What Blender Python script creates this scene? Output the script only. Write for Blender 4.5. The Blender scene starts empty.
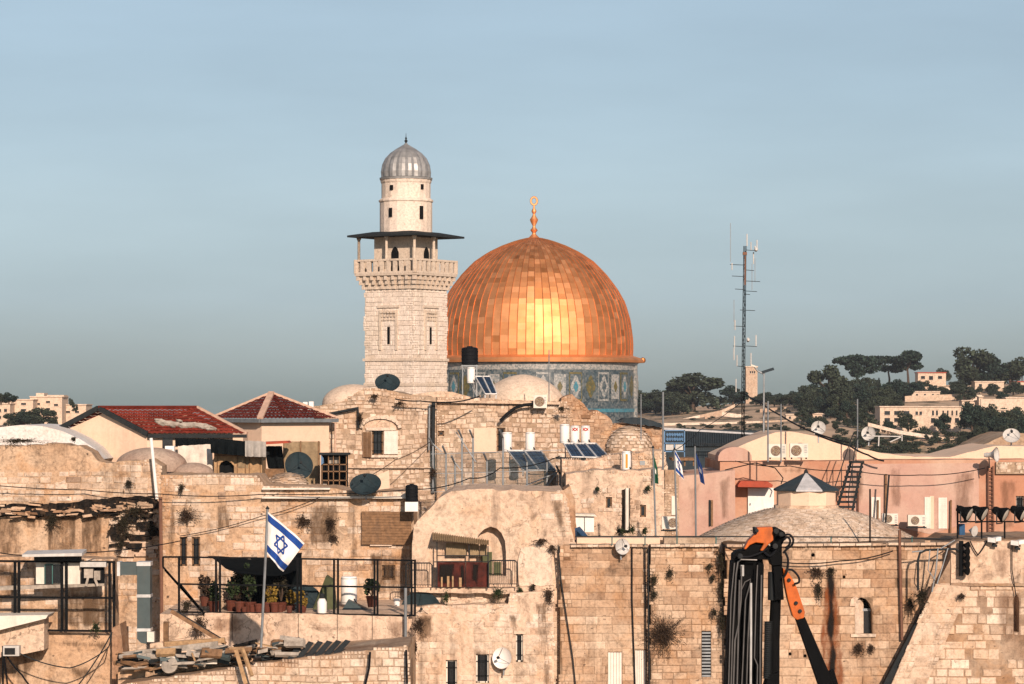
import bpy, bmesh, math, random
from mathutils import Vector as V, noise as NZ
from mathutils.geometry import tessellate_polygon
R = math.radians
PI = math.pi
rnd = random.Random(7)
SC = bpy.context.scene
COL = SC.collection

# ---------------------------------------------------------------- camera, sky, sun, exposure
F = 2904.0        # focal length in pixels of a 1024 px wide frame
HY = 400.0        # pixel row of the eye level
CZ = 30.0         # eye height above the plaza datum
cd = bpy.data.cameras.new('camera')
cam = bpy.data.objects.new('camera', cd)
COL.objects.link(cam)
cam.location = (0, 0, CZ)
cam.rotation_euler = (R(90), 0, 0)
cd.sensor_width = 36
cd.lens = F / 1024 * 36
cd.shift_y = (HY - 342) / 1024
cd.clip_start = 1
cd.clip_end = 9000
SC.camera = cam
SUN_AZ, SUN_EL = 13.0, 22.0            # degrees right of straight behind the camera, and height
sdir = V((math.sin(R(SUN_AZ)) * math.cos(R(SUN_EL)), -math.cos(R(SUN_AZ)) * math.cos(R(SUN_EL)), math.sin(R(SUN_EL))))
w = bpy.data.worlds.new('World')
SC.world = w
w.use_nodes = True
wn, wl = w.node_tree.nodes, w.node_tree.links
bg = wn['Background']
sky = wn.new('ShaderNodeTexSky')
sky.sky_type = 'NISHITA'
sky.sun_disc = False
sky.sun_elevation = R(SUN_EL)
sky.sun_rotation = R(180 - SUN_AZ)
sky.air_density = 1.3
sky.dust_density = 1.0
sky.ozone_density = 1.5
sky.altitude = 700
hs = wn.new('ShaderNodeHueSaturation')
hs.inputs['Saturation'].default_value = 0.62
hs.inputs['Value'].default_value = 1.0
wl.new(sky.outputs[0], hs.inputs['Color'])
tc = wn.new('ShaderNodeTexCoord')
sp = wn.new('ShaderNodeSeparateXYZ')
wl.new(tc.outputs['Generated'], sp.inputs[0])
cr = wn.new('ShaderNodeValToRGB')       # thin dusk haze low in the real sky: bluer and greyer towards the horizon
SKYR = [(0.0, (.375,.485,.615)), (.035, (.46,.575,.79)), (.07, (.55,.645,.82)), (.135, (.60,.675,.79)), (.4, (.8,.85,.95)), (1.0, (1,1,1))]
while len(cr.color_ramp.elements) > 1: cr.color_ramp.elements.remove(cr.color_ramp.elements[-1])
for i, (p, c) in enumerate(SKYR):
    e = cr.color_ramp.elements[0] if i == 0 else cr.color_ramp.elements.new(p)
    e.position = p; e.color = (*c, 1)
wl.new(sp.outputs['Z'], cr.inputs[0])
cn = wn.new('ShaderNodeTexNoise')         # faint streaks of high cloud
cn.inputs['Scale'].default_value = 5; cn.inputs['Detail'].default_value = 5; cn.inputs['Roughness'].default_value = .55
cm = wn.new('ShaderNodeMapping'); cm.inputs['Scale'].default_value = (1, 1, 5); cm.inputs['Rotation'].default_value = (0, .12, 0)
wl.new(tc.outputs['Generated'], cm.inputs[0]); wl.new(cm.outputs[0], cn.inputs['Vector'])
cc = wn.new('ShaderNodeMapRange')
cc.inputs[1].default_value = .3; cc.inputs[2].default_value = .7; cc.inputs[3].default_value = .94; cc.inputs[4].default_value = 1.07
wl.new(cn.outputs['Fac'], cc.inputs[0])
m1 = wn.new('ShaderNodeMix'); m1.data_type = 'RGBA'; m1.blend_type = 'MULTIPLY'; m1.inputs[0].default_value = 1
wl.new(hs.outputs[0], m1.inputs[6]); wl.new(cr.outputs[0], m1.inputs[7])
m2 = wn.new('ShaderNodeVectorMath'); m2.operation = 'SCALE'
wl.new(m1.outputs[2], m2.inputs[0]); wl.new(cc.outputs[0], m2.inputs['Scale'])
wl.new(m2.outputs[0], bg.inputs[0])
bg.inputs[1].default_value = 0.092
ld = bpy.data.lights.new('sun', 'SUN')
ld.energy = 5.0
ld.angle = R(0.6)
ld.color = (1.0, 0.785, 0.635)
lo = bpy.data.objects.new('sun', ld)
COL.objects.link(lo)
lo.rotation_euler = sdir.to_track_quat('Z', 'Y').to_euler()
SC.view_settings.view_transform = 'Standard'
SC.view_settings.look = 'None'
SC.view_settings.gamma = 1
SC.view_settings.exposure = 0.28
SC.cycles.max_bounces = 5
SC.cycles.volume_bounces = 0
SC.cycles.transparent_max_bounces = 12

# ---------------------------------------------------------------- helpers
def P(px, py, Y):
    return V(((px - 512) / F * Y, Y, CZ + (HY - py) / F * Y))
def mt(px, Y):
    return px / F * Y
def gpy(Y, z=10.0):
    """pixel row of the ground datum at distance Y"""
    return HY + (CZ - z) * F / Y
def inpoly(x, y, poly):
    c = False
    j = len(poly) - 1
    for i in range(len(poly)):
        xi, yi = poly[i]
        xj, yj = poly[j]
        if (yi > y) != (yj > y) and x < (xj - xi) * (y - yi) / (yj - yi) + xi:
            c = not c
        j = i
    return c
class MB:
    def __init__(s):
        s.v, s.f, s.t = [], [], []
        s.tt = 0.0
    def add(s, vs, fs, t=None):
        o = len(s.v)
        s.v += [V(p) for p in vs]
        tt = s.tt if t is None else t
        for f in fs:
            s.f.append([i + o for i in f])
            s.t.append(tt)
    def box(s, a, b, t=None):
        x0, y0, z0 = a
        x1, y1, z1 = b
        s.add([(x0,y0,z0),(x1,y0,z0),(x1,y1,z0),(x0,y1,z0),(x0,y0,z1),(x1,y0,z1),(x1,y1,z1),(x0,y1,z1)],
              [(0,3,2,1),(4,5,6,7),(0,1,5,4),(1,2,6,5),(2,3,7,6),(3,0,4,7)], t)
    def pb(s, x0, y0, x1, y1, Y, d, t=None):
        a, b = P(x0, y1, Y), P(x1, y0, Y)
        s.box((a.x, Y, a.z), (b.x, Y + d, b.z), t)
    def obox(s, c, ux, uy, uz, t=None):
        vs = [c + ux*i + uy*j + uz*k for k in (-1,1) for i, j in ((-1,-1),(1,-1),(1,1),(-1,1))]
        s.add(vs, [(0,3,2,1),(4,5,6,7),(0,1,5,4),(1,2,6,5),(2,3,7,6),(3,0,4,7)], t)
    def bar(s, p, q, w, h=None, up=None, t=None):
        h = w if h is None else h
        p, q = V(p), V(q)
        d = q - p
        u = up or (V((0,0,1)) if abs(d.normalized().z) < 0.9 else V((0,1,0)))
        a = d.cross(u).normalized()
        b = a.cross(d).normalized()
        s.obox((p+q)/2, a*w/2, d/2, b*h/2, t)
    def tube(s, pts, r, n=6, t=None, cap=True):
        pts = [V(p) for p in pts]
        rs = r if isinstance(r, (list, tuple)) else [r]*len(pts)
        vs, fs = [], []
        for i, p in enumerate(pts):
            d = (pts[min(i+1, len(pts)-1)] - pts[max(i-1, 0)]).normalized()
            u = V((0,1,0)) if abs(d.y) < 0.9 else V((0,0,1))
            a = d.cross(u).normalized()
            b = a.cross(d).normalized()
            for k in range(n):
                an = 2*PI*k/n
                vs.append(p + (a*math.cos(an) + b*math.sin(an))*rs[i])
        for i in range(len(pts)-1):
            for k in range(n):
                k2 = (k+1) % n
                fs.append((i*n+k, i*n+k2, (i+1)*n+k2, (i+1)*n+k))
        if cap:
            fs.append(tuple(range(n)))
            fs.append(tuple(range((len(pts)-1)*n, len(pts)*n)))
        s.add(vs, fs, t)
    def lathe(s, c, prof, n=24, t=None, ax=None, rot=0.0, rf=None):
        """prof: (radius, height) from the bottom up, about +Z or about ax"""
        c = V(c)
        if ax is None:
            a, b, z = V((1,0,0)), V((0,1,0)), V((0,0,1))
        else:
            z = V(ax).normalized()
            a = z.cross(V((0,0,1)) if abs(z.z) < 0.9 else V((1,0,0))).normalized()
            b = z.cross(a)
        vs, fs = [], []
        for r, h in prof:
            for k in range(n):
                an = rot + 2*PI*k/n
                rr = r*(rf(k) if rf else 1)
                vs.append(c + (a*math.cos(an) + b*math.sin(an))*rr + z*h)
        m = len(prof)
        for i in range(m-1):
            for k in range(n):
                k2 = (k+1) % n
                fs.append((i*n+k, i*n+k2, (i+1)*n+k2, (i+1)*n+k))
        if prof[0][0] > 1e-4: fs.append(tuple(reversed(range(n))))
        if prof[-1][0] > 1e-4: fs.append(tuple(range((m-1)*n, m*n)))
        s.add(vs, fs, t)
    def prism(s, pts, dv, holes=(), t=None):
        """front polygon pts pushed along dv, with through-holes"""
        loops = [[V(p) for p in pts]] + [[V(p) for p in h] for h in holes]
        dv = V(dv)
        flat = [p for l in loops for p in l]
        n = len(flat)
        if holes:
            tris = tessellate_polygon(loops)
        else:
            tris = [tuple(range(n))]
        fs = [tuple(x) for x in tris] + [tuple(i+n for i in reversed(x)) for x in tris]
        o = 0
        for l in loops:
            m = len(l)
            for i in range(m):
                j = (i+1) % m
                fs.append((o+i, o+i+n, o+j+n, o+j))
            o += m
        s.add(flat + [p+dv for p in flat], fs, t)
    def px(s, pl, Y, d, holes=(), t=None):
        s.prism([P(x, y, Y) for x, y in pl], (0, d, 0), [[P(x, y, Y) for x, y in h] for h in holes], t)
    def masonry(s, org, u, v, nrm, poly, holes=(), ch=(.3,.45), bw=(.5,1.0), proud=(.0,.05), gap=.03, miss=.01, tl=(.12,1), mask=None, dens=.5, seed=0, wob=.0):
        rg = random.Random(seed)
        hb_ = [(min(p[0] for p in q), min(p[1] for p in q), max(p[0] for p in q), max(p[1] for p in q)) for q in holes]
        vs_ = [p[1] for p in poly]
        us_ = [p[0] for p in poly]
        y = min(vs_)
        while y < max(vs_):
            h = rg.uniform(*ch)
            x = min(us_) - rg.uniform(0, bw[1])
            while x < max(us_):
                wd = rg.uniform(*bw)
                e = .02
                def rects(r):
                    out = [r]
                    for q in hb_:
                        nxt = []
                        for (p0, p1, p2, p3) in out:
                            if p0 >= q[2] or p2 <= q[0] or p1 >= q[3] or p3 <= q[1]: nxt.append((p0, p1, p2, p3)); continue
                            if q[0] > p0: nxt.append((p0, p1, q[0], p3))
                            if q[2] < p2: nxt.append((q[2], p1, p2, p3))
                            m0, m1 = max(p0, q[0]), min(p2, q[2])
                            if q[1] > p1: nxt.append((m0, p1, m1, q[1]))
                            if q[3] < p3: nxt.append((m0, q[3], m1, p3))
                        out = nxt
                    return out
                inn = [inpoly(*c_, poly) for c_ in ((x+e,y+e),(x+wd-e,y+e),(x+e,y+h-e),(x+wd-e,y+h-e),(x+wd/2,y+h/2))]
                cells = []
                if all(inn): cells = rects((x, y, x+wd, y+h))
                elif any(inn):
                    for i in range(3):
                        for j in range(2):
                            q = (x+wd*i/3, y+h*j/2, x+wd*(i+1)/3, y+h*(j+1)/2)
                            if inpoly((q[0]+q[2])/2, (q[1]+q[3])/2, poly): cells += rects(q)
                if mask and cells and not mask(x+wd/2, y+h/2): cells = []
                for (a0, b0, a1, b1) in cells:
                    if rg.random() < miss: continue
                    g = gap*rg.uniform(.4, 1.2)/2
                    a0 += g; a1 -= g; b0 += g; b1 -= g
                    if a1-a0 < .03 or b1-b0 < .03: continue
                    p = rg.uniform(*proud)
                    wb = wob*NZ.noise(V((a0*.3+seed, b0*.3, 1.7)))
                    b0 += wb; b1 += wb
                    j = min(a1-a0, b1-b0)*.09
                    lf = .5 + .5*NZ.noise(V((a0*dens+seed*3.1, b0*dens, seed)))
                    t = tl[0] + (tl[1]-tl[0])*min(1, max(0, .45*rg.random()+.55*lf + rg.gauss(0, .10)))
                    bv = min(.035, (b1-b0)*.14)
                    bk = [(a0,b0),(a1,b0),(a1,b1),(a0,b1)]
                    fr = [(a0+bv,b0+bv),(a1-bv,b0+bv),(a1-bv,b1-bv),(a0+bv,b1-bv)]
                    pts = [org+u*q[0]+v*q[1] for q in bk]
                    pts += [org+u*(q[0]+rg.uniform(-j,j)*.5)+v*(q[1]+rg.uniform(-j,j)*.5)+nrm*(p+rg.uniform(0,.008)) for q in fr]
                    s.add(pts, [(4,5,6,7),(0,1,5,4),(1,2,6,5),(2,3,7,6),(3,0,4,7)], t)
                x += wd
            y += h
    def stones(s, pl, Y, holes=(), **k):
        """masonry on a camera-facing wall given in picture rows and columns at distance Y"""
        o = P(512, HY, Y)
        q = lambda l: [((x-512)/F*Y, (HY-y)/F*Y) for x, y in l]
        s.masonry(o, V((1,0,0)), V((0,0,1)), V((0,-1,0)), q(pl), [q(h) for h in holes], **k)
    def build(s, name, mat, parent=None, smooth=False, loc=None):
        me = bpy.data.meshes.new(name)
        base = loc
        if base is None:
            xs = [p.x for p in s.v]; ys = [p.y for p in s.v]; zs = [p.z for p in s.v]
            base = V(((min(xs)+max(xs))/2, (min(ys)+max(ys))/2, min(zs)))
        else:
            base = V(base)
        me.from_pydata([p-base for p in s.v], [], s.f)
        at = me.attributes.new('tint', 'FLOAT', 'FACE')
        at.data.foreach_set('value', s.t)
        if smooth:
            me.polygons.foreach_set('use_smooth', [True]*len(me.polygons))
        me.materials.append(mat)
        me.update()
        bm = bmesh.new(); bm.from_mesh(me)
        bmesh.ops.recalc_face_normals(bm, faces=bm.faces)
        bm.to_mesh(me); bm.free()
        o = bpy.data.objects.new(name, me)
        COL.objects.link(o)
        if parent is None:
            o.location = base
            BASES[o.name] = base
        else:
            o.parent = parent
            pb_ = BASES[parent.name]
            o.location = base - pb_
            BASES[o.name] = base
        if smooth:
            try:
                md = o.modifiers.new('edge', 'EDGE_SPLIT'); md.split_angle = R(40)
            except Exception: pass
        return o
BASES = {}
def tag(o, label=None, cat=None, group=None, kind=None):
    if label: o['label'] = label
    if cat: o['category'] = cat
    if group: o['group'] = group
    if kind: o['kind'] = kind
    return o
def thing(name, label, cat, loc, group=None):
    o = bpy.data.objects.new(name, None)
    o.empty_display_size = .3
    COL.objects.link(o)
    o.location = V(loc)
    BASES[o.name] = V(loc)
    return tag(o, label, cat, group)
def copy_tree(o, loc, parent=None, rotz=None, scale=None):
    c = o.copy()
    COL.objects.link(c)
    if parent is None:
        c.location = loc
        if rotz is not None: c.rotation_euler.z = rotz
        if scale is not None: c.scale = (scale,)*3 if not isinstance(scale, (tuple, list)) else scale
    else:
        c.parent = parent
    for ch in list(o.children):
        copy_tree(ch, None, c)
    return c

# ---------------------------------------------------------------- materials
def nodes(name):
    mm = bpy.data.materials.new(name)
    mm.use_nodes = True
    return mm, mm.node_tree.nodes, mm.node_tree.links, mm.node_tree.nodes['Principled BSDF']
def mixc(n, l, a, b, fac, mode='MIX'):
    x = n.new('ShaderNodeMix'); x.data_type = 'RGBA'; x.blend_type = mode
    for sock, val in ((x.inputs[6], a), (x.inputs[7], b), (x.inputs[0], fac)):
        if hasattr(val, 'is_linked') or hasattr(val, 'links'): l.new(val, sock)
        elif isinstance(val, (int, float)): sock.default_value = val
        else: sock.default_value = (*val, 1)
    return x.outputs[2]
def noi(n, l, scale, sc=(1,1,1), det=4, rough=.6, off=0.0, dist=0.0):
    g = n.new('ShaderNodeNewGeometry')
    mp = n.new('ShaderNodeMapping')
    mp.inputs['Scale'].default_value = sc
    mp.inputs['Location'].default_value = (off, off*1.3, off*.7)
    l.new(g.outputs['Position'], mp.inputs['Vector'])
    t = n.new('ShaderNodeTexNoise')
    t.inputs['Scale'].default_value = scale
    t.inputs['Detail'].default_value = det
    t.inputs['Roughness'].default_value = rough
    t.inputs['Distortion'].default_value = dist
    l.new(mp.outputs[0], t.inputs['Vector'])
    return t.outputs['Fac']
def ramp(n, l, fac, stops):
    r = n.new('ShaderNodeValToRGB')
    e = r.color_ramp.elements
    while len(e) > 1: e.remove(e[-1])
    for i, (p, c) in enumerate(stops):
        x = e[0] if i == 0 else e.new(p)
        x.position = p
        x.color = (*c, 1) if not isinstance(c, (int, float)) else (c, c, c, 1)
    l.new(fac, r.inputs[0])
    return r.outputs[0]
def mathn(n, l, op, a, b):
    x = n.new('ShaderNodeMath'); x.operation = op
    for i, v_ in enumerate((a, b)):
        if isinstance(v_, (int, float)): x.inputs[i].default_value = v_
        else: l.new(v_, x.inputs[i])
    return x.outputs[0]
def stone(name, mortar, cols, stain=.5, streak=.5, orange=.4, off=0.0, bump=.35, grime=(.09,.06,.04), bscale=7, blotch=.7, pits=.8, crack=0., fine=.85):
    m_, n, l, b = nodes(name)
    a = n.new('ShaderNodeAttribute'); a.attribute_name = 'tint'
    st = [(0, mortar), (.06, mortar)] + [(.1 + .9*i/(len(cols)-1), c) for i, c in enumerate(cols)]
    c = ramp(n, l, a.outputs['Fac'], st)
    # broad patches of paler and warmer wear
    big = noi(n, l, .35, off=off, det=5)
    c = mixc(n, l, c, (.56,.47,.36), ramp(n, l, big, [(.42,0.),(.75,.55)]))
    org = noi(n, l, .6, off=off+9, det=6, rough=.65, dist=.6)
    c = mixc(n, l, c, (.42,.21,.08), mathn(n, l, 'MULTIPLY', ramp(n, l, org, [(.52,0.),(.72,1.)]), orange))
    # blotchy dirt
    d1 = noi(n, l, 1.3, off=off+3, det=8, rough=.7, dist=.8)
    c = mixc(n, l, c, grime, mathn(n, l, 'MULTIPLY', ramp(n, l, d1, [(.53,0.),(.74,1.)]), stain))
    # runs of rain water down the face
    d2 = noi(n, l, 1.0, sc=(1.6,1.6,.13), off=off+5, det=6, rough=.65)
    d3 = noi(n, l, .3, off=off+11, det=3)
    sm = mathn(n, l, 'MULTIPLY', ramp(n, l, d2, [(.5,0.),(.72,1.)]), ramp(n, l, d3, [(.42,0.),(.62,1.)]))
    c = mixc(n, l, c, grime, mathn(n, l, 'MULTIPLY', sm, streak))
    f1 = noi(n, l, bscale, off=off, det=6, rough=.7)
    c = mixc(n, l, c, ramp(n, l, f1, [(.3,.62),(.5,1.),(.72,1.2)]), fine, 'MULTIPLY')
    f2 = noi(n, l, 2.2, off=off+31, det=8, rough=.72, dist=.4)
    c = mixc(n, l, c, ramp(n, l, f2, [(.30,.50),(.46,.95),(.6,1.05),(.75,1.22)]), blotch, 'MULTIPLY')
    # pits and open joints
    pit = noi(n, l, 3.2, sc=(1,1,1.5), off=off+21, det=6, rough=.62)
    c = mixc(n, l, c, (.045,.032,.024), mathn(n, l, 'MULTIPLY', ramp(n, l, pit, [(.645,0.),(.70,.9)]), pits))
    if crack:
        g = n.new('ShaderNodeNewGeometry')
        vd = n.new('ShaderNodeTexVoronoi'); vd.feature = 'DISTANCE_TO_EDGE'; vd.inputs['Scale'].default_value = .55
        wp = n.new('ShaderNodeTexNoise'); wp.inputs['Scale'].default_value = 1.6; wp.inputs['Detail'].default_value = 6
        l.new(g.outputs['Position'], wp.inputs['Vector'])
        ad = n.new('ShaderNodeVectorMath'); ad.operation = 'MULTIPLY_ADD'
        l.new(wp.outputs['Color'], ad.inputs[0]); ad.inputs[1].default_value = (1.6,1.6,1.6); l.new(g.outputs['Position'], ad.inputs[2])
        l.new(ad.outputs[0], vd.inputs['Vector'])
        ck = ramp(n, l, vd.outputs['Distance'], [(0.,1.),(.018,0.)])
        ckm = ramp(n, l, noi(n, l, .5, off=off+41, det=2), [(.48,0.),(.58,1.)])
        c = mixc(n, l, c, (.07,.045,.03), mathn(n, l, 'MULTIPLY', mathn(n, l, 'MULTIPLY', ck, ckm), crack))
    l.new(c, b.inputs['Base Color'])
    b.inputs['Roughness'].default_value = .92
    b.inputs['Specular IOR Level'].default_value = .05
    bp = n.new('ShaderNodeBump'); bp.inputs['Strength'].default_value = bump; bp.inputs['Distance'].default_value = .12
    hh = mathn(n, l, 'ADD', mathn(n, l, 'MULTIPLY', f1, .5), mathn(n, l, 'ADD', mathn(n, l, 'MULTIPLY', d1, .9), mathn(n, l, 'MULTIPLY', f2, .8)))
    l.new(hh, bp.inputs['Height']); l.new(bp.outputs[0], b.inputs['Normal'])
    return m_
def paint(name, col, rough=.6, metal=0., var=.25, dirt=.25, scale=3., dcol=(.10,.07,.05), spec=.2, off=0., tint=0.):
    m_, n, l, b = nodes(name)
    f = noi(n, l, scale, off=off, det=6, rough=.65)
    c = mixc(n, l, col, ramp(n, l, f, [(.3,1-var),(.7,1+var*.6)]), 1., 'MULTIPLY')
    d = noi(n, l, scale*.45, sc=(1.4,1.4,.4), off=off+4, det=7, rough=.7, dist=.5)
    c = mixc(n, l, c, dcol, mathn(n, l, 'MULTIPLY', ramp(n, l, d, [(.5,0.),(.72,1.)]), dirt))
    if tint:
        a = n.new('ShaderNodeAttribute'); a.attribute_name = 'tint'
        c = mixc(n, l, c, ramp(n, l, a.outputs['Fac'], [(0,1-tint),(1,1+tint*.8)]), 1., 'MULTIPLY')
    l.new(c, b.inputs['Base Color'])
    b.inputs['Roughness'].default_value = rough
    b.inputs['Metallic'].default_value = metal
    b.inputs['Specular IOR Level'].default_value = spec
    bp = n.new('ShaderNodeBump'); bp.inputs['Strength'].default_value = .12; bp.inputs['Distance'].default_value = .03
    l.new(f, bp.inputs['Height']); l.new(bp.outputs[0], b.inputs['Normal'])
    return m_
WARM = [(.16,.09,.05),(.27,.16,.095),(.35,.215,.13),(.42,.275,.175),(.48,.335,.225),(.58,.44,.325),(.40,.235,.135)]
PALE = [(.22,.145,.10),(.38,.265,.185),(.47,.345,.25),(.53,.405,.30),(.59,.47,.365),(.67,.56,.455),(.51,.355,.25)]
M = dict(
 ashlar=stone('ashlar_stone', (.15,.09,.05), WARM, .75, .75, .5, 1.),
 butt=stone('buttress_stone', (.24,.155,.10), PALE, .5, .45, .4, 2.),
 rubble=stone('rubble_stone', (.33,.235,.16), PALE, .65, .35, .3, 3., pits=1.),
 rubwarm=stone('warm_rubble_stone', (.32,.19,.115), WARM, .7, .5, .6, 4., pits=1.),
 cream=stone('cream_lime_plaster', (.58,.43,.315), PALE, .75, .8, .4, 5., bump=.6, blotch=.6, crack=.7, bscale=5),
 leftst=stone('ochre_lime_plaster', (.47,.315,.20), PALE, .8, .9, .65, 6., bump=.6, blotch=.85, crack=.5, pits=1.),
 pink=stone('pink_plaster', (.43,.27,.215), PALE, .2, .4, .1, 7., bump=.2, blotch=.2, fine=.2, pits=.15, grime=(.28,.15,.1)),
 salmon=stone('salmon_plaster', (.405,.205,.13), PALE, .2, .4, .1, 8., bump=.2, blotch=.2, fine=.2, pits=.15, grime=(.25,.11,.06)),
 house=stone('smooth_cream_plaster', (.66,.48,.35), PALE, .12, .16, .08, 9., bump=.15, blotch=.2, pits=.1, fine=.2),
 vault=stone('pale_vault_plaster', (.60,.47,.36), PALE, .35, .2, .15, 10., bump=.3, blotch=.4, pits=.3),
 white=stone('white_washed_plaster', (.62,.60,.57), PALE, .12, .15, .02, 11., bump=.2, grime=(.2,.2,.2), blotch=.3, pits=.15),
 grey=stone('grey_cement_dome', (.30,.21,.165), PALE, .35, .1, .1, 12., bump=.3, blotch=.4, pits=.3),
 minaret=stone('minaret_stone', (.54,.45,.36), [(.50,.41,.325),(.60,.505,.415),(.66,.565,.475),(.70,.61,.52),(.62,.515,.42)], .28, .25, .12, 13., bump=.25, blotch=.3, pits=.3),
 hillst=stone('hillside_stone', (.42,.30,.19), PALE, .3, .2, .2, 14., bscale=1.2),
 dark=paint('dark_void', (.006,.007,.008), .9, spec=.1, var=.2, dirt=0),
 black=paint('black_iron', (.006,.007,.008), .85, 0, var=.3, spec=.06, dirt=.15, dcol=(.05,.03,.02)),
 steel=paint('grey_galvanised_steel', (.22,.24,.25), .5, .5, dirt=.3),
 duct=paint('grey_sheet_duct', (.06,.082,.084), .5, .2, var=.15, dirt=.25),
 silver=paint('bare_silver_band', (.55,.55,.53), .4, .4),
 acwhite=paint('off_white_metal', (.62,.58,.50), .5, 0, var=.12, dirt=.3),
 plastic=paint('white_plastic', (.72,.70,.66), .45, 0, var=.08, dirt=.2),
 tankblack=paint('black_plastic', (.005,.006,.008), .7, 0, spec=.12, dirt=.1, dcol=(.04,.035,.03)),
 dishdark=paint('dark_dish_paint', (.020,.034,.040), .85, 0, spec=.08, dirt=.25, dcol=(.05,.045,.04)),
 dishpale=paint('pale_grey_dish_paint', (.48,.47,.44), .5, 0, dirt=.3),
 wood=paint('weathered_wood', (.20,.115,.06), .8, var=.5, dirt=.4, scale=5),
 woodpale=paint('pale_bamboo_boards', (.36,.23,.12), .8, var=.4, dirt=.4, scale=5),
 shutw=paint('white_painted_wood', (.68,.62,.54), .6, var=.12, dirt=.25),
 shutb=paint('brown_painted_wood', (.17,.10,.055), .6, var=.3, dirt=.3),
 rust=paint('rusted_sheet_metal', (.07,.014,.009), .75, .1, var=.7, dirt=.55, scale=2., dcol=(.03,.012,.01)),
 rustpipe=paint('rusty_brown_pipe', (.17,.085,.055), .7, .2, dirt=.4),
 tin=paint('tan_corrugated_sheet', (.26,.19,.11), .7, .1, var=.4, dirt=.4),
 tarpg=paint('faded_green_tarp', (.075,.085,.04), .8, dirt=.3),
 cloth=paint('black_shade_cloth', (.005,.007,.008), .95, spec=.02, dirt=.1, dcol=(.03,.025,.02)),
 clothg=paint('grey_cloth', (.30,.28,.25), .9, dirt=.2),
 clothw=paint('cream_canvas', (.56,.50,.42), .9, dirt=.2),
 bluet=paint('blue_tarp', (.02,.07,.15), .7, dirt=.25),
 redtile=paint('red_roof_tile', (.15,.025,.016), .85, spec=.08, var=.35, dirt=.25, scale=1.5, dcol=(.10,.03,.02), tint=.35),
 darktile=paint('dark_red_roof_tile', (.085,.016,.012), .85, spec=.1, var=.3, dirt=.25, scale=1.5, dcol=(.05,.02,.015), tint=.35),
 ridge=paint('pale_mortar_ridge', (.50,.34,.25), .85, dirt=.2),
 eave=paint('dark_eave_metal', (.022,.026,.028), .85, 0, spec=.08, dirt=.2, dcol=(.06,.045,.035)),
 lead=paint('grey_lead_sheet', (.31,.31,.30), .5, .45, var=.35, dirt=.35, scale=2., dcol=(.12,.12,.12)),
 roofdark=paint('dark_grey_roofing', (.03,.042,.05), .85, 0, spec=.08, dirt=.2),
 roofpale=paint('pale_grey_roofing', (.42,.42,.42), .6, 0, dirt=.2),
 awning=paint('red_awning_sheet', (.33,.06,.03), .7, dirt=.2),
 orange=paint('orange_machine_paint', (.46,.10,.014), .5, 0, var=.35, dirt=.6, scale=4., dcol=(.08,.04,.02)),
 machine=paint('black_machine_paint', (.004,.0045,.005), .85, 0, var=.3, spec=.06, dirt=.2, dcol=(.02,.017,.014)),
 hose=paint('worn_steel_pipe', (.14,.135,.13), .45, .5, dirt=.35, dcol=(.05,.05,.05)),
 terra=paint('terracotta', (.10,.03,.018), .8, dirt=.3),
 terrad=paint('flower_yellow', (.22,.14,.025), .8, dirt=.1),
 leaf=paint('dark_green_leaf', (.024,.040,.014), .7, var=.5, dirt=.1, tint=.5),
 weed=paint('dry_olive_weed', (.028,.025,.014), .85, var=.5, dirt=.2, tint=.5),
 burnt=paint('dry_brown_weed', (.042,.026,.016), .9, var=.5, dirt=.2, tint=.4),
 pine=paint('pine_needles', (.020,.036,.026), .8, var=.4, dirt=0, scale=.6, tint=.5),
 cypress=paint('cypress_leaf', (.013,.022,.014), .8, var=.4, dirt=0, scale=.6, tint=.5),
 olive=paint('olive_leaf', (.034,.046,.028), .8, var=.4, dirt=0, scale=.6, tint=.5),
 bark=paint('bark', (.075,.05,.035), .9),
 flagw=paint('white_flag_cloth', (.74,.72,.68), .85, var=.06, dirt=.05),
 flagb=paint('blue_flag_cloth', (.012,.055,.24), .85, var=.1, dirt=0),
 flagg=paint('green_flag_cloth', (.01,.075,.04), .85, var=.1, dirt=.05),
 flagn=paint('navy_flag_cloth', (.012,.035,.13), .85, var=.1, dirt=.05),
 lens=paint('lamp_glass', (.55,.52,.45), .12, .3, dirt=.1),
 glass=paint('dark_window_glass', (.010,.012,.014), .2, 0, dirt=.1, spec=.5),
 label=paint('red_print', (.5,.06,.05), .6, dirt=.1),
 labelo=paint('orange_print', (.55,.25,.04), .6, dirt=.1),
 blueframe=paint('blue_frame_paint', (.10,.20,.34), .6, dirt=.2),
 turq=paint('turquoise_rail_paint', (.05,.15,.14), .6, dirt=.3),
 rock=paint('dark_crumbled_mortar', (.014,.013,.012), .95, var=.7, spec=.03, dirt=.35, scale=4., dcol=(.16,.10,.06)),
 debris=paint('grey_debris', (.34,.30,.25), .9, var=.5, dirt=.5, scale=3.),
)
def solarmat():
    m_, n, l, b = nodes('solar_glass')
    b.inputs['Base Color'].default_value = (.010,.022,.05,1)
    b.inputs['Roughness'].default_value = .15
    f = noi(n, l, 2., det=3)
    l.new(ramp(n, l, f, [(.3,(.008,.016,.035)),(.7,(.02,.045,.085))]), b.inputs['Base Color'])
    return m_
M['solar'] = solarmat()
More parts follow.
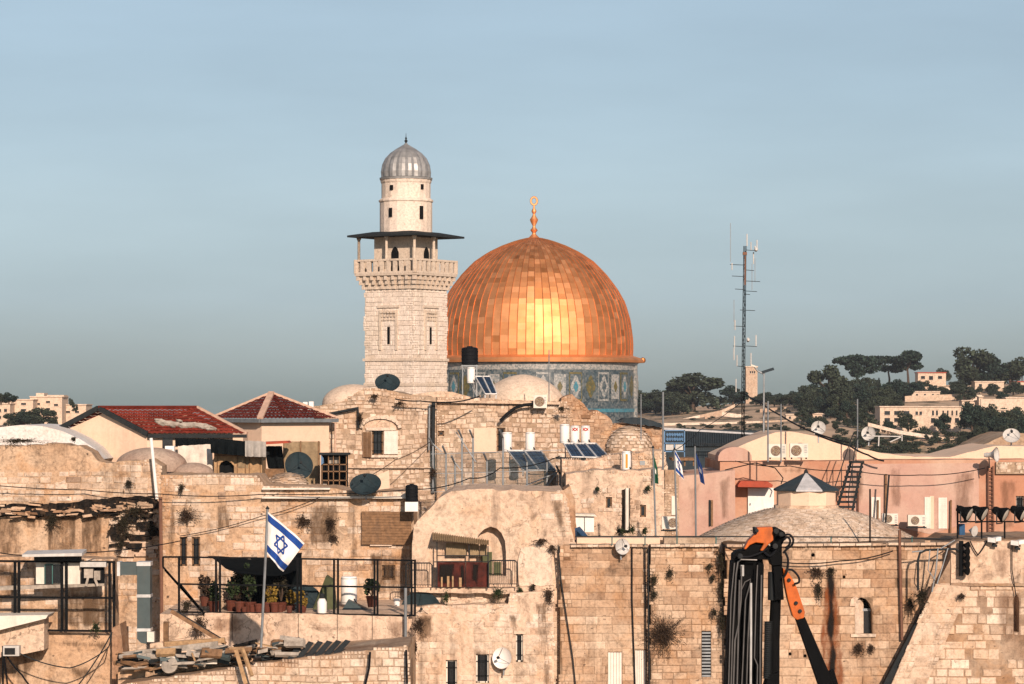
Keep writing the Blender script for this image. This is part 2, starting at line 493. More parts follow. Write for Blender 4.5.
def goldmat():
    m_, n, l, b = nodes('gilded_copper')
    a = n.new('ShaderNodeAttribute'); a.attribute_name = 'tint'
    c = ramp(n, l, a.outputs['Fac'], [(0,(.55,.22,.075)),(.5,(.72,.335,.14)),(1,(.84,.45,.22))])
    f = noi(n, l, .8, det=5)
    c = mixc(n, l, c, ramp(n, l, f, [(.3,.8),(.7,1.1)]), .7, 'MULTIPLY')
    l.new(c, b.inputs['Base Color'])
    b.inputs['Metallic'].default_value = 1
    r_ = noi(n, l, .5, det=3, off=5)
    rr = mathn(n, l, 'ADD', ramp(n, l, r_, [(.3,.52),(.7,.60)]), mathn(n, l, 'MULTIPLY', a.outputs['Fac'], .10))
    l.new(rr, b.inputs['Roughness'])
    return m_
M['gold'] = goldmat()
def tilemat(name, cols, sc):
    """small glazed mosaic: flecks of several enamel colours"""
    m_, n, l, b = nodes(name)
    g = n.new('ShaderNodeNewGeometry')
    vr = n.new('ShaderNodeTexVoronoi'); vr.inputs['Scale'].default_value = sc
    l.new(g.outputs['Position'], vr.inputs['Vector'])
    bw = n.new('ShaderNodeRGBToBW'); l.new(vr.outputs['Color'], bw.inputs[0])
    k = len(cols)
    c = ramp(n, l, bw.outputs[0], [(.2+.6*i/(k-1), c) for i, c in enumerate(cols)])
    l.new(c, b.inputs['Base Color']); b.inputs['Roughness'].default_value = .35
    return m_
M['tileb'] = tilemat('blue_grey_mosaic', [(.028,.045,.055),(.06,.08,.09),(.12,.135,.135),(.04,.065,.08)], 4.5)
M['tilew'] = tilemat('white_mosaic', [(.15,.17,.17),(.25,.25,.235),(.31,.30,.28),(.12,.14,.145)], 6.)
M['tileg'] = tilemat('olive_gold_mosaic', [(.07,.065,.025),(.14,.11,.035),(.05,.065,.045),(.10,.08,.03)], 5.)
M['tilet'] = tilemat('turquoise_mosaic', [(.03,.13,.18),(.05,.18,.23),(.07,.15,.18)], 4.)
def hillmat():
    m_, n, l, b = nodes('dry_hillside')
    f = noi(n, l, .012, det=6, rough=.6)
    c = ramp(n, l, f, [(.35,(.42,.29,.19)),(.5,(.50,.36,.24)),(.65,(.36,.25,.16))])
    s_ = noi(n, l, .05, sc=(1,.35,3), det=7, rough=.7, off=3, dist=.5)
    c = mixc(n, l, c, (.045,.05,.028), ramp(n, l, s_, [(.49,0.),(.58,.85)]))
    s2 = noi(n, l, .3, sc=(1,.6,3), det=5, rough=.7, off=8)
    c = mixc(n, l, c, (.05,.045,.03), ramp(n, l, s2, [(.58,0.),(.68,.8)]))
    l.new(c, b.inputs['Base Color']); b.inputs['Roughness'].default_value = .95
    b.inputs['Specular IOR Level'].default_value = .1
    return m_
M['hill'] = hillmat()
def stainmat(name, col, off, th=.5, top=.85):
    """ragged dirt film: noise eats into the sheet's edges and body"""
    m_, n, l, b = nodes(name)
    f = noi(n, l, 1.7, sc=(2.2,2.2,.5), off=off, det=8, rough=.75)
    f2 = noi(n, l, .9, sc=(1.,1.,.4), off=off+7, det=5)
    at = n.new('ShaderNodeAttribute'); at.attribute_name = 'tint'
    s_ = mathn(n, l, 'ADD', mathn(n, l, 'MULTIPLY', f, .6), mathn(n, l, 'MULTIPLY', f2, .4))
    s_ = mathn(n, l, 'ADD', s_, mathn(n, l, 'MULTIPLY', mathn(n, l, 'SUBTRACT', at.outputs['Fac'], 1.), .28))
    al = ramp(n, l, s_, [(th-.09,.0),(th+.10,top)])
    b.inputs['Base Color'].default_value = (*col, 1); b.inputs['Roughness'].default_value = .95
    b.inputs['Specular IOR Level'].default_value = .1
    l.new(al, b.inputs['Alpha'])
    return m_
def film(mb, pts, Y, fall=5., cell=1.6):
    """a thin film over a picture-space outline at distance Y, its tint falling to 0 at the rim"""
    x0, x1 = min(p[0] for p in pts), max(p[0] for p in pts)
    y0, y1 = min(p[1] for p in pts), max(p[1] for p in pts)
    x = x0
    while x < x1:
        y = y0
        while y < y1:
            cx, cy = x+cell/2, y+cell/2
            if inpoly(cx, cy, pts):
                d = 1e9
                for (a, b_), (c, e) in zip(pts, pts[1:]+pts[:1]):
                    L2 = (c-a)**2+(e-b_)**2
                    t = max(0, min(1, ((cx-a)*(c-a)+(cy-b_)*(e-b_))/max(L2,1e-6)))
                    d = min(d, math.hypot(cx-a-t*(c-a), cy-b_-t*(e-b_)))
                mb.add([P(x,y+cell,Y),P(x+cell,y+cell,Y),P(x+cell,y,Y),P(x,y,Y)], [(0,1,2,3)], min(1, d/fall))
            y += cell
        x += cell
def films(lst, Y, fall, parent, mat='stainbrown'):
    for pts in lst:
        q = MB(); film(q, pts, Y, fall)
        if q.v: q.build('damp_film', M[mat], parent)
M['stainblack'] = stainmat('black_runoff_film', (.012,.010,.009), 3., .38, .97)
M['stainrust'] = stainmat('rusty_runoff_film', (.20,.06,.02), 5., .44, .8)
M['stainfaint'] = stainmat('faint_drip_film', (.16,.085,.05), 12., .47, .42)
M['stainbrown'] = stainmat('brown_damp_film', (.10,.062,.036), 8., .48, .75)
# ================================================================ SETTING: plaza, slopes and far hills
def crest(px):
    k = [(-200,404),(0,398),(60,402),(110,414),(240,424),(600,420),(640,412),(700,406),(760,402),(840,392),(900,386),(1024,383),(1300,380)]
    for (a, u), (b, v) in zip(k, k[1:]):
        if a <= px <= b: return u + (v-u)*(px-a)/(b-a)
    return k[0][1] if px < k[0][0] else k[-1][1]
def zrel(x, y):
    px = 512 + x/y*F if y > 1 else 512
    base = -37/F*850
    if y < 300: return -20.
    if y < 400: return -20.+6*(y-300)/100
    if y < 850:
        t = (y-400)/450
        return -14 - 22*math.sin(t*PI) + (base+14)*t
    top = (HY-crest(px))/F*1400
    if y < 1400:
        t = (y-850)/550
        st = (t*9) % 1
        tt = (math.floor(t*9) + min(1, st*2.2))/9     # stepped like terraces
        t = .35*tt+.65*t
        return base+(top-base)*t + .8*NZ.noise(V((x*.02, y*.02, 3)))
    t = (y-1400)/1000
    return top - 40*t*t - 2*t
def hillpt(px, py):
    Y = 700.
    while Y < 1400:
        x = (px-512)/F*Y
        if HY - F*zrel(x, Y)/Y <= py: break
        Y += 4
    x = (px-512)/F*Y
    return V((x, Y, CZ+zrel(x, Y)))
g = MB()
ys = [-60,0,60,100,150,200,250,300,330,360,400,450,500,550,600,650,700,750,800,830,850]+[850+7*i for i in range(1,86)]+[1500,1600,1800,2100,2400]
xs = [-1400,-1100,-900,-700,-600,-500]+[-450+10*i for i in range(91)]+[500,600,700,900,1100,1400]
vs = [(x, y, CZ+zrel(x, max(y, 1))) for y in ys for x in xs]
nx = len(xs)
g.add(vs, [(j*nx+i, j*nx+i+1, (j+1)*nx+i+1, (j+1)*nx+i) for j in range(len(ys)-1) for i in range(nx-1)])
tag(g.build('terrain', M['hill'], smooth=True, loc=(0,0,0)), kind='structure')

# ================================================================ DOME SHRINE AND MINARET
def gdome():
    Y = 350.; k = Y/F
    cx = (534-512)*k
    z0 = CZ+(HY-357)*k
    base = (cx, Y, CZ-14)
    t = thing('golden_dome_shrine', 'great gilded dome on a blue tiled drum behind the stone roofs', 'shrine', base)
    prof = [(98.5,0),(99,10),(98.5,19),(96,37),(91,54),(83,68),(72.3,82),(60,94.7),(46,104.2),(32,111),(17.5,116.3),(7,118.8),(2,119.6)]
    # resample by length
    pts = [V((r*k, h*k, 0)) for r, h in prof]
    L = [0]
    for a, b in zip(pts, pts[1:]): L.append(L[-1]+(b-a).length)
    def at(s):
        for i in range(len(pts)-1):
            if s <= L[i+1]+1e-6:
                f = (s-L[i])/(L[i+1]-L[i])
                return pts[i].lerp(pts[i+1], f)
        return pts[-1]
    N, RW = 72, 27
    c = V((cx, Y, z0))
    m = MB(); rg = random.Random(3)
    ring = [at(L[-1]*j/RW) for j in range(RW+1)]
    pol = lambda an, r, z: c+V((math.sin(an)*r, -math.cos(an)*r, z))
    for i in range(N):
        a0, a1 = 2*PI*i/N, 2*PI*(i+1)/N
        off = rg.uniform(-.18, .18)
        rows = [at(max(0, min(L[-1], L[-1]*(j+(off if 0<j<RW else 0))/RW))) for j in range(RW+1)]
        st = rg.uniform(-.12, .12)
        for j in range(RW):
            lo_, hi = rows[j], rows[j+1]
            tb, tl_ = rg.gauss(0,.0045), rg.gauss(0,.005)
            q = [pol(a0, lo_.x+tb+tl_, lo_.y), pol(a1, lo_.x+tb-tl_, lo_.y), pol(a1, hi.x-tb-tl_, hi.y), pol(a0, hi.x-tb+tl_, hi.y)]
            m.add(q, [(0,1,2,3)], min(1, max(0, rg.gauss(.48+st*.8,.16))))
    m.build('dome', M['gold'], t)
    m = MB()
    for i in range(N):
        a = 2*PI*i/N
        m.tube([pol(a, p.x+.02, p.y) for p in ring], .045, 4, .35)
    m.build('standing_seam', M['gold'], t)
    m = MB()
    m.lathe((cx,Y,z0), [(97*k,-.75),(109*k,-.72),(109.5*k,-.45),(108*k,-.2),(99*k,.12),(96*k,.12)], 96, .6)
    m.build('eave', M['gold'], t)
    m = MB()
    a = 0.62*PI/2*.62
    for sx in (1, -1):
        m = MB(); m.lathe((cx+sx*108.7*k, Y, z0-.75), [(0,-.0),(.3,.1),(.38,.35),(.3,.6),(0,.72)], 12)
        m.build('eave_ball', M['gold'], t, smooth=True)
    m = MB()
    f = 1/2.85*k
    za = z0+118.5*k
    m.lathe((cx,Y,za), [(20*f,-2*f),(12*f,6*f),(6*f,12*f),(5*f,16*f),(11*f,24*f),(5*f,31*f),(4*f,36*f),(10*f,48*f),(12*f,54*f),(5*f,64*f),(3.5*f,70*f),(7*f,76*f),(6.5*f,81*f),(3*f,86*f),(2.5*f,96*f)], 16, .7)
    rr = [V((cx+math.sin(u)*9*f, Y, za+107*f-math.cos(u)*11*f)) for u in [2*PI*i/16 for i in range(17)]]
    m.tube(rr, 3.0*f, 6, .7)
    m.build('finial', M['gold'], t, smooth=True)
    # drum
    Rd = 103*k
    zt, zb = z0-.75, CZ-14
    m = MB(); m.lathe((cx,Y,0), [(Rd,zb),(Rd,zt)], 128); m.build('drum', M['tileb'], t)
    def band(name, mat, za_, zb_, pr):
        q = MB(); q.lathe((cx,Y,0), [(Rd-.05,za_),(Rd+pr,za_),(Rd+pr,zb_),(Rd-.05,zb_)], 128); q.build(name, mat, t)
    py = lambda y: CZ+(HY-y)*k
    band('upper_frieze', M['tilew'], py(370.5), py(364), .05)
    band('upper_moulding', M['tileb'], py(364), py(361.5), .16)
    band('lower_frieze', M['tilet'], py(412), py(408.5), .06)
    # panels
    def arcbox(mm, a0, a1, z0_, z1_, pr, n=3):
        for i in range(n):
            b0, b1 = a0+(a1-a0)*i/n, a0+(a1-a0)*(i+1)/n
            q = []
            for r in (Rd-.05, Rd+pr):
                q += [V((cx+math.sin(b)*r, Y-math.cos(b)*r, z)) for b, z in ((b0,z0_),(b1,z0_),(b1,z1_),(b0,z1_))]
            mm.add(q, [(4,5,6,7),(0,1,5,4),(2,3,7,6),(0,4,7,3),(1,5,6,2)])
    def arcpoly(mm, a, zc, shp, pr):
        q = []
        for r in (Rd, Rd+pr):
            q += [V((cx+math.sin(a+dx/Rd)*r, Y-math.cos(a+dx/Rd)*r, zc+dz)) for dx, dz in shp]
        n = len(shp)
        mm.add(q, [tuple(range(n, 2*n))]+[(i,(i+1)%n,(i+1)%n+n,i+n) for i in range(n)])
    NP = 40
    ht = py(373); hb = py(401)
    for i in range(NP):
        a = 2*PI*(i+.5)/NP
        hw = PI/NP*(.84)
        pn = MB(); zc = (ht+hb)/2; H = (ht-hb)/2; Wd = hw*Rd
        kind = i % 4
        arcbox(pn, a-hw, a+hw, hb, ht, .07)
        o = pn.build('tile_panel', M['tileg'] if kind == 2 else M['tilew'] if kind in (0,) else M['tileb'], t)
        for nm, sc_, mt_, pr in (('tile_border', .86, M['tileb'] if kind != 1 else M['tilew'], .10), ('medallion', .62, M['tilew'] if kind in (1,2) else M['tileg'] if kind == 3 else M['tilew'], .13), ('medallion_core', .30, M['tileb'] if kind == 0 else M['tilet'] if kind == 2 else M['tileg'], .16)):
            q = MB()
            if nm == 'tile_border': arcbox(q, a-hw*sc_, a+hw*sc_, zc-H*sc_, zc+H*sc_, pr)
            else:
                shp = [(math.sin(2*PI*j/16)*Wd*sc_*1.15*(1+.16*math.cos(8*PI*j/16)), math.cos(2*PI*j/16)*H*sc_*1.12*(1+.16*math.cos(8*PI*j/16))) for j in range(16)]
                arcpoly(q, a, zc, shp, pr)
            q.build(nm, mt_, o)
    # buttress pilaster that catches the sun at the right limb
    for a in (R(74), R(-74)):
        m = MB(); arcbox(m, a-.02, a+.02, zb, py(366), .35); m.build('pilaster', M['tilew'], t)
gdome()

def minaret():
    Y = 210.; k = Y/F
    X = (405-512)*k
    zz = lambda y: CZ+(HY-y)*k
    c = V((X, Y+2, 0)); th = R(-33)
    ux, uy = V((math.cos(th), math.sin(th), 0)), V((-math.sin(th), math.cos(th), 0))
    t = thing('minaret', 'square pale stone minaret with roofed balcony and grey ribbed cap', 'minaret', (X, Y+2, CZ-20))
    def sq(m, s0, s1, z0, z1, tt=None):
        vs = [c+ux*i*s0+uy*j*s0+V((0,0,z0)) for i,j in ((-1,-1),(1,-1),(1,1),(-1,1))]+[c+ux*i*s1+uy*j*s1+V((0,0,z1)) for i,j in ((-1,-1),(1,-1),(1,1),(-1,1))]
        m.add(vs, [(0,3,2,1),(4,5,6,7),(0,1,5,4),(1,2,6,5),(2,3,7,6),(3,0,4,7)], tt)
    S = 30*k
    m = MB()
    sq(m, S*1.0, S*.985, CZ-20, zz(288))
    for d, e in ((ux, -uy), (uy, ux)):     # masonry on the two visible faces
        nrm = e
        o = c + nrm*S*.995 + V((0,0,CZ))
        d_ = d
        m.masonry(o, d_, V((0,0,1)), nrm, [(-S,(HY-402)*k),(S,(HY-402)*k),(S,(HY-288)*k),(-S,(HY-288)*k)],
                  holes=[[(-.12,(HY-344)*k),(.12,(HY-344)*k),(.12,(HY-327)*k),(-.12,(HY-327)*k)]], ch=(.28,.4), bw=(.4,.9), proud=(.0,.03), gap=.014, seed=5, dens=.4, tl=(.25,1))
    m.build('shaft', M['minaret'], t)
    m = MB()
    for y, e in ((361,.10),(289,.10),(386,.05)):
        sq(m, S+e, S+e, zz(y), zz(y)+.2)
    m.build('string_course', M['minaret'], t)
    # blind niches with muqarnas heads
    for d, nrm in ((ux, -uy), (uy, ux)):
        m = MB()
        o = c+nrm*(S+.03)
        for s in (-1, 1):
            m.obox(o+d*s*.72+V((0,0,(zz(310)+zz(350))/2)), d*.09, nrm*.08, V((0,0,20*k)))
        for i in range(5):
            for j in range(3):
                m.obox(o+d*(i-2)*.30+V((0,0,zz(312)-j*.26)), d*.085, nrm*(.13-.03*j), V((0,0,.09)))
        m.obox(o+V((0,0,zz(306.5))), d*.95, nrm*.09, V((0,0,.09)))
        m.build('niche_frame', M['minaret'], t)
        m = MB(); m.obox(o+V((0,0,zz(335.5))), d*.10, nrm*.015, V((0,0,8.5*k))); m.build('window_slit', M['dark'], t)
    # corbels: three tiers of brackets
    m = MB()
    for tier, (y0, y1, s) in enumerate(((289,284.5,31.5),(284.5,280,33.5),(280,275.5,35.5))):
        sq(m, (s-2.2)*k, (s-1.0)*k, zz(y0), zz(y1)-.01)
        n = 8
        for d, nrm in ((ux,-uy),(uy,-ux),(ux,uy),(uy,ux)):
            for i in range(n+1):
                p = c+nrm*(s-1.2)*k+d*((i/n*2-1)*(s-1.2)*k)+V((0,0,(zz(y0)+zz(y1))/2))
                m.obox(p, d*1.5*k, nrm*1.9*k, V((0,0,(y0-y1)*k*.5)))
    m.build('corbel', M['minaret'], t)
    m = MB(); sq(m, 37*k, 37.3*k, zz(275.5), zz(273.5)); m.build('balcony_floor', M['minaret'], t)
    # parapet of posts and slabs
    m = MB()
    B = 36*k
    for d, nrm in ((ux,-uy),(uy,-ux),(ux,uy),(uy,ux)):
        o = c+nrm*B
        m.obox(o+V((0,0,zz(272.5))), d*B, nrm*.10, V((0,0,1.*k)))
        m.obox(o+V((0,0,zz(260))), d*B, nrm*.10, V((0,0,1.*k)))
        n = 9
        for i in range(n+1):
            m.obox(o+d*((i/n*2-1)*B)+V((0,0,zz(266))), d*(2.2*k), nrm*.07, V((0,0,7*k)))
    m.build('parapet', M['minaret'], t)
    # inner room
    m = MB(); sq(m, 23*k, 23*k, zz(274), zz(236)); m.build('balcony_room', M['minaret'], t)
    for d, nrm in ((ux,-uy),(uy,ux)):
        m = MB(); o = c+nrm*23*k
        sh = [(-.33,0),(.33,0),(.33,1.5),(.2,1.8),(0,1.95),(-.2,1.8),(-.33,1.5)]
        m.prism([o+nrm*.02+d*(a+.2)+V((0,0,zz(273)+b)) for a, b in sh], nrm*-.05)
        m.build('doorway', M['dark'], t)
    for d, nrm in ((ux,-uy),(uy,-ux),(ux,uy),(uy,ux)):
        for i in (-1, 0):
            m = MB()
            p = c+nrm*34*k+d*(i*34*k if i else 0)
            m.lathe((p.x,p.y,0), [(.16,zz(273)),(.16,zz(270)),(.11,zz(269)),(.10,zz(240)),(.17,zz(238)),(.17,zz(236))], 8)
            m.build('balcony_post', M['minaret'], t)
    # canopy slab
    m = MB()
    sq(m, 42.5*k, 42.5*k, zz(236.5), zz(234.6)); sq(m, 42.5*k, 24*k, zz(234.6), zz(230.8))
    m.build('canopy', M['eave'], t)
    # upper drum
    m = MB()
    m.lathe((c.x,c.y,0), [(26.5*k,zz(234)),(26.5*k,zz(201)),(27.6*k,zz(200)),(27.6*k,zz(198.6)),(24.8*k,zz(196.5)),(24.8*k,zz(182)),(25.6*k,zz(180.5)),(26*k,zz(178))], 20, .5)
    m.build('lantern_drum', M['minaret'], t)
    for a, z, h, wd in ((R(-33),212,9,.11),(R(37),212,13,.13),(R(-33),187,5,.11),(R(42),186,5,.10)):
        m = MB(); rr = (27 if z > 200 else 25.2)*k
        d = V((math.cos(a), math.sin(a), 0)); nrm = V((math.sin(a), -math.cos(a), 0))
        m.obox(V((c.x,c.y,zz(z)))+nrm*rr, d*wd, nrm*.06, V((0,0,h*k/2))); m.build('lantern_window', M['dark'], t)
    m = MB(); n = 48
    m.lathe((c.x,c.y,0), [(26.5*k,zz(178)),(26.8*k,zz(176))], n)
    pr = [(24.0,175.5),(24.3,170),(23.2,163),(20.3,156.5),(15.4,151),(10,147),(5.2,144),(2,142),(.9,140.5)]
    m.lathe((c.x,c.y,0), [(r*k,zz(y)) for r, y in pr], n, rf=lambda i: 1+.055*abs(math.sin(PI*i/3)))
    m.build('ribbed_cap', M['lead'], t)
    m = MB(); m.lathe((c.x,c.y,0), [(1.6*k,zz(142)),(.8*k,zz(140)),(1.9*k,zz(138.5)),(.6*k,zz(137)),(1.1*k,zz(135.7)),(.35*k,zz(134.5)),(.15*k,zz(130.5))], 10); m.build('finial', M['eave'], t)
minaret()

# ================================================================ STONE TOWN: helpers for houses
def circ(cx, cy, r, n=10, ry=None):
    return [(cx+math.sin(2*PI*i/n)*r, cy-math.cos(2*PI*i/n)*(ry or r)) for i in range(n)]
def rect(x0, y0, x1, y1): return [(x0,y1),(x1,y1),(x1,y0),(x0,y0)]
def rough(pl, amp=1.0, step=5., seed=0, only=None):
    """break an outline's edges into short uneven lengths"""
    rg = random.Random(seed); out = []
    for i, (a, b) in enumerate(pl):
        c, d = pl[(i+1) % len(pl)]
        out.append((a, b))
        if only is not None and i not in only: continue
        n = int(math.hypot(c-a, d-b)/step)
        for j in range(1, n):
            f = (j+rg.uniform(-.3,.3))/n
            out.append((a+(c-a)*f+rg.uniform(-amp,amp)*.4, b+(d-b)*f+rg.uniform(-amp,amp)))
    return out
def clipb(pl, y=704): return [(a, min(b, y)) for a, b in pl]
def house(name, label, cat, pl, Y, depth, mat, holes=(), stone=None, group=None, part='wall', mask=None, more=()):
    """a building: body with masonry on its front; outline in picture coordinates at its true distance"""
    x = sum(p[0] for p in pl)/len(pl)
    t = thing(name, label, cat, P(x, gpy(Y), Y), group)
    m = MB()
    bk = .0 if stone is None else .04
    m.px(pl, Y+bk, depth, holes)
    if stone is not None:
        m.stones(clipb(pl), Y+bk, holes, mask=mask, **stone)
    m.build(part, mat, t)
    return t
B = lambda Y: gpy(Y)
def window(parent, x0, y0, x1, y1, Y, frame=None, bars=3, hb=2, name='window', arch=False, deep=.22, label=None):
    """dark glazed opening set back in its hole, with a frame and an iron grille"""
    m = MB(); m.pb(x0, y0, x1, y1, Y+deep, .06); w_ = m.build(name, M['glass'], parent)
    if label: w_['label'] = label
    m = MB(); e = .07
    a, b = P(x0, y1, Y), P(x1, y0, Y)
    for (p0, p1) in (((a.x,a.z),(a.x+e,b.z)),((b.x-e,a.z),(b.x,b.z)),((a.x,b.z-e),(b.x,b.z)),((a.x,a.z),(b.x,a.z+e))):
        m.box((p0[0],Y+deep-.07,p0[1]),(p1[0],Y+deep-.005,p1[1]))
    m.build('frame', frame or M['wood'], w_)
    if bars:
        m = MB()
        for i in range(bars):
            x = a.x+(b.x-a.x)*(i+.5)/bars
            m.bar((x,Y+.06,a.z),(x,Y+.06,b.z),.025)
        for i in range(hb):
            z = a.z+(b.z-a.z)*(i+.5)/hb
            m.bar((a.x,Y+.06,z),(b.x,Y+.06,z),.025)
        m.build('grille', M['black'], w_)
    return w_
def shutter(parent, x0, y0, x1, y1, Y, mat, slats=True, skew=0.0):
    m = MB(); a, b = P(x0, y1, Y), P(x1, y0, Y)
    n = max(6, int((b.z-a.z)/.10)); d = V((b.x-a.x, 0, 0)); sk = V((0, -skew, 0))
    def q(u, z, w_): return V((a.x+(b.x-a.x)*u, Y-.06-skew*u, z))
    for u in (0.0, .47, .93):
        m.bar(q(u+.03,a.z,0), q(u+.03,b.z,0), .06, .06, up=V((0,1,0)))
    for i in range(n):
        z = a.z+(b.z-a.z)*(i+.5)/n
        m.bar(q(0,z,0), q(1,z,0), .03, (b.z-a.z)/n*.96)
    return m.build('shutter', mat, parent)
RUB = dict(ch=(.19,.32), bw=(.2,.55), proud=(-.01,.07), gap=.045, miss=.05, dens=.6, wob=.25)
ASH = dict(ch=(.36,.46), bw=(.5,1.2), proud=(.0,.035), gap=.026, miss=.006, dens=.3, wob=.05)
MED = dict(ch=(.26,.38), bw=(.32,.8), proud=(-.015,.055), gap=.035, miss=.03, dens=.45, wob=.12)
def nmask(sc, th, seed, vert=None):
    return lambda u, v: NZ.fractal(V((u*sc, v*sc*1.3, seed)), 1.0, 2.0, 3) > th

# ---------------- middle stone block in front of the minaret
pl = rough([(314,B(165)),(314,406),(330,404),(345,401),(357,392),(372,388),(400,393),(436,397),(437,B(165))], .9, 5, 1, only=(1,2,3,4,5,6))
t = house('stone_house', 'pale rubble house with an arched shuttered window below the minaret', 'house', pl, 165, 14, M['rubble'], holes=[rect(372,429,383,455)], stone=dict(RUB, seed=11), mask=lambda u, v: v > -7.2)
window(t, 372, 429, 383, 455, 165, bars=3, hb=3)
shutter(t, 384.5, 431, 391, 454, 165, M['shutw']); shutter(t, 391.5, 431, 397.5, 454, 165, M['shutw'])
shutter(t, 363, 432, 371.5, 457, 165, M['shutb'], skew=.25)
m = MB()
arc = [(361+19.5*(1-math.cos(PI*i/10)), 428-11*math.sin(PI*i/10)) for i in range(11)]
for (a, b), (c, d) in zip(arc, arc[1:]):
    m.bar(P(a,b,164.93), P(c,d,164.93), .2, .22, up=V((0,1,0)), t=.7)
m.build('window_arch', M['rubble'], t)
m = MB(); m.pb(366, 427.5, 396, 430.5, 164.86, .3, .9); m.build('lintel', M['rubble'], t)
m = MB(); m.pb(368, 455, 398, 457.5, 164.84, .3, .8); m.build('sill', M['rubble'], t)
m = MB(); m.pb(366, 420, 394, 427.4, 164.98, .05, .0); m.build('arch_infill', M['cream'], t)
m = MB(); m.pb(316, 467, 432, 468.2, 164.8, .3, .5); m.build('ledge', M['rubble'], t)
pl = rough([(437,B(167)),(437,397),(470,399),(520,400),(566,402),(570,410),(572,B(167))], .7, 5, 2, only=(1,2,3))
t = house('stone_house', 'long pale rubble house behind the wire fence, with small dark windows', 'house', pl, 167, 15, M['rubble'], holes=[rect(497,428,505,452), rect(438,431,444,436)], stone=dict(RUB, seed=12))
window(t, 497, 428, 505, 452, 167, bars=2); window(t, 438, 431, 444, 436, 167, bars=0)
m = MB(); m.pb(474, 428, 496, 452, 166.9, .1); m.build('plaster_panel', M['house'], t)
m = MB(); m.px([(436,400),(560,402),(560,404.5),(436,402.6)], 166.7, .4); m.build('cornice', M['cream'], t)
# roof terrace parapet under the minaret and small domes
def dome(name, label, cx, cy, rx, hgt, Y, mat, group=None, power=2.0, n=40, yd=None, blocks=False, base=6):
    k = Y/F
    yc = Y + rx*k
    m = MB()
    c = P(cx, cy, Y); c.y = yc
    prof = [(rx*k, -base*k)]
    for i in range(13):
        a = PI/2*i/12
        prof.append((rx*k*math.cos(a)**(2/power), hgt*k*math.sin(a)**(2/power)))
    prof[-1] = (0.001, hgt*k)
    m.lathe(c, prof, n)
    if blocks:
        rg = random.Random(4)
        for i in range(1, 11):
            r0, h0 = prof[i]; r1, h1 = prof[i+1]
            nn = max(6, int(2*PI*r0/.33)); jo = rg.random()
            for j in range(nn):
                a0 = 2*PI*(j+jo+rg.uniform(-.15,.25))/nn; a1 = 2*PI*(j+jo+rg.uniform(.6,1))/nn
                if rg.random() < .2: continue
                e = rg.uniform(.01,.06)
                q = [c+V((math.cos(a)*(r+e), math.sin(a)*(r+e), h+e)) for a, r, h in ((a0,r0,h0+.02),(a1,r0,h0+.02),(a1,r1,h1-.02),(a0,r1,h1-.02))]
                m.add(q, [(0,1,2,3)], rg.uniform(.35,.8))
    return tag(m.build(name, mat, smooth=not blocks), label, 'dome', group)
dome('roof_dome', 'smooth cream plaster roof dome left of the minaret base', 352, 404, 32, 20, 168, M['vault'])
dome('roof_dome', 'smooth cream cone-like dome in front of the blue tiled drum', 523, 401, 42, 27, 176, M['vault'], power=1.7)
m = MB(); m.px([(392,397),(440,391),(452,392),(470,397),(470,404),(392,402)], 170, 6); tag(m.build('roof_parapet', M['cream']), 'low plaster roof ridge running from the minaret towards the cream dome', 'parapet')

# ---------------- upper left: ochre wall, white vault, brown domes
pl = rough([(-110,B(147)),(-110,447),(24,446),(48,443),(80,446),(91,452),(98,461),(113,463),(150,459),(161,466),(161,B(147))], .9, 5, 3, only=(1,2,3,4,5,6,7,8))
def mk(u, v):
    py = HY - v*F/147; px_ = 512+u*F/147
    n_ = NZ.noise(V((u*.5, v*.8, 2.)))
    if py < 470: return px_ > 96 and n_ > -.2
    if py < 503: return n_ > -.45
    if px_ > 113: return n_ > -.12
    return False
t = house('ochre_wall', 'high weathered ochre wall with a dark crumbling ledge across it', 'wall', pl, 147, 2.5, M['leftst'], stone=dict(MED, seed=21, gap=.05, proud=(-.01,.05)), mask=mk)
m = MB(); rg = random.Random(9)
for i in range(300):      # crumbling ledge of broken mortar and roots
    x = rg.uniform(-8, 157); f = max(0, (x-70)/87)
    yc = 510-6*f + rg.uniform(-5, 5)*(1-.2*f) + (rg.uniform(0, 40) if x > 112 and rg.random() < .4 else 0)
    s_ = rg.uniform(.05,.22)
    m.obox(P(x, yc, 146.9-rg.uniform(0,.35)), V((s_*1.8,0,rg.uniform(-.05,.05))), V((0,.14,0)), V((rg.uniform(-.05,.05),0,s_*.55)))
m.px(rough([(-14,517),(-14,505),(70,504),(86,499),(156,496),(157,501),(118,511),(60,516)], 1.2, 4, 5), 146.75, .5)
m.build('crumbling_ledge', M['rock'], t)
m = MB(); rg = random.Random(29)
for i in range(150):
    x = rg.uniform(-8, 150); f = max(0, (x-70)/87); yc = 511-6*f+rg.gauss(0, 2.6)
    m.obox(P(x, yc, 146.72-rg.uniform(0,.3)), V((rg.uniform(.08,.35),0,rg.uniform(-.04,.04))), V((0,.12,0)), V((rg.uniform(-.04,.04),0,rg.uniform(.025,.07))), t=rg.uniform(.1,.8))
m.build('ledge_rubble', M['rubwarm'], t)
m = MB(); rg = random.Random(19)
for i in range(110):
    x = rg.uniform(112, 157); y = rg.uniform(503, 556)
    m.obox(P(x, y, 146.93), V((rg.uniform(.08,.3),0,0)), V((0,rg.uniform(.03,.14),0)), V((0,0,rg.uniform(.06,.2))), t=rg.uniform(.3,1))
m.build('broken_masonry', M['rubble'], t)
films([rect(x0,y0,x1,y1) for x0, x1, y0, y1 in ((-5,23,516,556),(45,78,512,558),(79,104,514,557),(24,44,514,530))], 146.93, 4, t)
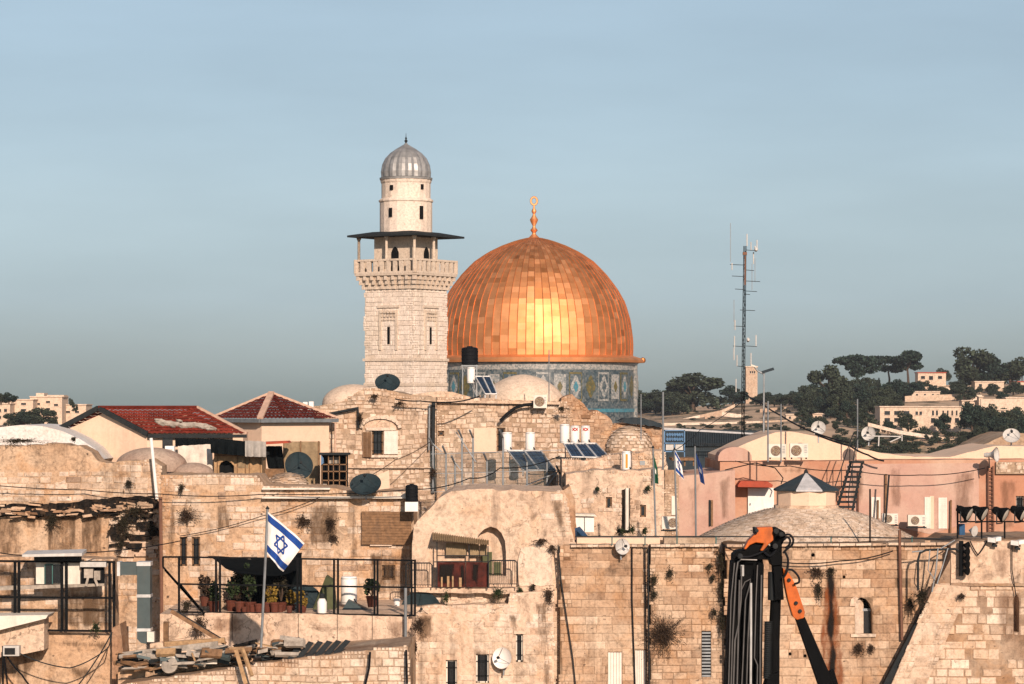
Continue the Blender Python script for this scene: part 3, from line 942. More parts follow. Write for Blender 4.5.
# white vault behind it
m = MB(); k = 152/F
sec = [(-60,444),(-60,441),(-8,428),(20,425),(42,426),(62,431),(80,439),(94,448),(104,459),(100,461),(90,453),(78,446),(60,446)]
m.px(sec, 152, 9); tag(m.build('white_vault', M['white']), 'long whitewashed vault roof above the high ochre wall', 'vault')
dome('roof_dome', 'larger smooth brown cement dome in front of the red roofed house', 147, 466, 36, 18, 150, M['grey'])
dome('roof_dome', 'smaller low brown cement dome beside the cream canvas', 191, 475, 21, 12, 150, M['grey'])

# ---------------- middle left: long wall behind the railed terrace
pl = rough([(161,B(141)),(161,475),(200,475.5),(256,476),(264,486),(330,488),(346,491),(360,493),(413,491),(420,B(141))], .8, 5, 6, only=(1,2,3,4,5,6,7))
t = house('long_stone_wall', 'long patched stone wall with two narrow dark windows behind the railed terrace', 'wall', pl, 141, 5.5, M['leftst'],
          holes=[rect(180,537,187,566), rect(192,537,200,566), rect(382,565,395,580)], stone=dict(MED, seed=22), mask=lambda u, v: NZ.fractal(V((u*.45, v*.6, 4.)), 1., 2., 3) > -.12 or v > -4.7)
window(t, 180, 537, 187, 566, 141, bars=2); window(t, 192, 537, 200, 566, 141, bars=2); window(t, 382, 565, 395, 580, 141, bars=3)
m = MB(); m.pb(262, 496.5, 412, 498.5, 140.6, .5); m.pb(262, 488.0, 330, 489.6, 140.7, .4); m.build('cement_ledge', M['acwhite'], t)
films([[(165,500),(180,498),(178,560),(164,556)],[(210,500),(232,498),(236,530),(214,540)],[(300,500),(345,499),(340,545),(306,552)],[(346,500),(360,500),(360,560),(348,560)],[(364,548),(412,548),(412,600),(366,600)]], 140.92, 8, t)
dome('roof_dome', 'small rubble dome between the dark satellite dishes', 286, 487, 21, 14, 147, M['rubble'], blocks=True)
# brown boarded panel
pl2 = [(361,511),(412,513),(411,546),(361,543)]
m = MB()
for i in range(12):
    y0 = 511.5+i*2.75
    m.px([(361.5,y0),(411.5,y0+.5),(411.2,y0+3.0),(361.5,y0+2.6)], 140.8-.012*(i%2), .12, t=rnd.random())
tag(m.build('boarded_panel', M['wood']), 'large brown boarded panel on the long stone wall', 'boarding')
m = MB(); m.pb(370, 541, 392, 546, 140.84, .1, .9); tag(m.build('lintel_stone', M['rubble']), 'pale lintel stones beneath the brown boarded panel', 'stone lintel')

# ---------------- big cream plaster building in the middle
arch = [(476,576),(476,543),(478.5,535),(484,529.3),(490.5,526.6),(496.5,528.3),(501.5,533),(505,541),(506,552),(506,576)]
pl = rough([(412,B(138)),(412,548),(414,526),(426,512),(438,499),(452,491),(486,489),(530,491),(563,491),(567,498),(569,520),(576,546),(578,B(138))], 1.1, 5, 7, only=(1,2,3,4,5,6,7,8,9))
hl = [arch]
hw_ = [rect(446,660,457,690), rect(476,654,489,683), rect(516,634,523,662)]
def mk2(u, v):
    py = HY - v*F/138; px_ = 512+u*F/138
    n_ = NZ.fractal(V((u*.5, v*.7, 9.)), 1., 2., 3)
    if py > 592: return n_ > -.38 if px_ > 505 else n_ > -.22
    return px_ > 520 and n_ > .08 or px_ > 553 and n_ > -.2
t = house('plaster_house', 'large cream plaster house with a pointed arch and rusty balcony', 'house', pl, 138, 9, M['cream'], holes=hl, stone=dict(MED, seed=23, proud=(-.01,.03)), mask=mk2)
lp = rough([(411,B(136.9)),(411,607),(430,605.5),(508,604),(510,593),(553,591),(556,B(136.9))], .7, 5, 17, only=(1,2,3,4,5))
m = MB(); m.px(lp, 136.9, 1.0, hw_)
m.stones(clipb(lp), 136.9, hw_, **dict(MED, seed=24, proud=(-.012,.028), tl=(.3,1)), mask=lambda u, v: NZ.fractal(V((u*.5, v*.7, 9.)), 1., 2., 3) > (-.4 if u > -.3 else -.2))
m.build('lower_wall', M['cream'], t)
for a in ((446,660,457,690),(476,654,489,683),(516,634,523,662)): window(t, *a, 136.9, bars=2, frame=M['acwhite'])
m = MB(); m.px(arch, 138.75, .1); m.build('arch_recess_wall', M['cream'], t)
m = MB(); m.pb(481, 552, 492, 576, 138.68, .1); m.pb(494, 562, 501, 576, 138.68, .1); m.build('arch_door', M['tarpg'], t)
m = MB(); m.px(rough([(410,592),(410,588),(520,587),(554,586),(554,590),(500,594)], .6, 5, 3), 137.4, .9); m.build('balcony_ledge', M['cream'], t)
m = MB()
for i in range(14):
    m.pb(442+i*8.5+rnd.uniform(-1,1), 592.5, 449+i*8.5, 598+rnd.uniform(-1,2), 137.96-.02*rnd.random(), .3, rnd.uniform(.3,1)) if i*8.5+442 < 545 else None
m.build('ledge_stones', M['rubble'], t)
m = MB(); m.px(rough([(519,589),(518,560),(521,548),(538,546),(552,549),(553,588)],.6,5,9), 137.86, .3, t=.9); m.build('plaster_panel', M['cream'], t)
films([[(530,600),(553,596),(554,690),(540,690)],[(412,612),(440,608),(436,640),(412,650)],[(500,608),(530,612),(512,640)]], 136.84, 8, t)
m = MB(); m.px([(514,630.5),(525,630.5),(525,634),(514,634)], 136.82, .2, t=.95); m.build('window_lintel', M['rubble'], t)
films([[(424,512),(440,502),(452,504),(440,514),(426,520)],[(488,512),(500,506),(512,510),(498,518)],[(546,496),(566,495),(570,540),(560,545),(552,520)],[(420,560),(432,556),(434,584),(420,586)]], 137.92, 7, t)
# ---------------- front right: great ashlar wall in two faces
pl = rough([(560,B(137.4)),(560,546),(576,545),(648,545),(651,B(137.4))], .4, 6, 8, only=(2,))
AW1 = t = house('ashlar_wall', 'smooth squared stone wall with pale boarded windows in the middle foreground', 'wall', pl, 137.4, 5, M['ashlar'],
          holes=[rect(608,652,622,690), rect(635,650,645.5,690)], stone=dict(ASH, seed=31, ch=(.34,.42), bw=(.4,1.0), proud=(0,.012)))
for a, mt_ in (((608,652,622,690), M['shutw']), ((635,650,645.5,690), M['shutw'])):
    m = MB()
    for i in range(5):
        x = a[0]+(a[2]-a[0])*i/5
        m.pb(x+.15, a[1], x+(a[2]-a[0])/5-.15, a[3], 137.5+.01*(i%2), .1)
    m.build('boarded_window', mt_, t)
pl = rough([(651,B(136.8)),(651,546),(719,545),(730,B(136.8))], .4, 6, 8, only=(1,))
AW2 = t = house('ashlar_wall', 'narrow squared stone wall carrying a large dry bush, left of the black crane', 'wall', pl, 136.8, 5.5, M['ashlar'],
          holes=[rect(701.5,631,711,677)], stone=dict(ASH, seed=32, ch=(.27,.36), bw=(.35,.9)))
m = MB(); m.pb(701.5, 631, 711, 677, 137.15, .06); o = m.build('slit_window', M['dark'], t)
m = MB()
for i in range(14):
    m.pb(701.8, 632+i*3.3, 710.8, 633.8+i*3.3, 136.9, .05)
m.build('louvre', M['steel'], o)
win = [(855,634),(855,603),(857,599.5),(861,597.5),(866,599),(870,604),(872,610),(872.5,634)]
pl = rough([(727,B(136)),(727,546),(730,544.5),(960,543),(960,B(136))], .4, 6, 9, only=(2,))
AW3 = t = house('ashlar_wall', 'broad squared stone wall with an arched window right of the black crane', 'wall', pl, 136, 6, M['ashlar'],
          holes=[win, circ(790,654,1.6), circ(805,656,1.7), circ(844,577,1.4), circ(813,555,2,8)], stone=dict(ASH, seed=33, ch=(.36,.48), bw=(.55,1.3)))
m = MB(); m.px(win, 136.75, .1); o = m.build('arched_window', M['dark'], t)
m = MB(); m.pb(862.5, 611, 872, 634, 136.55, .08); m.build('pane', M['glass'], o)
m = MB(); m.pb(861, 608.5, 872.5, 611, 136.5, .12); m.pb(861, 608.5, 862.6, 634, 136.5, .12); m.build('frame', M['steel'], o)
m = MB()
for y0, y1, xo in ((634,622,0),(622,610,0),(610,603,0),(603,599.8,1.8)):
    q = [P(855.2+xo*(y1 < 603),y1,136.03), P(855.2,y0,136.03), P(863.5,y0,136.55), P(863.5-xo*.3,y1,136.55)]
    m.prism(q, (-.05,.05,0), t=.75)
m.build('splayed_reveal', M['butt'], t)
m = MB(); m.px(rough([(850,606),(851,599),(855,596.5),(859,598),(856,601),(855,606)],.4,3,4), 135.95, .2, t=.95); m.build('corner_stone', M['rubble'], t)
m = MB(); m.pb(851, 634, 876, 637, 135.92, .3, .75); m.build('sill', M['rubble'], t)
m = MB(); film(m, [(825.5,580),(827,569),(835,569),(836,585),(834.5,602),(837,625),(835,640),(839,655),(836,672),(827,672),(829,645),(826,630),(828,600)], 135.9, 3.6, .9); m.build('black_runoff_stain', M['stainblack'], t)
m = MB(); film(m, [(821,592),(826,578),(838,580),(843,620),(846,655),(846,700),(819,700),(818,640)], 135.93, 5, 1.2); m.build('rust_stain', M['stainrust'], t)
for pts, yy, lab in (([(571,544.9),(648.5,544.6),(648.5,547),(571,547.2)], 137.2, AW1), ([(651,544.8),(719,544),(719,546.6),(651,547)], 136.6, AW2), ([(727,544.6),(953,542.4),(953,544.8),(727,547)], 135.8, AW3)):
    m = MB(); n = 14
    for i in range(n):
        f0, f1 = i/n, (i+.95)/n
        u = lambda f, s: (pts[0][0]+(pts[1][0]-pts[0][0])*f, (pts[0][1]+(pts[1][1]-pts[0][1])*f if s else pts[3][1]+(pts[2][1]-pts[3][1])*f)+rnd.uniform(-.3,.3))
        m.px([u(f0,0), u(f1,0), u(f1,1), u(f0,1)], yy-rnd.uniform(0,.05), .5, t=rnd.uniform(.2,.8))
    m.build('coping', M['rubble'], lab)
# right end: rougher wall ending in a sloping buttress
YB = 135.0
pl = rough([(862,B(YB)),(890,690),(936,586),(950,560),(952,545),(960,540),(974,541),(990,540),(1150,538),(1150,B(YB))], .6, 5, 10, only=(4,5,6,7))
slit = [(1013.5,632),(1013.5,600),(1015,596),(1016.8,594.5),(1018.6,597),(1019.4,602),(1019,632)]
t = house('rough_stone_wall', 'rough stone wall with a narrow slit at the right edge', 'wall', pl, YB, 8, M['butt'], holes=[slit], stone=dict(MED, seed=34, ch=(.30,.5), bw=(.32,.95), proud=(-.03,.08)),
          mask=lambda u, v: v*F/YB < -186)
m = MB(); m.px(slit, YB+.6, .1); m.build('wall_slit', M['dark'], t)
m = MB(); m.px(rough([(951,586),(951,546),(960,541.5),(974,542.5),(990,541.5),(1150,539.5),(1150,586)],.5,5,3), YB-.05, .2); m.build('plastered_band', M['cream'], t)
m = MB(); m.px(rough([(951,583),(1150,584),(1150,586.5),(951,586)],.5,5,3), YB-.12, .2); m.build('ledge', M['butt'], t)
t = thing('stone_buttress', 'pale sloping stone buttress against the right-hand wall', 'buttress', P(915, gpy(YB), YB))
m = MB(); Yq = YB-.35
bl = [(862-20,B(Yq)),(889,690),(935,584),(970,587),(924,690),(890,B(Yq))]
m.px(bl, Yq, .9, t=.45)
org = P(889,690,Yq); u_ = V((1,0,0)); v_ = (P(935,584,Yq)-org).normalized()
uu = P(924,690,Yq)-org; L = (P(935,584,Yq)-org).length
m.masonry(org, u_, v_, V((0,-1,0)), [(0,0),(uu.x,0),(uu.x,L),(0,L)], ch=(.45,.7), bw=(.5,1.0), proud=(.0,.03), gap=.03, seed=35, dens=.3, tl=(.3,.85))
m.build('sloping_face', M['butt'], t)
m = MB(); m.px([(871,B(YB)),(883.5,684),(929,597),(936,583),(938,585),(890,690),(878,B(YB))], YB-.1, .5); m.build('shade_strip', M['eave'], t)  # dark strip standing in for the shade along the buttress's left side
films([[(952,548),(975,546),(970,584),(955,584)],[(985,545),(1015,542),(1012,582),(990,583)],[(990,590),(1024,588),(1030,640),(1000,650)]], YB-.11, 8, t, 'stainfaint')
# ================================================================ RED ROOFED HOUSES
def tileroof(mb, A, Bb, D, C, pitch=.26, amp=.045, rows=9, seed=0, shear=False):
    """corrugated clay tiles on the slope whose eave is A-Bb and whose ridge is D-C (D above A)"""
    rg = random.Random(seed)
    e = Bb-A; L = e.length; eu = e/L
    sh = (D-A) if shear else None
    ua, ub = (D-A).dot(eu)/L, (C-A).dot(eu)/L
    s = (D-A)-eu*(D-A).dot(eu); sl = s.length; su = s/sl
    if shear: ua, ub = 0., 1.; sl = sh.length; su = sh/sl
    n = eu.cross(su).normalized()
    if n.z < 0: n = -n
    def vm(u):
        r = 1.
        if ua > 1e-4 and u < ua: r = min(r, u/ua)
        if ub < 1-1e-4 and u > ub: r = min(r, (1-u)/(1-ub))
        return max(0., r)
    lo_ = min(0, ua); hi_ = max(1, ub)
    N = int(L/pitch)
    for i in range(N):
        us = [(i+f)/N for f in (0, .3, .5, .8, 1)]
        hs_ = [0, amp, amp, 0, 0]
        for r in range(rows):
            t = min(1, max(0, rg.gauss(.5, .22)))
            v0, v1 = r/rows, (r+1)/rows
            q = []
            for u, h in zip(us, hs_):
                m_ = vm(u)
                q.append((A+eu*L*u+su*sl*min(v0, m_)+n*(h+.035), A+eu*L*u+su*sl*min(v1, m_)+n*h))
            vs = [p for a in q for p in a]
            if (vs[0]-vs[1]).length < .01 and (vs[-2]-vs[-1]).length < .01: continue
            mb.add(vs, [(2*k, 2*k+2, 2*k+3, 2*k+1) for k in range(4)], t)
# house with the gable towards us
def gable_house():
    Y = 154.8; k = Y/F
    C0 = P(147, 430, Y)
    a = R(6)
    d1, d2 = V((math.cos(a), math.sin(a), 0)), V((-math.cos(R(24)), math.sin(R(24)), 0))
    L, W = 85*k/math.cos(a), 90*k/math.cos(R(24))
    rise = 22.3*k
    zb = C0.z - 7
    t = thing('gable_house', 'cream house with a bright red tiled gable roof and a torn patch in its tiles', 'house', V((C0.x, C0.y, 10)))
    z = lambda p, zz: V((p.x, p.y, zz))
    c1, c2, c3 = C0+d1*L, C0+d1*L+d2*W, C0+d2*W
    m = MB()
    dn = V((0,0,-12))
    ins = .35
    apex = C0+d2*W/2+V((0,0,rise))-V((0,0,.1))
    low = V((0,0,-.1))
    loop = [C0+low, c1+low, c2+low, c3+low]
    m.add([p for p in loop]+[p+dn for p in loop]+[apex+d1*ins, apex+d1*(L-ins)], [(0,1,5,4),(1,2,6,5),(2,3,7,6),(3,0,4,7),(0,3,8),(1,9,2)])
    m.build('wall', M['house'], t)
    ov = .35
    ra = C0+d2*W/2+V((0,0,rise))
    sl = (ra-C0).normalized()
    A_ = C0-d1*ov-sl*.5; B_ = c1+d1*ov-sl*.5
    m = MB(); tileroof(m, A_, B_, ra-d1*ov, ra+d1*(L+ov), seed=1, shear=True)
    sl2 = (ra-c3).normalized()
    A2_ = c3-d1*ov-sl2*.5; B2_ = c2+d1*ov-sl2*.5
    tileroof(m, B2_, A2_, ra+d1*(L+ov), ra-d1*ov, seed=2, shear=True)
    rf = m.build('roof', M['redtile'], t)
    m = MB(); m.bar(A_-V((0,0,.12)), B_-V((0,0,.12)), .22, .18); m.build('gutter', M['eave'], rf)
    for p, q in ((A_, ra-d1*ov), (A2_, ra-d1*ov), (B_, ra+d1*(L+ov)), (B2_, ra+d1*(L+ov))):
        m = MB(); m.bar(p+V((0,0,-.02)), q+V((0,0,-.02)), .16, .26)
        m.build('verge_board', M['eave'] if (p-A_).length < .1 or (p-A2_).length < .1 else M['ridge'], rf)
    m = MB(); m.bar(ra-d1*ov+V((0,0,.05)), ra+d1*(L+ov)+V((0,0,.05)), .26, .12); m.build('ridge_cap', M['redtile'], rf)
    # patch of torn tiles and stones
    m = MB(); rg = random.Random(2)
    n = (d1.cross(sl)).normalized(); n = n if n.z > 0 else -n
    for i in range(70):
        u = rg.uniform(.36, .86); v = .40-.30*(u-.36)+rg.gauss(0,.06)
        p = A_+d1*(L*u)+sl*((ra-A_).dot(sl)*v)+n*rg.uniform(.05,.15)
        m.obox(p, d1*rg.uniform(.06,.28), sl*rg.uniform(.05,.14), n*.04, rg.random())
    m.build('torn_patch', M['debris'], rf)
    # window and vents on the corner wall, dark opening on the long side
    nr = V((math.sin(a), -math.cos(a), 0))
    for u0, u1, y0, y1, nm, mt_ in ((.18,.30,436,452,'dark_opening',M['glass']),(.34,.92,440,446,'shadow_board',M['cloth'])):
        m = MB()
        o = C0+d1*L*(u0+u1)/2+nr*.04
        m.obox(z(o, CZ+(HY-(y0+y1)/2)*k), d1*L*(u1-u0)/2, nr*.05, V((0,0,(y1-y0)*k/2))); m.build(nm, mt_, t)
    g2 = V((-math.cos(a+PI/2), -math.sin(a+PI/2), 0))
    gn = V((-math.cos(a), -math.sin(a), 0))
gable_house()
def hip_house():
    Y = 160.5; k = Y/F
    C0 = P(260, 419, Y)
    a = R(40)
    d1, d2 = V((math.cos(a), math.sin(a), 0)), V((-math.sin(a), math.cos(a), 0))
    L, W = 74*k/math.cos(a), 56*k/math.sin(a)
    t = thing('hip_house', 'cream pink house with a dark red pyramid roof behind the dark satellite dish', 'house', V((C0.x, C0.y, 10)))
    c1, c2, c3 = C0+d1*L, C0+d1*L+d2*W, C0+d2*W
    apex = C0+d1*L*.45+d2*W*.48; apex.z = CZ+(HY-393.5)*apex.y/F
    ins = .35
    m = MB(); dn = V((0,0,-12))
    lp = [C0+d1*ins+d2*ins, c1-d1*ins+d2*ins, c2-d1*ins-d2*ins, c3+d1*ins-d2*ins]
    lp = [p-V((0,0,.08)) for p in lp]
    m.add(lp+[p+dn for p in lp], [(0,1,5,4),(1,2,6,5),(2,3,7,6),(3,0,4,7),(0,1,2,3)])
    m.build('wall', M['house'], t)
    m = MB()
    for p, q, s in ((C0,c1,1),(c3,C0,2),(c1,c2,3),(c2,c3,4)): tileroof(m, p, q, apex, apex, seed=s)
    rf = m.build('roof', M['darktile'], t)
    for p in (C0, c1, c2, c3):
        m = MB(); m.bar(p+V((0,0,.06)), apex+V((0,0,.06)), .34 if p is C0 else .22, .13); m.build('hip_ridge', M['ridge'], rf)
    m = MB()
    for p, q in ((C0,c1),(c3,C0)): m.bar(p-V((0,0,.10)), q-V((0,0,.10)), .2, .2)
    m.build('gutter', M['steel'], rf)
    m = MB(); p = C0+d1*L*.97; m.tube([p+V((0,-.1,-.2)), p+V((0,-.1,-3.5))], .05); m.build('drainpipe', M['ridge'], t)
hip_house()
# wing roof tucked between the two houses
def lean():
    Y = 157.5
    t = thing('lean_to_roof', 'small dark red tiled lean-to between the two red roofed houses', 'roof', P(235, 434, Y))
    m = MB(); tileroof(m, P(222,432,Y), P(243,433,Y), P(214,420,Y+3), P(222,419,Y+3), seed=8, rows=6); m.build('tile_slope', M['darktile'], t)
    m = MB(); m.px([(222,433),(243,434),(243,470),(222,470)], Y+.2, 3); m.build('wall', M['house'], t)
lean()

# ================================================================ RIGHT: rubble terrace, pink houses, kiosk roof
pl = rough([(566,B(150)),(566,474),(600,470),(640,471),(664,468),(668,B(150))], .9, 5, 12, only=(1,2,3))
t = house('rubble_terrace', 'low rubble house front with two small windows and a white cabinet before it', 'house', pl, 150, 9, M['cream'],
          holes=[rect(606,497,612,509), rect(640,505,646,517)], stone=dict(RUB, seed=41), mask=nmask(.6, .02, 3))
window(t, 606, 497, 612, 509, 150, bars=0); window(t, 640, 505, 646, 517, 150, bars=0)
m = MB(); m.px(rough([(622,490),(630,488),(630,532),(622,532)],.8,4,3), 149.94, .1); m.build('dark_niche', M['rock'], t)
m = MB(); m.tube([P(627,488,149.7), P(627,530,149.7)], .1); m.build('drainpipe', M['acwhite'], t)
def blockroof(name, label, pl, Y, d, mat, cat='roof', st=None, seed=0):
    m = MB(); m.px(pl, Y, d)
    if st: m.stones(clipb(pl), Y, **dict(st, seed=seed))
    return tag(m.build(name, mat), label, cat)
blockroof('flat_roof_house', 'warm rubble house carrying the three boilers', rough([(556,B(170)),(556,415),(562,398),(572,394),(584,404),(590,412),(597,410),(606,415),(612,421),(618,B(170))],1.,4,13,only=(1,2,3,4,5,6,7,8)), 170, 12, M['rubwarm'], 'house', RUB, 51)
blockroof('flat_roof_house', 'long warm rubble house behind the rubble dome, dark felt along its roof', rough([(612,B(174)),(612,425),(630,424),(663,428),(663,B(174))],.6,4,14,only=(1,2)), 174, 10, M['rubwarm'], 'house', RUB, 52)
m = MB(); m.px(rough([(618,421),(627,418),(644,418),(661,423),(663,427),(630,424)],.7,3,15), 173.6, 4); tag(m.build('roof_felt', M['roofdark']), 'dark felt sheets lying along the roof edge below the drum', 'roofing felt')
dome('rubble_dome', 'rubble built roof dome behind the green flag', 630, 452, 24, 26, 158, M['rubble'], blocks=True)
blockroof('roof_terrace', 'pale roof terrace in front of the rubble dome', rough([(562,B(154)),(562,459),(584,461),(612,455),(664,451),(668,470),(668,B(154))],.7,5,16,only=(1,2,3)), 154, 6, M['cream'], 'roof terrace', RUB, 53)
m = MB(); m.pb(672, 458, 696, 460.5, 156, 3); 
for x in (675, 684, 693): m.pb(x, 460.5, x+1.5, 466, 156.2, .1)
tag(m.build('roof_bench', M['wood']), 'dark low plank bench on the roof between the flagpoles', 'bench')
# dark corrugated roof and blue frame beyond
def greyroof():
    Y = 260.
    t = thing('long_grey_roof', 'long dark grey ribbed roof with a pale ridge beyond the flagpoles', 'roof', P(715, B(Y), Y))
    m = MB(); k = Y/F
    for i in range(60):
        x0 = 664+i*1.75; yy = 428+i*.12
        m.prism([P(x0,446,Y), P(x0+1.2,446,Y), P(x0+1.2,yy,Y+3), P(x0,yy,Y+3)], (0,.25,-.12), t=rnd.random())
    m.px([(664,446),(770,446),(770,431),(664,428.5)], Y+3.1, 3); m.px([(664,446),(770,446),(770,B(Y)),(664,B(Y))], Y+.3, 5); m.build('ribbed_roof', M['roofdark'], t)
    m = MB(); m.px([(662,427.5),(772,434),(772,435.6),(662,429.6)], Y+2.7, 1); m.build('ridge_strip', M['roofpale'], t)
    m = MB()
    for i in range(26): m.pb(700+i*2.2, 444, 700.6+i*2.2, 450, Y-1.5, .05)
    m.pb(700, 443.6, 758, 444.4, Y-1.5, .05); m.pb(700, 447, 758, 447.6, Y-1.5, .05); m.build('railing', M['eave'], t)
greyroof()
def bluestall():
    Y = 230.
    t = thing('blue_hoarding', 'blue framed hoarding with blue script on a pale board', 'hoarding', P(675, 460, Y))
    m = MB(); m.pb(665, 431, 684, 442.5, Y, .12); m.build('board', M['roofdark'], t)
    m = MB(); rg = random.Random(4)
    for row in range(2):       # joined strokes of an unreadable blue script
        pts = []
        for i in range(34):
            pts.append(P(666+i*.52, 434.5+row*4.6+1.4*math.sin(i*1.9)*rg.uniform(.3,1), Y-.05))
        m.tube(pts, .06, 5)
        for i in range(7): m.tube([P(667+i*2.5, 433+row*4.6, Y-.05), P(667.6+i*2.5, 436.4+row*4.6, Y-.05)], .06, 5)
    m.build('blue_script', M['blueframe'], t)
    m = MB()
    for a in ((664,430,665,458),(684,430,685,458),(664,430,685,431),(664,442.6,685,443.6),(664,451,685,452),(674,443,675,452)): m.pb(*a, Y-.1, .15)
    m.build('frame', M['blueframe'], t)
    m = MB(); m.pb(666,444.5,673.5,450,Y,.1); m.pb(675.5,444.5,683,450,Y,.1); m.build('lower_board', M['dishpale'], t)
bluestall()
# pink houses
pl = rough([(665,B(152)),(665,484),(668,478),(735,470),(737,B(152))], .3, 6, 17, only=(1,2))
t = house('pink_house', 'pale pink plaster house behind the three flagpoles', 'house', pl, 152, 10, M['pink'])
m = MB(); m.pb(665, 470, 679, 540, 151.9, .5); m.stones(rect(665,484,679,536), 151.9, **dict(RUB, seed=54)); m.build('rubble_pier', M['rubble'], t)
m = MB(); m.pb(671.5, 496, 676, 515, 151.8, .1); m.build('narrow_door', M['shutw'], t)
m = MB(); m.pb(709, 500, 710.6, 526, 151.9, .2); m.build('meter_pipe', M['eave'], t)
m = MB(); m.pb(711, 500, 713, 526, 151.93, .1); m.build('broken_plaster', M['wood'], t)
pl = rough([(720,B(154)),(720,462),(840,461),(905,460),(1150,459),(1150,B(154))], .3, 8, 18, only=(1,2,3))
hl = [rect(866,497,873,519), rect(934,497.5,940,528), rect(1016,496,1024,509)]
t = house('salmon_house', 'long salmon pink house with white shutters and a brown wall ladder', 'house', pl, 154, 12, M['salmon'], holes=hl)
m = MB(); m.px([(846,464),(979,463),(979,520),(930,534),(862,520),(846,500)], 153.97, .06); m.build('faded_plaster', M['pink'], t)
window(t, 866, 497, 873, 519, 154, bars=0); window(t, 934, 497.5, 940, 528, 154, bars=3, frame=M['shutw']); window(t, 1016, 496, 1024, 509, 154, bars=3, frame=M['shutw'])
for a in ((871.5,497,880,518.5),(924.8,497,930,528.5),(938.5,497.5,946.5,528.5)): shutter(t, *a, 154, M['shutw'])
m = MB(); m.pb(930, 496, 934, 529, 153.95, .1); m.build('window_jamb', M['house'], t)
m = MB(); m.pb(748, 488, 774, 517, 153.8, .3); d_ = m.build('white_door', M['plastic'], t)
m = MB(); m.pb(750, 503, 751, 505, 153.7, .1); m.build('handle', M['steel'], d_)
m = MB(); m.px([(738,485),(741,481),(768,481.5),(773,485),(772,487.5),(738,487)], 152.6, 1.4); m.build('awning', M['awning'], t)
m = MB()
for x in (988, 993): m.tube([P(x,466,153.8), P(x+.6,545,153.8)], .045)
for i in range(20): m.tube([P(988,470+i*3.8,153.8), P(993.3,470+i*3.8,153.8)], .03, 5)
m.build('wall_ladder', M['rustpipe'], t)
for xx, y0, y1, r in ((858.5,472,520,.05),(886,474,530,.06),(878,500,536,.05),(951,500,534,.05)):
    m = MB(); m.tube([P(xx,y0,153.8), P(xx-.5,y1,153.8)], r); m.build('drainpipe', M['rustpipe'] if xx < 870 else M['wood'], t)
films([[(845,466),(870,464),(866,500),(848,520)],[(885,464),(905,463),(904,512),(888,510)],[(950,470),(978,466),(975,525),(952,528)],[(908,526),(928,526),(926,545),(910,545)],[(996,476),(1022,476),(1018,530),(1000,535)],[(778,464),(830,463),(826,475),(780,476)]], 153.9, 7, t, 'stainfaint')
films([[(684,484),(704,479),(700,530),(688,530)],[(714,478),(733,472),(732,520),(718,528)]], 151.93, 7, [o for o in bpy.data.objects if o.name.startswith('pink_house')][0], 'stainfaint')
# cream roofs above it
pl = rough([(719,462),(719,456),(740,446),(762,437),(775,432.5),(790,431.5),(815,436),(845,445),(880,453),(915,457),(950,457),(975,451),(995,446),(1150,446),(1150,462)], .4, 7, 19, only=(1,2,3,4,5,6,7,8,9,10,11,12))
m = MB(); m.px(pl, 157, 9); tag(m.build('vaulted_roof', M['house']), 'long cream plaster roof swelling over the salmon house', 'roof')
m = MB(); m.px(rough([(968,455),(985,444),(1003,436),(1015,433),(1060,436),(1100,446),(1100,458)],.5,4,20), 162, 8); tag(m.build('vaulted_roof', M['rubble']), 'grey stony roof mound at the right edge behind the loudspeaker', 'roof')
m = MB(); m.stones(rect(996,462,1100,474), 153.8, **dict(RUB, seed=55)); m.px(rect(996,462,1100,474), 153.8, .8); tag(m.build('roof_parapet', M['rubble']), 'short rubble parapet on the salmon house at the right edge', 'parapet')
m = MB(); k = 155/F
for i in range(2):
    pass
sec = [P(718+34*i/12, 462, 155) for i in range(1)]
arcv = [P(718+17*(1-math.cos(PI*i/12)), 461-14*math.sin(PI*i/12)**.7, 154.2) for i in range(13)]
m.prism(arcv, (0, 2.4, 0)); tag(m.build('barrel_vault', M['pink']), 'small pale pink barrel vault on the roof left of the air conditioners', 'vault')
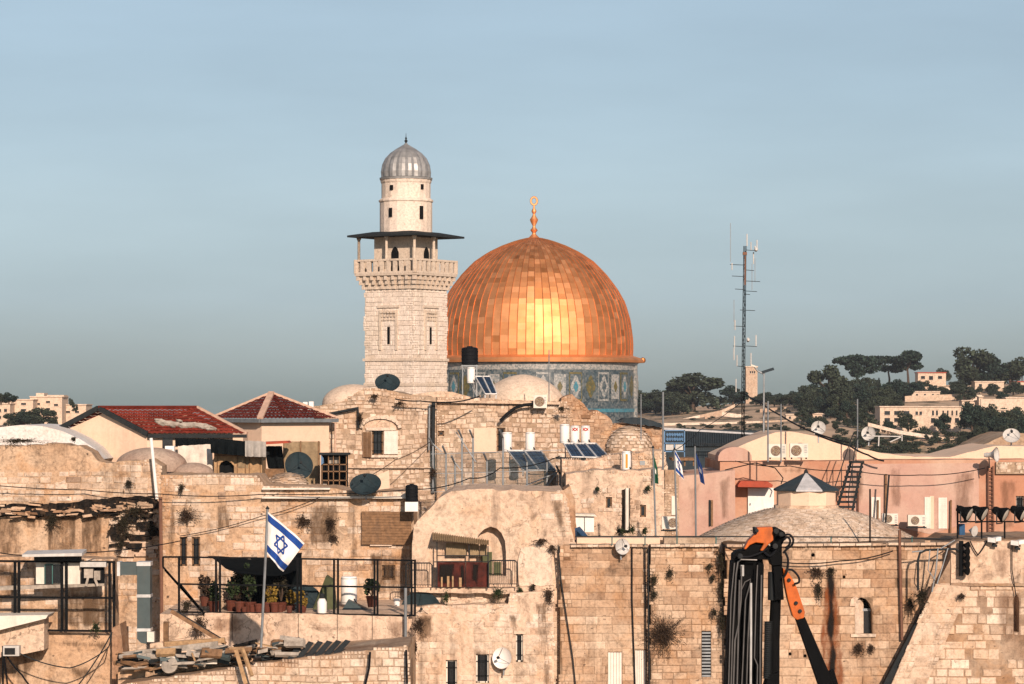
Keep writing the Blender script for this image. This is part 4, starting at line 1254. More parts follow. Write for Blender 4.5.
# kiosk and its shallow stone roof
def kiosk():
    Yc = 143.; k = Yc/F
    cx = 806
    c = P(cx, 513, Yc)
    t = thing('tiled_stone_roof', 'broad shallow conical roof of small stones behind the front wall', 'roof', V((c.x, Yc, 10)))
    m = MB(); rg = random.Random(3)
    zt = CZ+(HY-508)*k; zb = CZ+(HY-548)*Yc/F
    R1, R0 = 6.2, 1.5
    zf = lambda r: zt+(zb-zt)*((r-R0)/(R1-R0))**1.45
    m.lathe((c.x, Yc, 0), [(R1, 10)]+[(R1-(R1-R0)*i/12, zf(R1-(R1-R0)*i/12)) for i in range(13)]+[(0.01, zt)], 48, 0)
    rows = 32
    for j in range(rows):
        r0 = R1-(R1-R0)*j/rows; r1 = R1-(R1-R0)*(j+1)/rows
        z0 = zf(r0); z1 = zf(r1)
        n = int(2*PI*r0/.27)
        o = rg.random()
        for i in range(n):
            a0 = 2*PI*(i+o)/n; a1 = a0+2*PI/n*.94
            if math.sin(a0) > .35: continue
            h = rg.uniform(.02,.05)
            q = [V((c.x+math.cos(a)*r, Yc+math.sin(a)*r, zz)) for a, r, zz in ((a0,r0,z0+h),(a1,r0,z0+h),(a1,r1+.03,z1+h*.4),(a0,r1+.03,z1+h*.4),(a0,r0,z0-.02),(a1,r0,z0-.02))]
            m.add(q, [(0,1,2,3),(0,1,5,4)], rg.uniform(.4,.85))
    m.build('stone_slates', M['rubble'], t)
    t2 = thing('roof_kiosk', 'round whitewashed kiosk with a dark faceted cone roof', 'kiosk', V((c.x, Yc, zt)))
    m = MB(); m.lathe((c.x,Yc,0), [(30*k, zt-.1),(30*k, CZ+(HY-488)*k)], 10, rot=R(18)); m.build('wall', M['house'], t2)
    m = MB(); m.lathe((c.x,Yc,0), [(33*k, zt-.05),(33*k, zt+.14),(30*k, zt+.16)], 10, rot=R(18)); m.build('plinth', M['cream'], t2)
    m = MB(); ze, za = CZ+(HY-489)*k, CZ+(HY-472)*k
    n = 8
    for i in range(n):
        a0, a1 = R(-112.5+45*i), R(-67.5+45*i)
        q = [V((c.x+math.cos(a)*34*k, Yc+math.sin(a)*34*k, ze)) for a in (a0, a1)]+[V((c.x, Yc, za))]
        f = MB(); f.prism(q, (0,0,-.08))
        f.build('roof_facet', M['roofpale'] if i == 0 else M['roofdark'], t2)
    m = MB(); m.lathe((c.x,Yc,0), [(.12,za-.05),(.08,za+.08),(0,za+.16)], 8); m.build('roof_knob', M['eave'], t2)
kiosk()

# ================================================================ LEFT FOREGROUND: terraces
pl = rough([(-14,B(128)),(-14,628),(40,629),(48,632),(112,634),(118,632),(120,B(128))], .6, 5, 22, only=(1,2,3,4))
t = house('terrace_wall', 'rough plaster retaining wall under the terrace of air conditioners', 'wall', pl, 128, 3.5, M['leftst'])
m = MB(); m.px([(-14,634),(-14,616),(48,615),(46,618.5),(0,630)], 126, 1.9); tag(m.build('sheet_roof', M['acwhite']), 'pale sheet roof slab in the lower left corner', 'roof slab')
m = MB(); m.px(rough([(-14,660),(-14,629),(44,619),(44,650),(10,656)],.5,6,2), 126.6, 1.3); tag(m.build('low_stone_wall', M['cream']), 'pale rough plaster block under the sheet roof slab', 'wall')
m = MB(); m.px(rough([(112,B(127)),(112,628),(120,624),(123,650),(126,B(127))],.8,4,23), 127, 2); tag(m.build('rubble_pier', M['rubwarm']), 'ragged stone pier at the end of the left terrace', 'pier')
# parapet of the railed terrace and its floor
pl = rough([(150,B(131)),(150,644),(200,636),(205,613),(300,613.5),(408,617),(410,B(131))], .4, 6, 24, only=(3,4))
t = house('terrace_parapet', 'pale plaster parapet below the black terrace railing', 'parapet', pl, 131, .5, M['cream'])
a, b = P(160, 614, 131.5), P(412, 617, 131.5)
m = MB(); m.box((a.x, 131.5, 10), (b.x, 141, a.z)); m.build('terrace_floor', M['cream'], t)
m = MB()
for x in (232, 262, 298, 337, 372): m.pb(x, 614, x+.5, 640, 130.98, .05)
m.build('vertical_joint', M['rock'], t)
films([[(208,614),(250,614),(246,636),(210,634)],[(300,622),(380,624),(384,634),(310,634)],[(384,617),(407,618),(407,645),(388,640)]], 130.96, 6, t, 'stainfaint')
pl = rough([(-14,B(129.2)),(-14,557),(60,556),(112,560),(116,B(129.2))], .8, 5, 27, only=(1,2,3))
t = house('terrace_back_wall', 'stained brick wall behind the air conditioners on the left terrace', 'wall', pl, 129.2, 2, M['leftst'], stone=dict(MED, seed=63, proud=(-.02,.03)), mask=nmask(.5, -.15, 8))
films([[(-10,560),(20,558),(18,600),(-10,606)],[(60,590),(112,588),(112,630),(64,630)],[(84,560),(112,562),(112,585),(90,585)]], 129.1, 7, t)
films([[(-10,634),(30,632),(50,650),(30,684),(-10,684)],[(50,636),(112,636),(112,655),(60,650)],[(64,660),(100,664),(100,684),(70,684)]], 127.93, 9, [o for o in bpy.data.objects if o.name.startswith('terrace_wall')][0])
# debris wall in front
pl = rough([(120,B(122)),(120,684),(150,680),(228,669),(300,658),(408,646),(412,B(122))], .5, 5, 25, only=(1,2,3,4))
t = house('coursed_wall', 'sloping coursed stone wall below the heap of planks', 'wall', pl, 122, 5, M['butt'], stone=dict(MED, seed=36, ch=(.26,.36), bw=(.3,.6), proud=(0,.06)))
m = MB()
a = [P(118,660,124), P(410,640,124)]
m.px([(118,B(124)),(118,668),(410,648),(410,B(124))], 124, 6); m.build('rubble_fill', M['leftst'], t)

# ================================================================ FAR HILL: trees, walls, houses
def leafclump(mb, c, r, n, size, rg, flat=1.):
    for i in range(n):
        while True:
            p = V((rg.uniform(-1,1), rg.uniform(-1,1), rg.uniform(-1,1)))
            if p.length <= 1: break
        p = p*(.55+.45*rg.random()) if p.length < .5 else p
        q = c+V((p.x*r[0], p.y*r[1], p.z*r[2]))
        s = size*rg.uniform(.5,1.2)
        a = V((rg.gauss(0,1), rg.gauss(0,1), rg.gauss(0,.6))).normalized()
        b = a.cross(V((rg.gauss(0,1), rg.gauss(0,1), rg.gauss(0,1)))).normalized()
        mb.add([q-a*s-b*s*.5, q+a*s*.2-b*s, q+a*s+b*s*.3, q-a*s*.1+b*s*.9], [(0,1,2,3)], rg.random())
def maketree(kind, seed, loc, label, group):
    rg = random.Random(seed)
    H = 10.
    t = thing({'pine':'umbrella_pine','round':'round_tree','cypress':'cypress_tree','shrub':'hillside_shrub'}[kind], label, 'tree' if kind != 'shrub' else 'shrub', loc, group)
    L = V(loc)
    cr, tr = MB(), MB()
    if kind == 'pine':
        top = V((rg.uniform(-.6,.6), 0, H*.66))
        tr.tube([L, L+V((rg.uniform(-.3,.3),0,H*.35)), L+top], [.34,.26,.16], 6)
        for i in range(9):
            an = 2*PI*i/9+rg.uniform(-.3,.3); d = rg.uniform(1.2,3.4)
            e = V((math.cos(an)*d, math.sin(an)*d, H*rg.uniform(.56,.88)))
            tr.tube([L+top*rg.uniform(.7,1.), L+e], [.14,.05], 5)
            leafclump(cr, L+e, (rg.uniform(1.5,2.2),rg.uniform(1.5,2.2),rg.uniform(.7,1.2)), 240, .36, rg)
        leafclump(cr, L+V((0,0,H*.86)), (2.2,2.2,.9), 220, .34, rg)
        mat = M['pine']
    elif kind == 'round':
        tr.tube([L, L+V((0,0,H*.4)), L+V((.2,0,H*.7))], [.4,.3,.12], 6)
        for i in range(15):
            p = V((rg.uniform(-3.3,3.3), rg.uniform(-3.,3.), H*rg.uniform(.22,.86)))
            p.x *= 1-.5*abs(p.z/H-.5); 
            tr.tube([L+V((0,0,H*.35)), L+p], [.14,.04], 5)
            r_ = rg.uniform(1.4,2.1)
            leafclump(cr, L+p, (r_,r_,r_*.8), 200, .38, rg)
        mat = M['pine'] if seed % 2 else M['olive']
    elif kind == 'cypress':
        tr.tube([L, L+V((0,0,H*.8))], [.25,.06], 6)
        for i in range(12):
            z = .06+.88*i/11; r_ = 1.15*math.sin(PI*min(1,z*.85+.18))**.8*(1-.35*z)
            leafclump(cr, L+V((rg.uniform(-.2,.2),0,H*z)), (r_,r_,.6), 70, .28, rg)
        mat = M['cypress']
    else:
        tr.tube([L, L+V((0,0,H*.3))], [.3,.2], 5)
        for i in range(6):
            leafclump(cr, L+V((rg.uniform(-3.5,3.5), rg.uniform(-1,1), H*rg.uniform(.15,.5))), (2.,1.5,1.5), 70, .5, rg)
        mat = M['olive']
    tr.build('trunk', M['bark'], t); cr.build('crown', mat, t)
    return t
PROTO = {}
def tree(kind, px, pybase, hpx, label, group=None, wide=1., var=0, Y=None):
    p = hillpt(px, pybase) if Y is None else P(px, pybase, Y)
    key = (kind, var % 3)
    s = hpx/F*p.y/10.
    if key not in PROTO:
        o = maketree(kind, 17+var % 3*7+len(kind), p, label, group)
        o.scale = (s*wide, s*wide, s); PROTO[key] = o
        return o
    o = copy_tree(PROTO[key], p, rotz=rnd.uniform(0, 6.28), scale=(s*wide, s*wide, s))
    for kk in ('group',):
        if kk in o: del o[kk]
    tag(o, label, None, group)
    return o
def hbox(x0, y0, x1, y1, depth=10, back=0):
    p = hillpt((x0+x1)/2, y1); return p.y+back
GT = 'trees on the far hillside'
# skyline trees on the right hill
for i, (kind, px, py, h, lab, wd) in enumerate([
    ('round',693,412,40,'large rounded dark tree on the skyline left of the tan tower',1.75),
    ('round',733,408,23,'small round dark tree at the foot of the tan tower',1.5),
    ('pine',857,400,48,'tall umbrella pine with a bare trunk, leftmost of the skyline pines',1.0),
    ('pine',889,392,38,'slim umbrella pine with gaps in its crown on the skyline',1.0),
    ('pine',909,392,43,'tallest umbrella pine left of the hilltop house',1.0),
    ('round',943,378,17,'low round tree behind the hilltop house',1.2),
    ('round',973,390,44,'broad dark tree on the skyline right of the hilltop house',1.15),
    ('round',992,390,37,'dark skyline tree second from the right of the hilltop house',1.1),
    ('round',1010,390,33,'lower dark skyline tree near the right edge',1.2),
    ('round',829,408,44,'dark tree at the left end of the hillside grove',1.0),
    ('cypress',879,404,26,'pointed cypress among the skyline pines',1.),
    ('pine',1022,386,24,'umbrella pine cut off by the right edge',.8)]):
    tree(kind, px, py, h, lab, None, wd, i)
grove = 'dark grove on the hillside left of the pale terrace house'
rg = random.Random(6)
for i in range(40):
    x = rg.uniform(803, 900); y = 406+rg.uniform(-6, 13)
    tree('round', x, y, rg.uniform(14, 26), 'dark tree standing in the grove on the hillside left of the pale terrace house', grove, rg.uniform(.9,1.3), i)
for i in range(16):
    x = rg.uniform(638, 676); tree('round', x, 414+rg.uniform(-2,2), rg.uniform(17, 24), 'dark low tree in the wood beside the blue tiled drum', 'trees in the wood beside the drum', 1.4, i)
for i in range(16):
    x = rg.uniform(752, 808); tree('round', x, 405+rg.uniform(-2,2), rg.uniform(9, 14), 'small dark tree in the low hedge right of the tan tower', 'trees in the hedge right of the tower', 1.5, i)
for i, (x, y, h) in enumerate([(868,432,26),(888,436,16),(908,434,23),(925,436,17),(943,434,21),(958,432,18),(915,437,13),(972,436,34),(985,430,26),(878,424,22)]):
    tree('round' if i % 3 else 'shrub', x, y, h, 'dark garden tree in front of the pale terrace house on the hill', 'garden trees before the terrace house', 1.0, i)
for i in range(22):
    x = rg.uniform(972, 1024); y = rg.uniform(428, 444)
    tree('round', x, y, rg.uniform(12, 24), 'dark tree on the lower hillside at the right edge', 'trees low on the hill at the right edge', 1.2, i)
for i in range(8):
    x = rg.uniform(983, 1024); tree('shrub', x, 414+rg.uniform(-4,4), rg.uniform(10, 15), 'dark bush below the long wall on the hill at right', 'bushes below the long hill wall', 1.2, i)
for i in range(24):
    x = rg.uniform(845, 1024); y = 391+(rg.random()**1)*9
    tree('shrub' if rg.random() < .6 else 'round', x, y, rg.uniform(5, 11), 'small dark shrub along the hilltop terraces', 'shrubs along the hilltop terraces', 1.3, i)
for i in range(80):
    x = rg.uniform(672, 850); y = rg.uniform(411, 434) if i < 26 else rg.uniform(426, 434)
    tree('shrub', x, y, rg.uniform(4, 7), 'low scrub bush on the bare slope behind the antenna mast', 'scrub bushes on the bare slope', rg.uniform(1.3,2.4), i)
for i in range(110):
    x = rg.uniform(838, 995); y = rg.uniform(436, 458)
    tree('shrub', x, y, rg.uniform(7, 12), 'low scrub bush on the slope above the salmon house', 'scrub bushes above the salmon house', rg.uniform(1.3,2.2), i)
# trees on the left hill
for i, (x, y, h, w_) in enumerate([(12,427,15,1.5),(24,427,17,1.4),(33,428,19,1.4),(43,428,21,1.4),(9,404,12,1.5),(1,405,14,1.5),(53,427,11,1.2),(20,429,14,1.5),(72,408,10,.7),(75,412,8,1.)]):
    tree('round', x, y, h, 'dark round tree among the far apartment blocks at left', 'trees among the far apartment blocks', w_, i, Y=930+i)
for i in range(26):
    x = rg.uniform(838, 1024); y = rg.uniform(393, 402)
    tree('round', x, y, rg.uniform(8, 15), 'dark tree in the belt across the middle of the far hill', 'trees in the belt across the far hill', rg.uniform(1.1,1.8), i)
for i in range(22):
    x = rg.uniform(800, 870); y = rg.uniform(416, 432)
    tree('round', x, y, rg.uniform(8, 16), 'dark tree on the slope below the hillside grove', 'trees on the slope below the grove', rg.uniform(1.1,1.8), i)
# walls, tower and houses on the hill
def hillbox(mb, x0, y0, x1, y1, Y, d, t=.5): mb.pb(x0, y0, x1, y1, Y, d, t)
def hillwall(label, pts, h, Y0):
    m = MB()
    for (a, b), (c, d) in zip(pts, pts[1:]):
        m.px([(a,b),(c,d),(c,d-h),(a,b-h)], Y0, 1.2, t=rnd.uniform(.3,.9))
    tag(m.build('hill_terrace_wall', M['hillst']), label, 'terrace wall', 'stone terrace walls on the hill')
hw = lambda x, y: hillpt(x, y).y-1
hillwall('long pale terrace wall climbing the hill below the big round tree', [(672,424),(700,418),(722,413),(735,407)], 3, hw(700,418))
hillwall('pale terrace wall stepping down behind the antenna mast', [(664,426),(720,425),(760,424),(830,421)], 3, hw(740,424))
hillwall('low pale terrace wall right of the tan tower', [(760,413),(788,411),(802,409)], 4, hw(780,411))
hillwall('pale terrace wall under the hillside grove', [(800,420),(840,417),(862,418)], 5, hw(830,418))
hillwall('long straight terrace wall below the pale terrace house', [(868,426),(900,434),(940,440),(972,446)], 3.5, hw(920,440))
hillwall('long high terrace wall under the skyline trees at right', [(905,402),(960,400),(982,401)], 6, hw(930,402))
hillwall('pale hill wall with a corner tower at the right edge', [(981,413),(1040,413)], 14, hw(1000,414))
hillwall('upper terrace wall beside the hilltop house', [(895,392),(930,390),(955,391)], 3.5, hw(920,392))
hillwall('upper pale wall under the broad skyline tree', [(962,393),(985,393),(1010,392)], 4, hw(985,393))
hillwall('ruined pale wall in the middle of the slope', [(705,420),(722,416),(730,417),(748,419)], 4, hw(725,418))
def hhouse(name, label, cat, x0, y0, x1, y1, d, Y=None, wins=(), roof=None, mat='hillst', tt=.6):
    Y = Y or hillpt((x0+x1)/2, y1).y-2
    t = thing(name, label, cat, P((x0+x1)/2, y1+3, Y))
    m = MB(); m.pb(x0, y0, x1, y1+4, Y, d, tt); m.build('wall', M[mat], t)
    m = MB(); e = .6
    m.pb(x0-e, y0-.9, x1+e, y0, Y-.4, d+.8, .9); m.build('roof_edge', M[roof or mat], t)
    for (a, b, c, dd) in wins:
        m = MB(); m.pb(a, b, c, dd, Y-.06, .1); w_ = m.build('window', M['glass'], t)
        m = MB(); m.pb(a-.35, dd, c+.35, dd+.5, Y-.25, .3, .9); m.build('sill', M[mat], w_)
    return t
ws = [(884.5+i*9.7, 411, 890+i*9.7, 415) for i in range(3)]+[(915.5+i*4,411.5,918+i*4,415) for i in range(2)]+[(932,410.5,934,415.5),(936,410.5,938,415.5),(942.5,410.5,944,415.5),(947,410.5,948.5,415.5),(951.5,410.5,953,415.5),(956,410.5,957.5,415.5)]
ws += [(884.5+i*9.7, 418, 890+i*9.7, 422) for i in range(3)]+[(931+i*8,418,935+i*8,423) for i in range(4)]
hhouse('terrace_house', 'long pale two-storey house with rows of dark windows on the far hill', 'house', 880, 407, 961, 432, 12, wins=ws)
hhouse('hill_house', 'small pale house wing standing right of the long terrace house', 'house', 992, 410, 1006, 421, 8, wins=[(995,411,998,414),(1001,411,1004,414)])
hhouse('hilltop_house', 'hilltop house with a flat reddish roof among the skyline trees', 'house', 918, 373, 946, 386, 10, wins=[(921,376,925,379),(929,376,933,380),(938,376,942,379)], roof='awning')
hhouse('hill_house', 'low pale house on the hilltop under the broad skyline trees', 'house', 975, 382, 1004, 391, 10, wins=[(979,384,982,387),(988,384,991,387)])
hhouse('hill_house', 'pale reddish roofed house on the hilltop at the right edge', 'house', 1014, 382, 1030, 391, 10, wins=[(1017,384,1020,387)], roof='awning')
hhouse('corner_tower', 'square pale tower at the corner of the long hill wall', 'tower', 979, 397, 983, 412, 5)
hhouse('far_tower', 'tall tan stone tower on the skyline behind the antenna mast', 'tower', 746, 367, 757.5, 406, 6, Y=1390, wins=[(750,371,751.2,373.5),(752,371,753.2,373.5),(754,371,755.2,373.5)], tt=.35)
hhouse('hill_house', 'small pale flat house low on the slope under the grove', 'house', 806, 414, 822, 421, 7, wins=[(809,416,811,419),(815,416,817,419)])
hhouse('hill_house', 'ruined pale hut on the bare slope right of the mast', 'house', 786, 415, 796, 420, 5, wins=[(789,416.5,791,419)])
hhouse('hill_house', 'long low pale house above the terrace house roof', 'house', 912, 392, 940, 399, 8, wins=[(916,394,918,397),(924,394,926,397),(932,394,934,397)])
hhouse('hill_house', 'pale stone house half hidden left of the corner tower', 'house', 962, 401, 977, 412, 7, wins=[(965,404,967,407),(971,404,973,407)])
hhouse('hill_house', 'pale house wing behind the bushes at the right edge of the hill', 'house', 1006, 398, 1030, 409, 7, wins=[(1010,401,1012,404),(1018,401,1020,404)])
lb = [('far_apartments','wide pale apartment block at the left edge of the far hill',-10,404,10,424,[(-2,409,1,412),(4,409,7,412),(-2,416,1,419)]),
 ('far_apartments','pale apartment block behind the dark round trees on the far hill',9,400,33,424,[(21,403,26,405),(21,409,26,411),(21,415,26,418)]),
 ('far_apartments','tallest pale apartment block with a stepped roof on the far hill',30,397,62,424,[(46,401,50,403),(46,408,50,410),(54,404,58,406),(36,403,40,405)]),
 ('far_apartments','lower pale apartment block stepping down the far hill',60,405,86,426,[(66,411,70,413),(75,411,79,413)])]
for i, (nm, lab, x0, y0, x1, y1, w_) in enumerate(lb):
    t = hhouse(nm, lab, 'apartment block', x0, y0, x1, y1, 14, Y=960+i*9, wins=w_)
    if i == 2:
        m = MB(); m.pb(36, 393, 44, 397, 979, 8, .7); m.pb(47, 395, 64, 397, 979.5, 8, .6); m.build('roof_stair_tower', M['hillst'], t)
# ================================================================ SMALL THINGS
# ---------------- lattice antenna mast, lamp, poles
def mast():
    Y = 172.
    t = thing('antenna_mast', 'tall thin lattice antenna mast hung with white aerials', 'antenna mast', P(743, 462, Y))
    m = MB(); k = Y/F
    x0, x1, xt = 742.5, 743.5, 745.5
    py = lambda i: 440-(440-252)*i
    w0 = 1.45
    N = 40
    cs = []
    for s in (-1, 1):
        m.tube([P(743+s*w0, 462, Y), P(743.3+s*w0, 380, Y), P(745+s*w0*.8, 246, Y)], .024, 5)
    m.tube([P(743, 462, Y+.25), P(743.3, 380, Y+.25), P(745, 246, Y+.25)], .024, 5)
    for i in range(N):
        y0, y1 = 462-(462-250)*i/N, 462-(462-250)*(i+1)/N
        xa = 743+2*(462-y0)/216
        s = 1 if i % 2 else -1
        m.bar(P(xa-s*w0*.9, y0, Y), P(xa+s*w0*.9, y1, Y), .018)
        m.bar(P(xa-w0, y0, Y), P(xa+w0, y0, Y), .016)
        m.bar(P(xa+s*w0*.9, y0, Y), P(xa, y1, Y+.25), .014)
    m.build('lattice', M['black'], t)
    m = MB(); m.tube([P(745.2,256,Y-.1), P(745,285,Y-.1)], .05, 6); m.pb(743, 252, 747, 255, Y-.2, .3); m.build('red_section', M['rustpipe'], t)
    rods = [(730.5,223,262),(753.5,252,264),(732,263,270),(734,300,322),(735,320,330),(734.5,336,348),(752,264,290),(757,240,250),(751,242,250),(755,246,248),(734,348,360),(756,335,346),(755,258,282),(737,355,366),(751,353,364),(736,379,392),(747,234,246)]
    arms = [(264.5,730,745),(276,732,745),(289,735,745),(270,746,754),(281,746,760),(291,746,757),(310,740,755),(326,734,744),(346,733,744),(346,746,757),(366,737,743),(294,744,750),(250,746,756)]
    m = MB()
    for y, a, b in arms:
        m.bar(P(a,y,Y-.1), P(b,y+.6,Y-.1), .035)
    m.build('cross_arm', M['eave'], t)
    for x, a, b in rods:
        m = MB(); m.tube([P(x,b,Y-.1), P(x,a,Y-.1)], .018 if b-a > 15 else .035, 6); m.build('aerial_rod', M['dishpale'] if b-a < 15 else M['steel'], t)
    for x, y, r in ((756,249.5,.11),(748,340,.10)):
        m = MB(); m.lathe(P(x,y,Y-.3), [(r,0),(r,.22),(r*.6,.3)], 12, ax=(0,-1,0)); m.pb(x-1, y-2.2, x+1, y+2, Y-.3, .2); m.build('drum_aerial', M['dishpale'], t)
mast()
def streetlamp():
    Y = 163.
    t = thing('street_lamp', 'thin grey street lamp with a flat lamp head beside the antenna mast', 'street lamp', P(764, 458, Y))
    m = MB(); m.tube([P(763.5,458,Y), P(764,373,Y)], [.07,.045]); m.build('pole', M['steel'], t)
    m = MB(); m.tube([P(764,374,Y), P(758,371,Y), P(754,366,Y)], .06); m.build('arm', M['steel'], t)
    m = MB(); a = P(768,370.5,Y); m.obox(a, V((.32,0,.10)), V((0,.12,0)), V((-.03,0,.07))); m.build('lamp_head', M['roofdark'], t)
    m = MB(); a = P(753.5,366,Y); m.obox(a, V((.16,0,-.06)), V((0,.12,0)), V((0,0,.05))); m.build('lamp_head', M['acwhite'], t)
streetlamp()
def pole(name, label, x0, y0, x1, y1, Y, r, mat, cat='pole'):
    m = MB(); m.tube([P(x0,y0,Y), P(x1,y1,Y)], r, 8)
    return tag(m.build(name, mat), label, cat)
pole('white_pole', 'leaning white pole above the rusty pipe on the ochre wall', 157, 499, 151, 438, 146.2, .085, M['plastic'])
pole('rusty_pipe', 'long rusty brown drainpipe down the end of the ochre wall', 162, 648, 160.5, 497, 140.75, .085, M['rustpipe'], 'drainpipe')
pole('thin_pole', 'thin grey pole rising beside the AC units left of the steel stair', 781, 462, 781, 404, 150, .035, M['steel'])
pole('thin_pole', 'thin grey pole standing left of the white pair of AC units', 768, 462, 768, 401, 151, .045, M['steel'])
pole('thin_pole', 'tall grey pole with a dark cap right of the rubble dome', 663, 470, 663, 392, 148, .05, M['steel'])
pole('thin_pole', 'thin grey pole in front of the drum, left of the green flag', 641, 440, 641, 394, 150, .03, M['steel'])
pole('thin_pole', 'grey pole on the salmon roof between the two pale dishes', 857.5, 452, 857.5, 399, 154.5, .035, M['steel'])
pole('thin_pole', 'thin pole in front of the drum beside the cream cone-like dome', 549, 405, 549, 350, 170, .03, M['steel'])
pole('thin_pole', 'dark pole rising from the broad stone roof right of the kiosk', 870, 545, 870, 489, 136.6, .04, M['black'])
pole('broken_rod', 'leaning dark rod on the salmon house between white shutters and stair', 885, 530, 889, 475, 152, .05, M['eave'])
# ---------------- flags
def cloth(mb, tl, tr, br, bl, nx=14, ny=9, wave=.12, ph=0., back=V((0,-1,0)), t=0., sub=None):
    """a rippled cloth between four corners, u along the fly and v down the hoist; sub gives the part of it to build"""
    u0, u1, v0, v1 = sub or (0,1,0,1)
    off = .0 if sub is None else .012
    for sd in ((1,) if sub is None else (1, -1)):
        vs = []
        for j in range(ny+1):
            for i in range(nx+1):
                u, v = u0+(u1-u0)*i/nx, v0+(v1-v0)*j/ny
                p = tl.lerp(tr, u).lerp(bl.lerp(br, u), v)
                p = p+back*(wave*u**.6*math.sin(7*u+2.2*v+ph)+wave*.4*math.sin(13*u-3*v+ph)+off*sd)
                vs.append(p)
        mb.add(vs, [(j*(nx+1)+i, j*(nx+1)+i+1, (j+1)*(nx+1)+i+1, (j+1)*(nx+1)+i) for j in range(ny) for i in range(nx)], t)
def star(mb, corners, cu, cv, r, asp, **k):
    tl, tr, br, bl = corners
    for s in (1, -1):
        pts = [(cu+r*asp*math.sin(2*PI*i/3), cv-s*r*math.cos(2*PI*i/3)) for i in range(3)]
        for i in range(3):
            (a, b), (c, d) = pts[i], pts[(i+1) % 3]
            nseg = 6; th = r*.10
            L = math.hypot(c-a, d-b); nxu, nyv = -(d-b)/L*th, (c-a)/L*th
            for sd in (1, -1):
                row = []
                for q in range(nseg+1):
                    f = q/nseg
                    for sg in (-1, 1):
                        u, v = a+(c-a)*f+nxu*sg*asp, b+(d-b)*f+nyv*sg
                        p = tl.lerp(tr, u).lerp(bl.lerp(br, u), v)
                        w_, ph, bk = k.get('wave',.12), k.get('ph',0.), V((0,-1,0))
                        uu = max(0, u)
                        p = p+bk*(w_*uu**.6*math.sin(7*uu+2.2*v+ph)+w_*.4*math.sin(13*uu-3*v+ph)+.014*sd)
                        row.append(p)
                mb.add(row, [(2*q, 2*q+1, 2*q+3, 2*q+2) for q in range(nseg)])
def flag(label, pole_pts, Y, rad, corners, kind, wave=.12, ph=0.):
    t = thing('flag', label, 'flag', P(*pole_pts[0], Y))
    m = MB(); m.tube([P(a,b,Y) for a, b in pole_pts], rad, 8); m.build('flagpole', M['steel'], t)
    cr = [P(a,b,Y) for a, b in corners]
    m = MB(); cloth(m, *cr, wave=wave, ph=ph)
    if kind == 'star':
        f = m.build('flag_cloth', M['flagw'], t, smooth=True)
        m = MB()
        cloth(m, *cr, nx=14, ny=1, wave=wave, ph=ph, sub=(0,1,.05,.22)); 
        m.build('stripe', M['flagb'], f)
        m = MB(); cloth(m, *cr, nx=14, ny=1, wave=wave, ph=ph, sub=(0,1,.78,.95)); m.build('stripe', M['flagb'], f)
        m = MB(); star(m, cr, .5, .5, .25, .92, wave=wave, ph=ph); m.build('star', M['flagb'], f)
    else:
        f = m.build('flag_cloth', M[kind], t, smooth=True)
        m = MB(); cloth(m, *cr, nx=5, ny=3, wave=wave, ph=ph, sub=(.30,.6,.40,.60)); m.build('emblem', M['flagw'], f)
    m = MB(); m.lathe(P(*pole_pts[-1], Y), [(0,-.05),(rad*1.7,.02),(0,.14)], 8); m.build('finial', M['eave'], t)
    return t
flag('large white flag with blue stripes and a blue star flying over the terrace', [(261,648),(265,570),(267.5,509)], 120, .055, [(268,511.5),(305,543),(283,572),(266,553)], 'star', wave=.2, ph=.6)
flag('drooping green flag on the leftmost of the three roof flagpoles', [(656,545),(653,448)], 140, .045, [(653,452),(657.5,468),(658.5,484),(654.2,483)], 'flagg', wave=.07)
flag('small drooping white flag with blue stripes between the green and navy flags', [(677,545),(674.5,450)], 140, .045, [(674.5,449),(681,461),(684,480),(676,472)], 'star', wave=.07, ph=1.)
flag('drooping navy blue flag on the rightmost of the three roof flagpoles', [(696,545),(695,446)], 140, .045, [(695.2,451),(702,466),(705,485),(700.5,482)], 'flagn', wave=.07, ph=2.)
# ---------------- dishes
def dish(label, px, py, Y, rpx, asp, dirv, mat, polebase=None, name='satellite_dish', group=None):
    k = Y/F; r = rpx*k
    t = thing(name, label, 'satellite dish', P(px, polebase or py+rpx*1.2, Y), group)
    d = V(dirv).normalized()
    c = P(px, py, Y)
    m = MB(); dp = r*.32
    pf = [(r*i/8, dp*(i/8)**2-dp) for i in range(9)]; pf[0] = (.001, -dp)
    m.lathe(c, pf+[(r*1.02, .01), (r*1.0, -.03)]+[(r*i/8, dp*(i/8)**2-dp-.04) for i in (7,5,3,1)], 32, ax=d)
    m.build('reflector', mat, t, smooth=True)
    f = c+d*r*.75
    up = V((0,0,1)); sd = d.cross(up).normalized(); u2 = sd.cross(d)
    m = MB()
    for a in (R(90), R(210), R(330)):
        m.tube([c+(sd*math.cos(a)+u2*math.sin(a))*r*.95, f], .010, 5)
    m.lathe(f-d*.06, [(.05,0),(.07,.06),(.07,.14)], 8, ax=d); m.build('feed_arm', M['eave'], t)
    m = MB(); q = c-d*dp
    m.tube([q, q-d*.15, V((q.x, q.y+.1, P(px, polebase or py+rpx*1.2, Y).z))], .04, 6); m.build('mount', M['steel'], t)
    return t
dish('dark dish facing up on the parapet at the minaret foot', 387.5, 382.5, 167, 12.4, .8, (.05,-.72,.75), M['dishdark'], 400)
dish('large dark round dish behind the long stone wall, in front of the pink house wall', 299, 465.5, 150, 14, 1, (.25,-.95,.3), M['dishdark'], 482)
dish('dark wide dish tilted skyward above the brown boarded panel', 365.5, 484, 140.2, 15.5, .65, (-.05,-.62,.72), M['dishdark'], 500)
dish('pale dish left of the steel stair on the vaulted roof', 818.5, 428, 154, 7.2, 1, (-.12,-.95,.25), M['dishpale'], 443)
